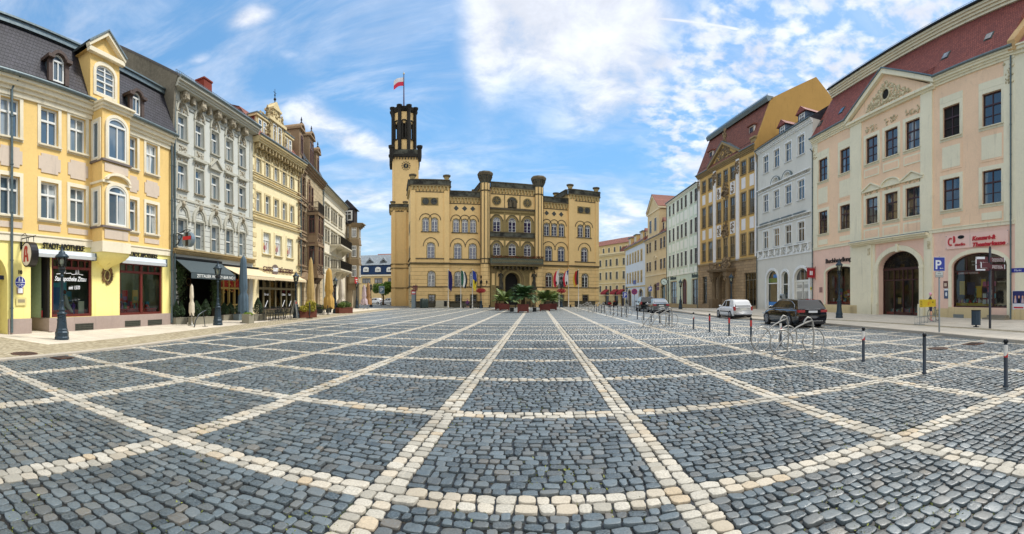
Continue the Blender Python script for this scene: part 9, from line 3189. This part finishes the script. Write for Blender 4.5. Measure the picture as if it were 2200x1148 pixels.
# ---------------------------------------------------------------- flags before the town hall
def flag_cols(spec):
 return [simple('cloth_%d_%d_%d'%c,c,.8)for c in spec]
FL =[(963,[(36,30,96)],0,'left','plain dark blue flag before the town hall'),(990,[(30,90,70),(220,220,214),(40,50,60)],1,'left','narrow green and white flag between the blue flags'),
(1015,[(44,70,160),(226,206,60)],0,'left','blue and yellow flag left of the town hall doorway'),(1201,[(216,214,210),(190,40,60)],1,'right','white and red flag just right of the palms'),
(1221.5,[(216,216,216),(196,34,50)],2,'right','red and white flag with a blue wedge at its hoist'),(1243,[(24,22,24),(170,30,36),(206,166,50)],1,'right','black red and gold flag before the town hall')]
for i,(px,cols,mode,sd_,lab)in enumerate(FL):
 base_y = 660.8
 rr_,uu = WH.hit(px,-3.4);p = WH.w(uu,-3.4);H = hgt(rr_,579)
 e = empty('flagpole',p,WH.rz,lab.replace(' flag',' flag on a white pole',1),'flagpole','flagpoles before the town hall')
 m = MB();m.lathe([(.09,0),(.09,.3),(.055,.34),(.04,H-.1),(.07,H-.08),(.07,H),(.01,H+.05)],n=8);m.build('pole',simple('white_pole',(206,206,200),.4),e)
 w,h = .95,2.15
 if px in (963,1015):h = 2.6;w = .6
 ms = flag_cols(cols)
 m = MB();nx,nz = 10,14;vs =[]
 sgn = -1 if px in (1201,1221.5,1243)else 1
 for a in range(nx+1):
  for b in range(nz+1):
   fx,fz = a/nx,b/nz;ww = w*(.35+.65*math.sin(math.pi*min(1,fz*.75+.12))**.8)
   vs.append((sgn*(.05+fx*ww),.12*math.sin(fx*11+fz*3)*(1-.3*fz),H-.15-fz*h-fx*fz*.35-fx*.25))
 for a in range(nx):
  for b in range(nz):
   k = a*(nz+1)+b;n_ = len(ms)
   ci = min(n_-1,int((b/nz if mode==0 else a/nx)*n_))
   if mode==2:ci = 1 if a>nx/2 else 0
   m.f.append((k,k+1,k+nz+2,k+nz+1));m.mi.append(ci);m.sm.append(True)
 m.v = vs
 if mode==2:
  ms = ms+[simple('cloth_blue_wedge',(44,66,140),.8)]
  for q in range(len(m.mi)):
   a,b = divmod(q,nz)
   if b<5 and a<5-b:m.mi[q] = 2
 m.build('flag',ms,e)
 # ---------------------------------------------------------------- five armed candelabra with hanging red flowers
def candelabra(px,lab,first=None):
 rr_,uu = WH.hit(px,-5.0);p = WH.w(uu,-5.0);H = 4.3
 if first is not None:
  return dup(first,p,0,lab)
 e = empty('candelabra_lamp',p,0,lab,'street lamp','many armed lamps with flower baskets')
 Mp = MATS['lamp_post_blue_grey']
 m = MB();m.lathe([(.3,0),(.3,.15),(.2,.3),(.17,.9),(.2,.95),(.07,1.1),(.055,H-.9),(.1,H-.85),(.05,H-.6),(.04,H)],n=12);m.build('post',Mp,e)
 for k in range(4):
  a = k*math.pi/2+.2;m = MB();c,s = math.cos(a),math.sin(a)
  m.tube([(0,0,H-1.0),(.3*c,.3*s,H-1.15),(.7*c,.7*s,H-1.05),(.85*c,.85*s,H-.75)],.035,6);m.lathe([(.05,0),(.11,.05),(.13,.3),(.15,.33),(.03,.5),(.01,.6)],(.85*c,.85*s,H-.75),8);m.build('arm',M_IRON,e)
 m = MB();m.lathe([(.05,0),(.11,.05),(.13,.3),(.15,.33),(.03,.5),(.01,.6)],(0,0,H),8);m.build('top_lantern',M_IRON,e)
 rs_ = np.random.RandomState(5);n = 900;d = rs_.normal(size=(n,3));d/=np.linalg.norm(d,axis=1)[:,None]
 P = d*rs_.uniform(.6,1,(n,1))*[.72,.72,.36]+[0,0,H-1.75]
 leaf_cloud('flower_basket',P,.07,np.full(n,.5),leafy('geranium_mass',(120,20,26),(190,50,54)),e,seed=6)
 return e
c0 = candelabra(1033.5,'lamp with several arms and a red flower basket left of the palms')
candelabra(1206,'lamp with several arms and a red flower basket right of the palms',c0)
# benches, bins, stele, person on a bench
def bench(p,rz,lab,w=1.5,name='bench',first=None):
 if first is not None:return dup(first,p,rz,lab)
 e = empty(name,p,rz,lab,'bench','low backless benches before the town hall')
 m = MB()
 for k in range(4):m.box(-w/2,w/2,-.2+k*.105,-.12+k*.105,.42,.46)
 m.build('seat',simple('bench_slats',(70,60,52),.6),e)
 for x in (-1,1):m = MB();m.box(x*w*.42-.03,x*w*.42+.03,-.2,.2,0,.42);m.build('leg',M_IRON,e)
 return e
p,r = gpt(1124,670);b0 = bench(p+Vector((-1.25,.1,0)),math.pi/2,'low bench at the left side of the nearest red planter box',1.2)
bench(p+Vector((1.25,.1,0)),math.pi/2,'low bench at the right side of the nearest red planter box',1.2,first=b0)
for px,lab in ((1003,'bench carrying the seated person left of the doorway'),(1019,'empty bench right of the seated person'),(1044,'bench between the flower lamp and the left palms'),(1100,'bench between the left palms and the doorway'),(1152,'bench right of the doorway palm'),(1232,'bench near the right flagpoles')):
 rr_,uu = WH.hit(px,-5.2);bench(WH.w(uu,-5.2),WH.rz,lab,first=b0)
rr_,uu = WH.hit(885.5,-4.2)
e = empty('information_stele',WH.w(WH.u(889,-4.2),-4.2),WH.rz,'grey information stele with a red head near the left corner of the town hall','stele')
m = MB();w = WH.u(893,-4.2)-WH.u(882.5,-4.2);m.box(-w/2,w/2,-.08,.08,0,2.0,0);m.build('panel',simple('stele_grey',(118,132,138),.4),e)
m = MB();m.box(-w/2,w/2,-.085,.085,2.0,2.55,0);m.box(-w*.4,w*.3,-.09,-.085,2.15,2.4,1);m.build('header',[simple('sign_red',(190,30,44),.4),simple('sign_white',(225,228,232),.4)],e)
e = empty('direction_signpost',WH.w(WH.u(893.5,-4.6),-4.6),WH.rz,'dark signpost with small dark red boards beside the grey stele','signpost')
m = MB();m.lathe([(.06,0),(.06,3.4),(.01,3.45)],n=8);m.build('post',simple('post_navy_black',(28,34,44),.4),e)
for k in range(4):m = MB();m.box(-.65+.2*(k%2),.25,-.09,-.065,2.55+k*.19,2.7+k*.19);m.build('sign_board',simple('sign_maroon',(86,28,38),.5),e)
Mbin = simple('bin_green_black',(40,56,52),.5,noise=.2)
for k,px in enumerate((907.5,911.5,916)):
 m = MB();m.lathe([(.3,0),(.33,.1),(.34,1.25),(.28,1.35),(.1,1.42 if k==0 else 1.36),(.02,1.4)],n=10);o = m.build('litter_container',Mbin);o.location = WH.w(WH.u(px,-4.4),-4.4+.2*k)
 tag(o,('left','middle','right')[k]+' of three dark green containers standing left of the town hall windows','container','three dark green containers')
m = MB();m.box(-.9,.9,0,.6,.15,1.1,0);m.box(-1.0,1.0,-.05,.65,0,.15,0);m.box(.35,.8,-.05,0,.2,1.0,1)
o = m.build('utility_cabinet',[simple('cabinet_cream',(176,170,150),.5),M_DARK]);o.location = WH.w(WH.u(949,-1.4),-1.4);o.rotation_euler =(0,0,WH.rz);tag(o,'low cream utility cabinet against the town hall basement wall','cabinet')
# ---------------------------------------------------------------- people
def person(loc,rz,joints,edges,radii,mats,label,paint):
 me = bpy.data.meshes.new('person');me.from_pydata(joints,edges,[]);o = bpy.data.objects.new('person',me);COL.objects.link(o)
 sk = o.modifiers.new('skin','SKIN');sk.use_smooth_shade = True
 for i,v in enumerate(me.skin_vertices[0].data):v.radius =(radii[i],radii[i]*(.8 if i<3 else 1));v.use_root = i==0
 sb = o.modifiers.new('sub','SUBSURF');sb.levels = 1;sb.render_levels = 1
 bpy.context.view_layer.update();dg = bpy.context.evaluated_depsgraph_get()
 m2 = bpy.data.meshes.new_from_object(o.evaluated_get(dg),depsgraph=dg)
 bpy.data.objects.remove(o)
 m2.materials.clear()
 for m in mats:m2.materials.append(m)
 for p in m2.polygons:p.material_index = paint(p.center);p.use_smooth = True
 o = bpy.data.objects.new('person',m2);COL.objects.link(o);o.location = loc;o.rotation_euler =(0,0,rz)
 return tag(o,label,'person')
Mskin = simple('skin',(204,156,130),.6)
def head(parent,c,hair,ms):
 m = MB();m.ball((c[0],c[1],c[2]),(.078,.092,.115),0,14,10);m.ball((c[0],c[1]-.095,c[2]-.01),(.014,.018,.02),0,6,5)
 for s_ in (-1,1):m.ball((c[0]+s_*.03,c[1]-.085,c[2]+.02),.011,1,6,5);m.ball((c[0]+s_*.08,c[1],c[2]),(.012,.02,.03),0,6,5)
 m.box(c[0]-.02,c[0]+.02,c[1]-.089,c[1]-.084,c[2]-.05,c[2]-.042,1);m.build('face',[Mskin,M_DARK],parent)
 m = MB();m.ball((c[0],c[1]+.02,c[2]+.035),(.09,.095,.1),0,12,8);m.build(hair,ms,parent)
 # standing by a bicycle, seen from behind-left (faces +y into the facade)
J =[(0,0,.95),(0,0,1.15),(0,.02,1.38),(0,.02,1.48),(0,.0,1.56),(-.10,0,.9),(-.11,-.02,.5),(-.10,.02,.08),(-.10,-.12,.03),(.10,0,.9),(.13,-.08,.5),(.12,-.02,.08),(.12,-.16,.03),
(-.19,.02,1.38),(-.26,-.06,1.12),(-.22,-.28,1.0),(-.2,-.36,.98),(.19,.02,1.38),(.25,-.06,1.12),(.2,-.28,1.0),(.18,-.36,.98)]
E_ =[(0,1),(1,2),(2,3),(3,4),(0,5),(5,6),(6,7),(7,8),(0,9),(9,10),(10,11),(11,12),(2,13),(13,14),(14,15),(15,16),(2,17),(17,18),(18,19),(19,20)]
RD =[.15,.14,.15,.06,.05,.10,.065,.042,.04,.10,.065,.042,.04,.07,.045,.035,.035,.07,.045,.035,.035]
p,r = gpt(1999,690,RZP)
def pt(c):
 if c.z>1.08 and not (abs(c.x)>.21 and c.z<1.2):return 1
 if c.z>.60 and abs(c.y)<.2:return 2
 if c.z<.1:return 3
 return 0
cyc = person(p,WR1.rz+R(150),J,E_,RD,[Mskin,simple('shirt_black',(24,26,34),.8),simple('shorts_navy',(26,30,66),.8),simple('shoe_pink',(190,80,110),.6)],'person in dark shirt and pink cap standing with a bicycle behind the yellow board',pt)
head(cyc,(0,-.02,1.66),'cap',simple('cap_pink',(222,160,190),.7))
def bicycle(loc,rz,lab):
 e = empty('bicycle',loc,rz,lab,'bicycle');Mb = simple('bike_green',(50,90,84),.4,.3)
 for x in (-.52,.52):
  m = MB();m.tube([(x+.33*math.cos(2*math.pi*k/24),0,.34+.33*math.sin(2*math.pi*k/24))for k in range(25)],.018,6,cap=False)
  for k in range(12):a = math.pi*k/6;m.tube([(x,0,.34),(x+.32*math.cos(a),0,.34+.32*math.sin(a))],.003,3)
  m.build('wheel',M_IRON,e)
 m = MB();bb,st,hd =(-.05,0,.3),(-.2,0,.78),(.38,0,.8)
 for a,b in ((bb,st),(bb,hd),(st,hd),(bb,(-.52,0,.34)),(st,(-.52,0,.34)),(hd,(.52,0,.34)),(hd,(.34,0,.98))):m.tube([a,b],.018,6)
 m.build('frame',Mb,e);m = MB();m.tube([(.3,-.27,1.0),(.36,0,1.0),(.3,.27,1.0)],.015,6);m.build('handlebar',M_IRON,e)
 m = MB();m.ball((-.22,0,.84),(.13,.07,.03),0,10,5);m.tube([(-.2,0,.7),(-.22,0,.83)],.014,5);m.build('saddle',M_IRON,e)
 return e
p2,_ = gpt(2006,688.5,RZP);bicycle(p2+Vector((.25,.2,0)),WR1.rz+R(160),'bicycle held by the person in the pink cap')
# seated person
J2 =[(0,0,.52),(0,.02,.75),(0,.0,.98),(0,-.02,1.08),(0,-.04,1.15),(-.1,-.05,.5),(-.12,-.45,.5),(-.12,-.45,.1),(-.12,-.57,.04),(.1,-.05,.5),(.12,-.45,.5),(.12,-.45,.1),(.12,-.57,.04),
(-.18,0,.97),(-.25,-.1,.72),(-.14,-.35,.6),(-.1,-.42,.6),(.18,0,.97),(.25,-.1,.72),(.14,-.35,.6),(.1,-.42,.6)]
rr_,uu = WH.hit(1004,-5.2)
def pt2(c):
 if c.z>.62 and not (c.z<.68 and c.y<-.2):return 1
 if c.z>.3:return 2
 return 0 if c.z>.1 else 3
sit = person(WH.w(uu,-5.2),WH.rz,J2,E_,RD,[Mskin,simple('top_violet',(96,52,96),.8),simple('trousers_dark',(40,36,50),.8),simple('shoe_white',(200,196,196),.6)],'person in a violet top sitting on a bench before the town hall',pt2)
head(sit,(0,-.05,1.25),'hair',simple('hair_dark',(46,32,28),.7))
# ---------------------------------------------------------------- signs on the right
def post(e,H,r=.038,mat=None):
 m = MB();m.lathe([(r,0),(r,H),(.005,H+.015)],n=10);return m.build('post',mat or simple('galvanised_post',(124,132,134),.4,.6),e)
p,r = gpt(2018,714,RZP);H = hgt(r,552)-RZP
e = empty('parking_sign',p,-TH(2012),'blue parking sign with a white P and arrow on a grey post','road sign');post(e,H)
sh = 30/FY*r;m = MB();w = 24.5/FX*r;z1 = hgt(r,553)-RZP;m.box(-w/2-.0,w/2,-.06,-.045,z1-sh,z1,0);m.box(-w/2+.012,w/2-.012,-.064,-.06,z1-sh+.012,z1-.012,1);sp_ = m.build('sign_plate',[MATS['sign_white'],simple('traffic_blue',(28,52,150),.35)],e)
text('P',sh*.88,MATS['sign_white'],sp_,(-w*.1,-.066,z1-sh*.84),bold=.012,depth=.002)
m = MB();zc = z1-sh*.8;m.box(w*.08,w*.36,-.07,-.066,zc-.008,zc+.008);m.prism_y([(w*.02,zc),(w*.14,zc-.035),(w*.14,zc+.035)],-.07,-.066);m.build('arrow',MATS['sign_white'],sp_)
m = MB();z2 = hgt(r,584)-RZP;h2 = 12.5/FY*r;w2 = 17/FX*r;m.box(-w2/2,w2/2,-.06,-.045,z2-h2,z2,0);m.box(-w2/2+.01,w2/2-.01,-.063,-.06,z2-h2+.01,z2-.01,1);pl2 = m.build('supplementary_plate',[M_IRON,simple('plate_grey',(196,200,196),.4)],e)
text('mit',h2*.4,M_IRON,pl2,(0,-.065,z2-h2*.42),depth=.002);text('Parkschein',h2*.4,M_IRON,pl2,(0,-.065,z2-h2*.85),depth=.002,width=w2*.85)
# tall finger post
p,r = gpt(2127,706,RZP);H = hgt(r,533)-RZP
e = empty('direction_signpost',p,-TH(2121),'tall black post with maroon direction boards in front of the ticket shop','signpost');post(e,H,.065,simple('post_navy_black',(28,34,44),.4))
m = MB();m.ball((0,0,H+.03),.05);m.build('post_cap',M_IRON,e)
Mm = simple('sign_maroon',(86,28,38),.5);MwS = MATS['sign_white'];tx = MATS['lettering_white2']
def X(px):return (px-2121)/FX*r
def Zp(py):return hgt(r,py)-RZP
for (xl,xr,yt,yb,words,dy)in ((2090,2116.5,552.5,568,None,-.02),(2090,2120,569.5,582,None,-.02),(2101,2121,565,576,None,-.05),(2121,2152,554,563.5,('Touristinformation','Stadtmuseum'),-.02),(2121,2153,569,578.5,('Salzhaus','Johanniskirche'),-.02)):
 m = MB();a,b = X(xl),X(xr);m.box(a,b,dy-.03-.075,dy-.075,Zp(yb),Zp(yt),0);m.box(a,a+.03 if xl>2120 else a+.05,dy-.035-.075,dy-.03-.075,Zp(yb),Zp(yt),1)if xl<2120 else m.box(b-.03,b,dy-.11,dy-.105,Zp(yb),Zp(yt),1)
 m.build('sign_board',[Mm,MwS],e)
m = MB();m.box(X(2090),X(2110),-.13,-.1,Zp(557.5),Zp(552.5));m.box(X(2090),X(2111),-.13,-.1,Zp(581.8),Zp(578.8));m.build('white_panel',MwS,e)
for k,(px,py,s_,wd)in enumerate(((2137,558.5,'Fastentücher',24),(2137,562.5,'Kleines Fastentuch',22),(2136,573.5,'Salzhaus',20),(2137,577.5,'Marstall',22),(2108,566.5,'Rathaus',16),(2108,577,'Parkplatz',14))):
 text(s_,.1,tx,e,(X(px),-.14,Zp(py)),width=wd/FX*r,depth=.003)
 # litter bin
p,r = gpt(2097,703,RZP);m = MB();w = 21/FX*r;zt = hgt(r,666.5)-RZP
e = empty('litter_bin',p,-TH(2097),'tall dark blue litter bin beside the black signpost','litter bin')
m.prism_z([(w/2*math.cos(2*math.pi*(k+.5)/10),w*.38*math.sin(2*math.pi*(k+.5)/10))for k in range(10)],.1,zt-.05,0);m.build('container',simple('bin_blue',(40,58,72),.45,.2),e)
m = MB();m.prism_z([(w*.52*math.cos(2*math.pi*(k+.5)/10),w*.4*math.sin(2*math.pi*(k+.5)/10))for k in range(10)],zt-.045,zt);m.build('lid',M_IRON,e)
m = MB();m.lathe([(.16,0),(.16,.03),(.05,.04),(.05,.1)],n=10);m.build('foot',M_IRON,e)
# yellow advertising board with bicycle stand
p,r = gpt(1976,698,RZP);q,r2 = gpt(2010,692.5,RZP);d = q-p;rz = math.atan2(d.y,d.x);L_ = d.length
e = empty('advertising_board',p,rz,'yellow advertising board with a red emblem on a low wire bicycle stand','board')
m = MB();z0,z1 = hgt(r,661)-RZP,hgt(r,644)-RZP;m.box(-.02,L_+.02,-.012,.012,z0,z1);bd = m.build('board',simple('board_yellow',(206,180,40),.4),e)
m = MB();m.arc(L_*.52,(z0+z1)/2-.03,.05,.05,.035,-.022,-.013,60,320,10);m.arc(L_*.6,(z0+z1)/2+.03,.0,.07,.035,-.022,-.013,-90,90,8);m.build('emblem',MATS['sign_red'],bd)
m = MB();m.arc(L_*.8,(z0+z1)/2+.05,0,0,.09,-.02,-.013,0,359,14);
for i,v in enumerate(m.v):m.v[i] =(v[0],v[1],(z0+z1)/2+.05+(v[2]-(z0+z1)/2-.05)*.5)
for k in range(4):m.box(.08,.08+.3-.05*(k%2),-.016,-.013,z0+.06+k*.085,z0+.085+k*.085)
m.build('small_print',M_IRON,bd)
m = MB()
for x in (0,L_):m.tube([(x,0,0),(x,0,z1)],.016,6);m.tube([(x,-.3,.01),(x,.3,.01)],.02,6)
m.build('legs',simple('galvanised_post',(124,132,134),.4,.6),e)
m = MB()
for x in np.linspace(-.3,L_+.1,7):m.tube([(x,-.2,.08),(x,-.2,.42),(x,.2,.42),(x,.2,.08),(x,-.2,.08)],.008,5,0,False)
for y in (-.2,.2):m.tube([(-.3,y,.1),(L_+.1,y,.1)],.01,5);m.tube([(-.3,y,.42),(L_+.1,y,.42)],.008,5)
m.build('wire_stand',simple('galvanised_post',(124,132,134),.4,.6),e)
# small wall mounted things on the pink house
def wall_item(Wl,px,py,w,h,name,mats,label,cat,d=.04,build=None):
 m = MB();m.box(-w/2,w/2,-d,0,-h/2,h/2,0)
 if build:build(m,w,h,d)
 o = m.build(name,mats);o.location = Wl.w(Wl.u(px),-.01,Wl.z(px,py));o.rotation_euler =(0,0,Wl.rz);return tag(o,label,cat)
wall_item(WR0,2187.5,581,1.0,.28,'street_name_sign',[simple('street_sign_blue',(30,40,140),.35)],'blue street name plate with white lettering on the right edge wall','street sign')
text('Markt',.2,MwS,COL.objects['street_name_sign.001']if 'street_name_sign.001' in COL.objects else None,(0,-.045,-.07),depth=.002,width=.55)
def post_b(m,w,h,d):
 m.box(-w/2+.03,w/2-.03,-d-.004,-d,-h*.18,h/2-.03,1);rr = random.Random(2)
 for k in range(3):x = -.25+k*.28;m.ball((x,-d-.006,.1+.1),(.07,.006,.1),2,8,6);m.prism_y([(x-.1,-h*.15),(x+.1,-h*.15),(x+.06,.12),(x-.06,.12)],-d-.008,-d-.004,3 if k!=1 else 4)
 m.box(-w/2+.1,w/2-.1,-d-.004,-d,-h*.44,-h*.36,5)
wall_item(WR0,2189,645,.95,1.25,'theatre_poster',[simple('poster_white',(216,216,220),.4),simple('poster_navy',(34,40,96),.4),Mskin,simple('poster_costume',(196,170,170),.4),M_IRON,MATS['sign_red']],'navy theatre poster with three costumed figures at the right edge of the pink wall','poster',.03,post_b)
wall_item(WR1,2032,611.5,.42,.5,'wall_poster',[simple('poster_brown',(90,50,44),.5),simple('poster_cream',(200,180,160),.5)],'small brown poster left of the ticket shop window','poster',.03,lambda m,w,h,d:m.box(-w*.3,w*.3,-d-.003,-d,-h*.3,h*.2,1))
wall_item(WR1,2033.5,631,.42,.75,'wall_poster',[simple('poster_slate',(66,84,112),.5),MwS],'slate blue poster with white top below the small brown poster','poster',.03,lambda m,w,h,d:(m.box(-w*.45,w*.45,-d-.003,-d,h*.3,h*.48,1),m.ball((0,-d,-.05),(.1,.005,.16),1,8,6)))
wall_item(WR1,1764,623,.55,.55,'wall_plaque',[simple('plaque_pinkbrown',(170,130,120),.5),simple('plaque_dark',(120,84,78),.5)],'small pinkish plaque between the red book sign and the bookshop window','plaque',.03,lambda m,w,h,d:[m.box(-w*.4,w*.4,-d-.003,-d,-h*.4+k*.12,-h*.4+k*.12+.05,1)for k in range(4)])
wall_item(WR1,2061,680,.95,.3,'wall_vent',[simple('vent_grey',(120,126,124),.5,.3)],'grey ventilation plate in the plinth under the ticket shop window','vent',.11)
wall_item(WR2,1744,620,.5,.3,'wall_sign',[simple('sign_yellow',(214,196,60),.4),M_IRON],'small yellow plate on the grey house next to the downpipe','sign',.03,lambda m,w,h,d:m.box(-w*.35,w*.35,-d-.003,-d,-.03,.03,1))
def mail(m,w,h,d):m.box(-w*.3,w*.3,-d-.01,-d,h*.2,h*.3,1);m.box(w*.1,w*.3,-d-.01,-d,-h*.1,h*.1,1);m.box(-.05,.05,-.12,-.04,-h*1.5,-h/2,0)
p,r = gpt(1681,665,RZP)
e = empty('ticket_machine',WR2.w(WR2.u(1681,-1.2),-1.2,RZP),WR2.rz,'grey ticket machine on a foot in front of the white arched windows','machine')
m = MB();m.box(-.32,.32,-.18,.18,.95,1.75,0);m.prism_x([(-.18,1.75),(.18,1.75),(.18,1.82),(-.1,1.86)],-.32,.32,0);m.build('housing',simple('machine_grey',(150,156,158),.4,.3),e)
m = MB();m.box(-.2,.12,-.195,-.18,1.4,1.65,0);m.box(.14,.25,-.195,-.18,1.2,1.45,0);m.build('display',M_IRON,e);m = MB();m.box(-.12,.12,-.1,.1,0,.95);m.build('pedestal',simple('machine_grey',(150,156,158),.4,.3),e)
# red projecting book sign
p = WR1.w(WR1.u(1752),0,WR1.z(1753,587))
e = empty('hanging_sign',p,WR1.rz,'square red projecting sign with a white open book on the bookshop corner','sign')
m = MB();m.box(-.05,.05,-1.05,-.1,-.5,.5,0);sg = m.build('sign_plate',simple('book_red',(150,22,34),.45),e)
m = MB()
for s_ in (-1,1):m.box(s_*.052,s_*.065,-.75,-.6,-.22,.2);m.box(s_*.052,s_*.065,-.55,-.4,-.22,.2)
m.build('book_emblem',MwS,sg)
m = MB();m.tube([(0,0,.56),(0,-1.2,.56)],.025,6);m.tube([(0,0,-.56),(0,-1.2,-.56)],.025,6);m.tube([(0,-.02,-.7),(0,-.02,.7)],.03,6)
for y in (-.3,-.85):m.tube([(0,y,.5),(0,y,.56)],.02,5)
for y,z in ((-1.15,.56),(-1.15,-.56)):m.ball((0,y,z),.05)
m.build('bracket',simple('bracket_red',(120,20,30),.5),e)
# street clock
r0 = 62;p = polar(1436,r0);p.z = G(p.x,p.y)+RZP;zc = hgt(r0,606)
e = empty('street_clock',p,-TH(1432),'round black rimmed street clock hanging from a tall post before the beige house','clock')
m = MB();m.lathe([(.12,0),(.1,.4),(.07,.5),(.06,zc+.6-p.z),(.02,zc+.7-p.z)],n=10);m.tube([(0,0,zc+.5-p.z),(-.6,0,zc+.6-p.z)],.03,6);m.build('post',M_IRON,e)
m = MB();n = 24;R0 = .52
m.arc(-.6,zc-p.z,0,0,R0,-.14,.14,0,359.9,n,0);m.build('clock_case',M_IRON,e)
m = MB();m.arc(-.6,zc-p.z,0,0,R0*.84,-.15,-.141,0,359.9,n,0);cf = m.build('clock_face',simple('clock_pale',(190,206,196),.3),e)
m = MB();z_ = zc-p.z
for k in range(12):a = k*math.pi/6;m.tube([(-.6+.34*math.cos(a),-.155,z_+.34*math.sin(a)),(-.6+.42*math.cos(a),-.155,z_+.42*math.sin(a))],.014,4)
m.tube([(-.6,-.16,z_),(-.78,-.16,z_+.14)],.02,4);m.tube([(-.6,-.16,z_),(-.36,-.16,z_-.16)],.016,4);m.build('hands_and_marks',M_IRON,cf)
# no stopping sign and parking sign down the street
def disc_sign(px,r0,ypc,rad,lab,cols,cross):
 p = polar(px,r0);p.z = G(p.x,p.y);z = hgt(r0,ypc)-p.z
 e = empty('road_sign',p,-TH(px),lab,'road sign');post(e,z+rad,.04)
 m = MB();m.arc(0,z,0,0,rad,-.07,-.05,0,359.9,22,0);m.arc(0,z,0,0,rad*.8,-.075,-.07,0,359.9,22,1)
 if cross:
  for a in (45,135):c,s = math.cos(R(a))*rad*.85,math.sin(R(a))*rad*.85;m.tube([(-c,-.08,z-s),(c,-.08,z+s)],rad*.09,4,0,False)
 m.build('sign_plate',cols,e)
disc_sign(1363,58,627,.4,'round red and blue no stopping sign before the white house',[simple('traffic_red',(170,30,48),.4),simple('traffic_purple',(80,40,110),.4)],True)
def square_sign(px,r0,ypc,w,h,col,lab,letter=None):
 p = polar(px,r0);p.z = G(p.x,p.y);z = hgt(r0,ypc)-p.z
 e = empty('road_sign',p,-TH(px),lab,'road sign');post(e,z+h/2,.04);m = MB();m.box(-w/2,w/2,-.07,-.05,z-h/2,z+h/2,0);m.box(-w*.46,w*.46,-.074,-.07,z-h*.46,z+h*.46,1);sp_ = m.build('sign_plate',[MwS,col],e)
 if letter:text(letter,h*.8,MwS,sp_,(0,-.076,z-h*.3),bold=.015,depth=.002)
square_sign(1343,70,634,.75,.95,MATS['traffic_blue'],'small blue square sign in front of the red awnings','P')
square_sign(1397,56,621,.45,.6,MATS['traffic_blue'],'small blue square sign in front of the teal door of the beige house','P')
square_sign(820,74,623,.9,1.25,simple('sign_steel',(70,110,130),.4),'grey blue parking sign in front of the street tree left of the town hall','P')
for k in range(3):
 pass
e = empty('sign_board',WR5.w(WR5.u(1414,-2),-2,0),WR5.rz,'dark red double board sign standing before the beige house','sign');post(e,4.6,.05)
for k in range(2):m = MB();m.box(-1.0,1.0,-.08,-.05,3.0+k*.85,3.7+k*.85);m.box(-.8,.8,-.085,-.08,3.25+k*.85,3.45+k*.85);m.build('board',Mm,e)
# red shop sign on the corner house, left
e = empty('shop_sign',WL6.w(WL6.u(764,-1.6),-1.62,WL6.z(764,603,-1.6)),WL6.rz,'red shop sign on the oriel of the brown corner house','sign')
m = MB();m.box(-.75,.75,-.1,0,-.42,.42);m.build('sign_plate',MATS['sign_red'],e);m = MB();m.box(-.5,.5,-.11,-.1,.05,.18);m.box(-.3,.5,-.11,-.1,-.2,-.08);m.build('writing',MwS,e)
# people-high clutter under the red awnings: tables and a scooter
Msc = simple('scooter_red',(150,30,34),.3)
def scooter(p,rz,lab,col,group='scooters before the red awnings'):
 e = empty('scooter',p,rz,lab,'scooter',group);m = MB()
 m.ball((-.35,0,.6),(.4,.16,.22));m.box(-.1,.35,-.12,.12,.25,.32);m.prism_y([(.3,.28),(.5,.3),(.62,1.0),(.5,1.0)],-.16,.16);m.build('body',col,e)
 for x in (-.5,.62):m = MB();m.tube([(x+.2*math.cos(2*math.pi*k/16),0,.22+.2*math.sin(2*math.pi*k/16))for k in range(17)],.05,6,cap=False);m.build('wheel',M_IRON,e)
 m = MB();m.tube([(.55,-.3,1.08),(.55,.3,1.08)],.02,6);m.box(-.6,.0,-.13,.13,.8,.87);m.build('handlebar',M_IRON,e)
for k,(px,c)in enumerate(((1303,M_IRON),(1314,Msc),(1322,M_IRON))):
 scooter(polar(px,70),.4*k,('black scooter nearest the town hall corner','red scooter between two black ones under the red awnings','black scooter right of the red one')[k],c)
 # ---------------------------------------------------------------- covers in the ground
def cover(px,py,w,d,lab,lift,rz=0.,name='manhole_cover',col=(92,66,54)):
 p,r = gpt(px,py,lift);m = MB();n = 24
 m.prism_z([(w/2*math.cos(2*math.pi*k/n),d/2*math.sin(2*math.pi*k/n))for k in range(n)]if name=='manhole_cover' else [(-w/2,-d/2),(w/2,-d/2),(w/2,d/2),(-w/2,d/2)],0,.012,0)
 if name!='manhole_cover':
  for k in range(7):m.box(-w/2+.04+k*(w-.08)/7,-w/2+.04+k*(w-.08)/7+.035,-d/2+.04,d/2-.04,.0125,.02,1)
 else:
  for k in range(-3,4):m.box(-.3+abs(k)*.03,.3-abs(k)*.03,k*.08,k*.08+.03,.0125,.018,1)
 o = m.build(name,[simple('rusty_iron_%d'%col[0],col,.7,.4,noise=.3),simple('rust_dark',(54,42,36),.8)]);o.location = p;o.rotation_euler =(0,0,rz);tag(o,lab,'cover')
cover(52,760.5,.75,.75,'rusty round manhole cover in the pale setts at the left edge',LZP+.005)
cover(133,769,.42,.5,'dark drain grate at the kerb line below the left lamp',.012,.2,'drain_grate')
cover(2016,749,.6,.6,'brown round manhole cover where light bands meet at the right',.008)
cover(2092,739,.75,.5,'rusty rectangular cover near the right kerb',.01,.1,'drain_grate',(110,74,58))
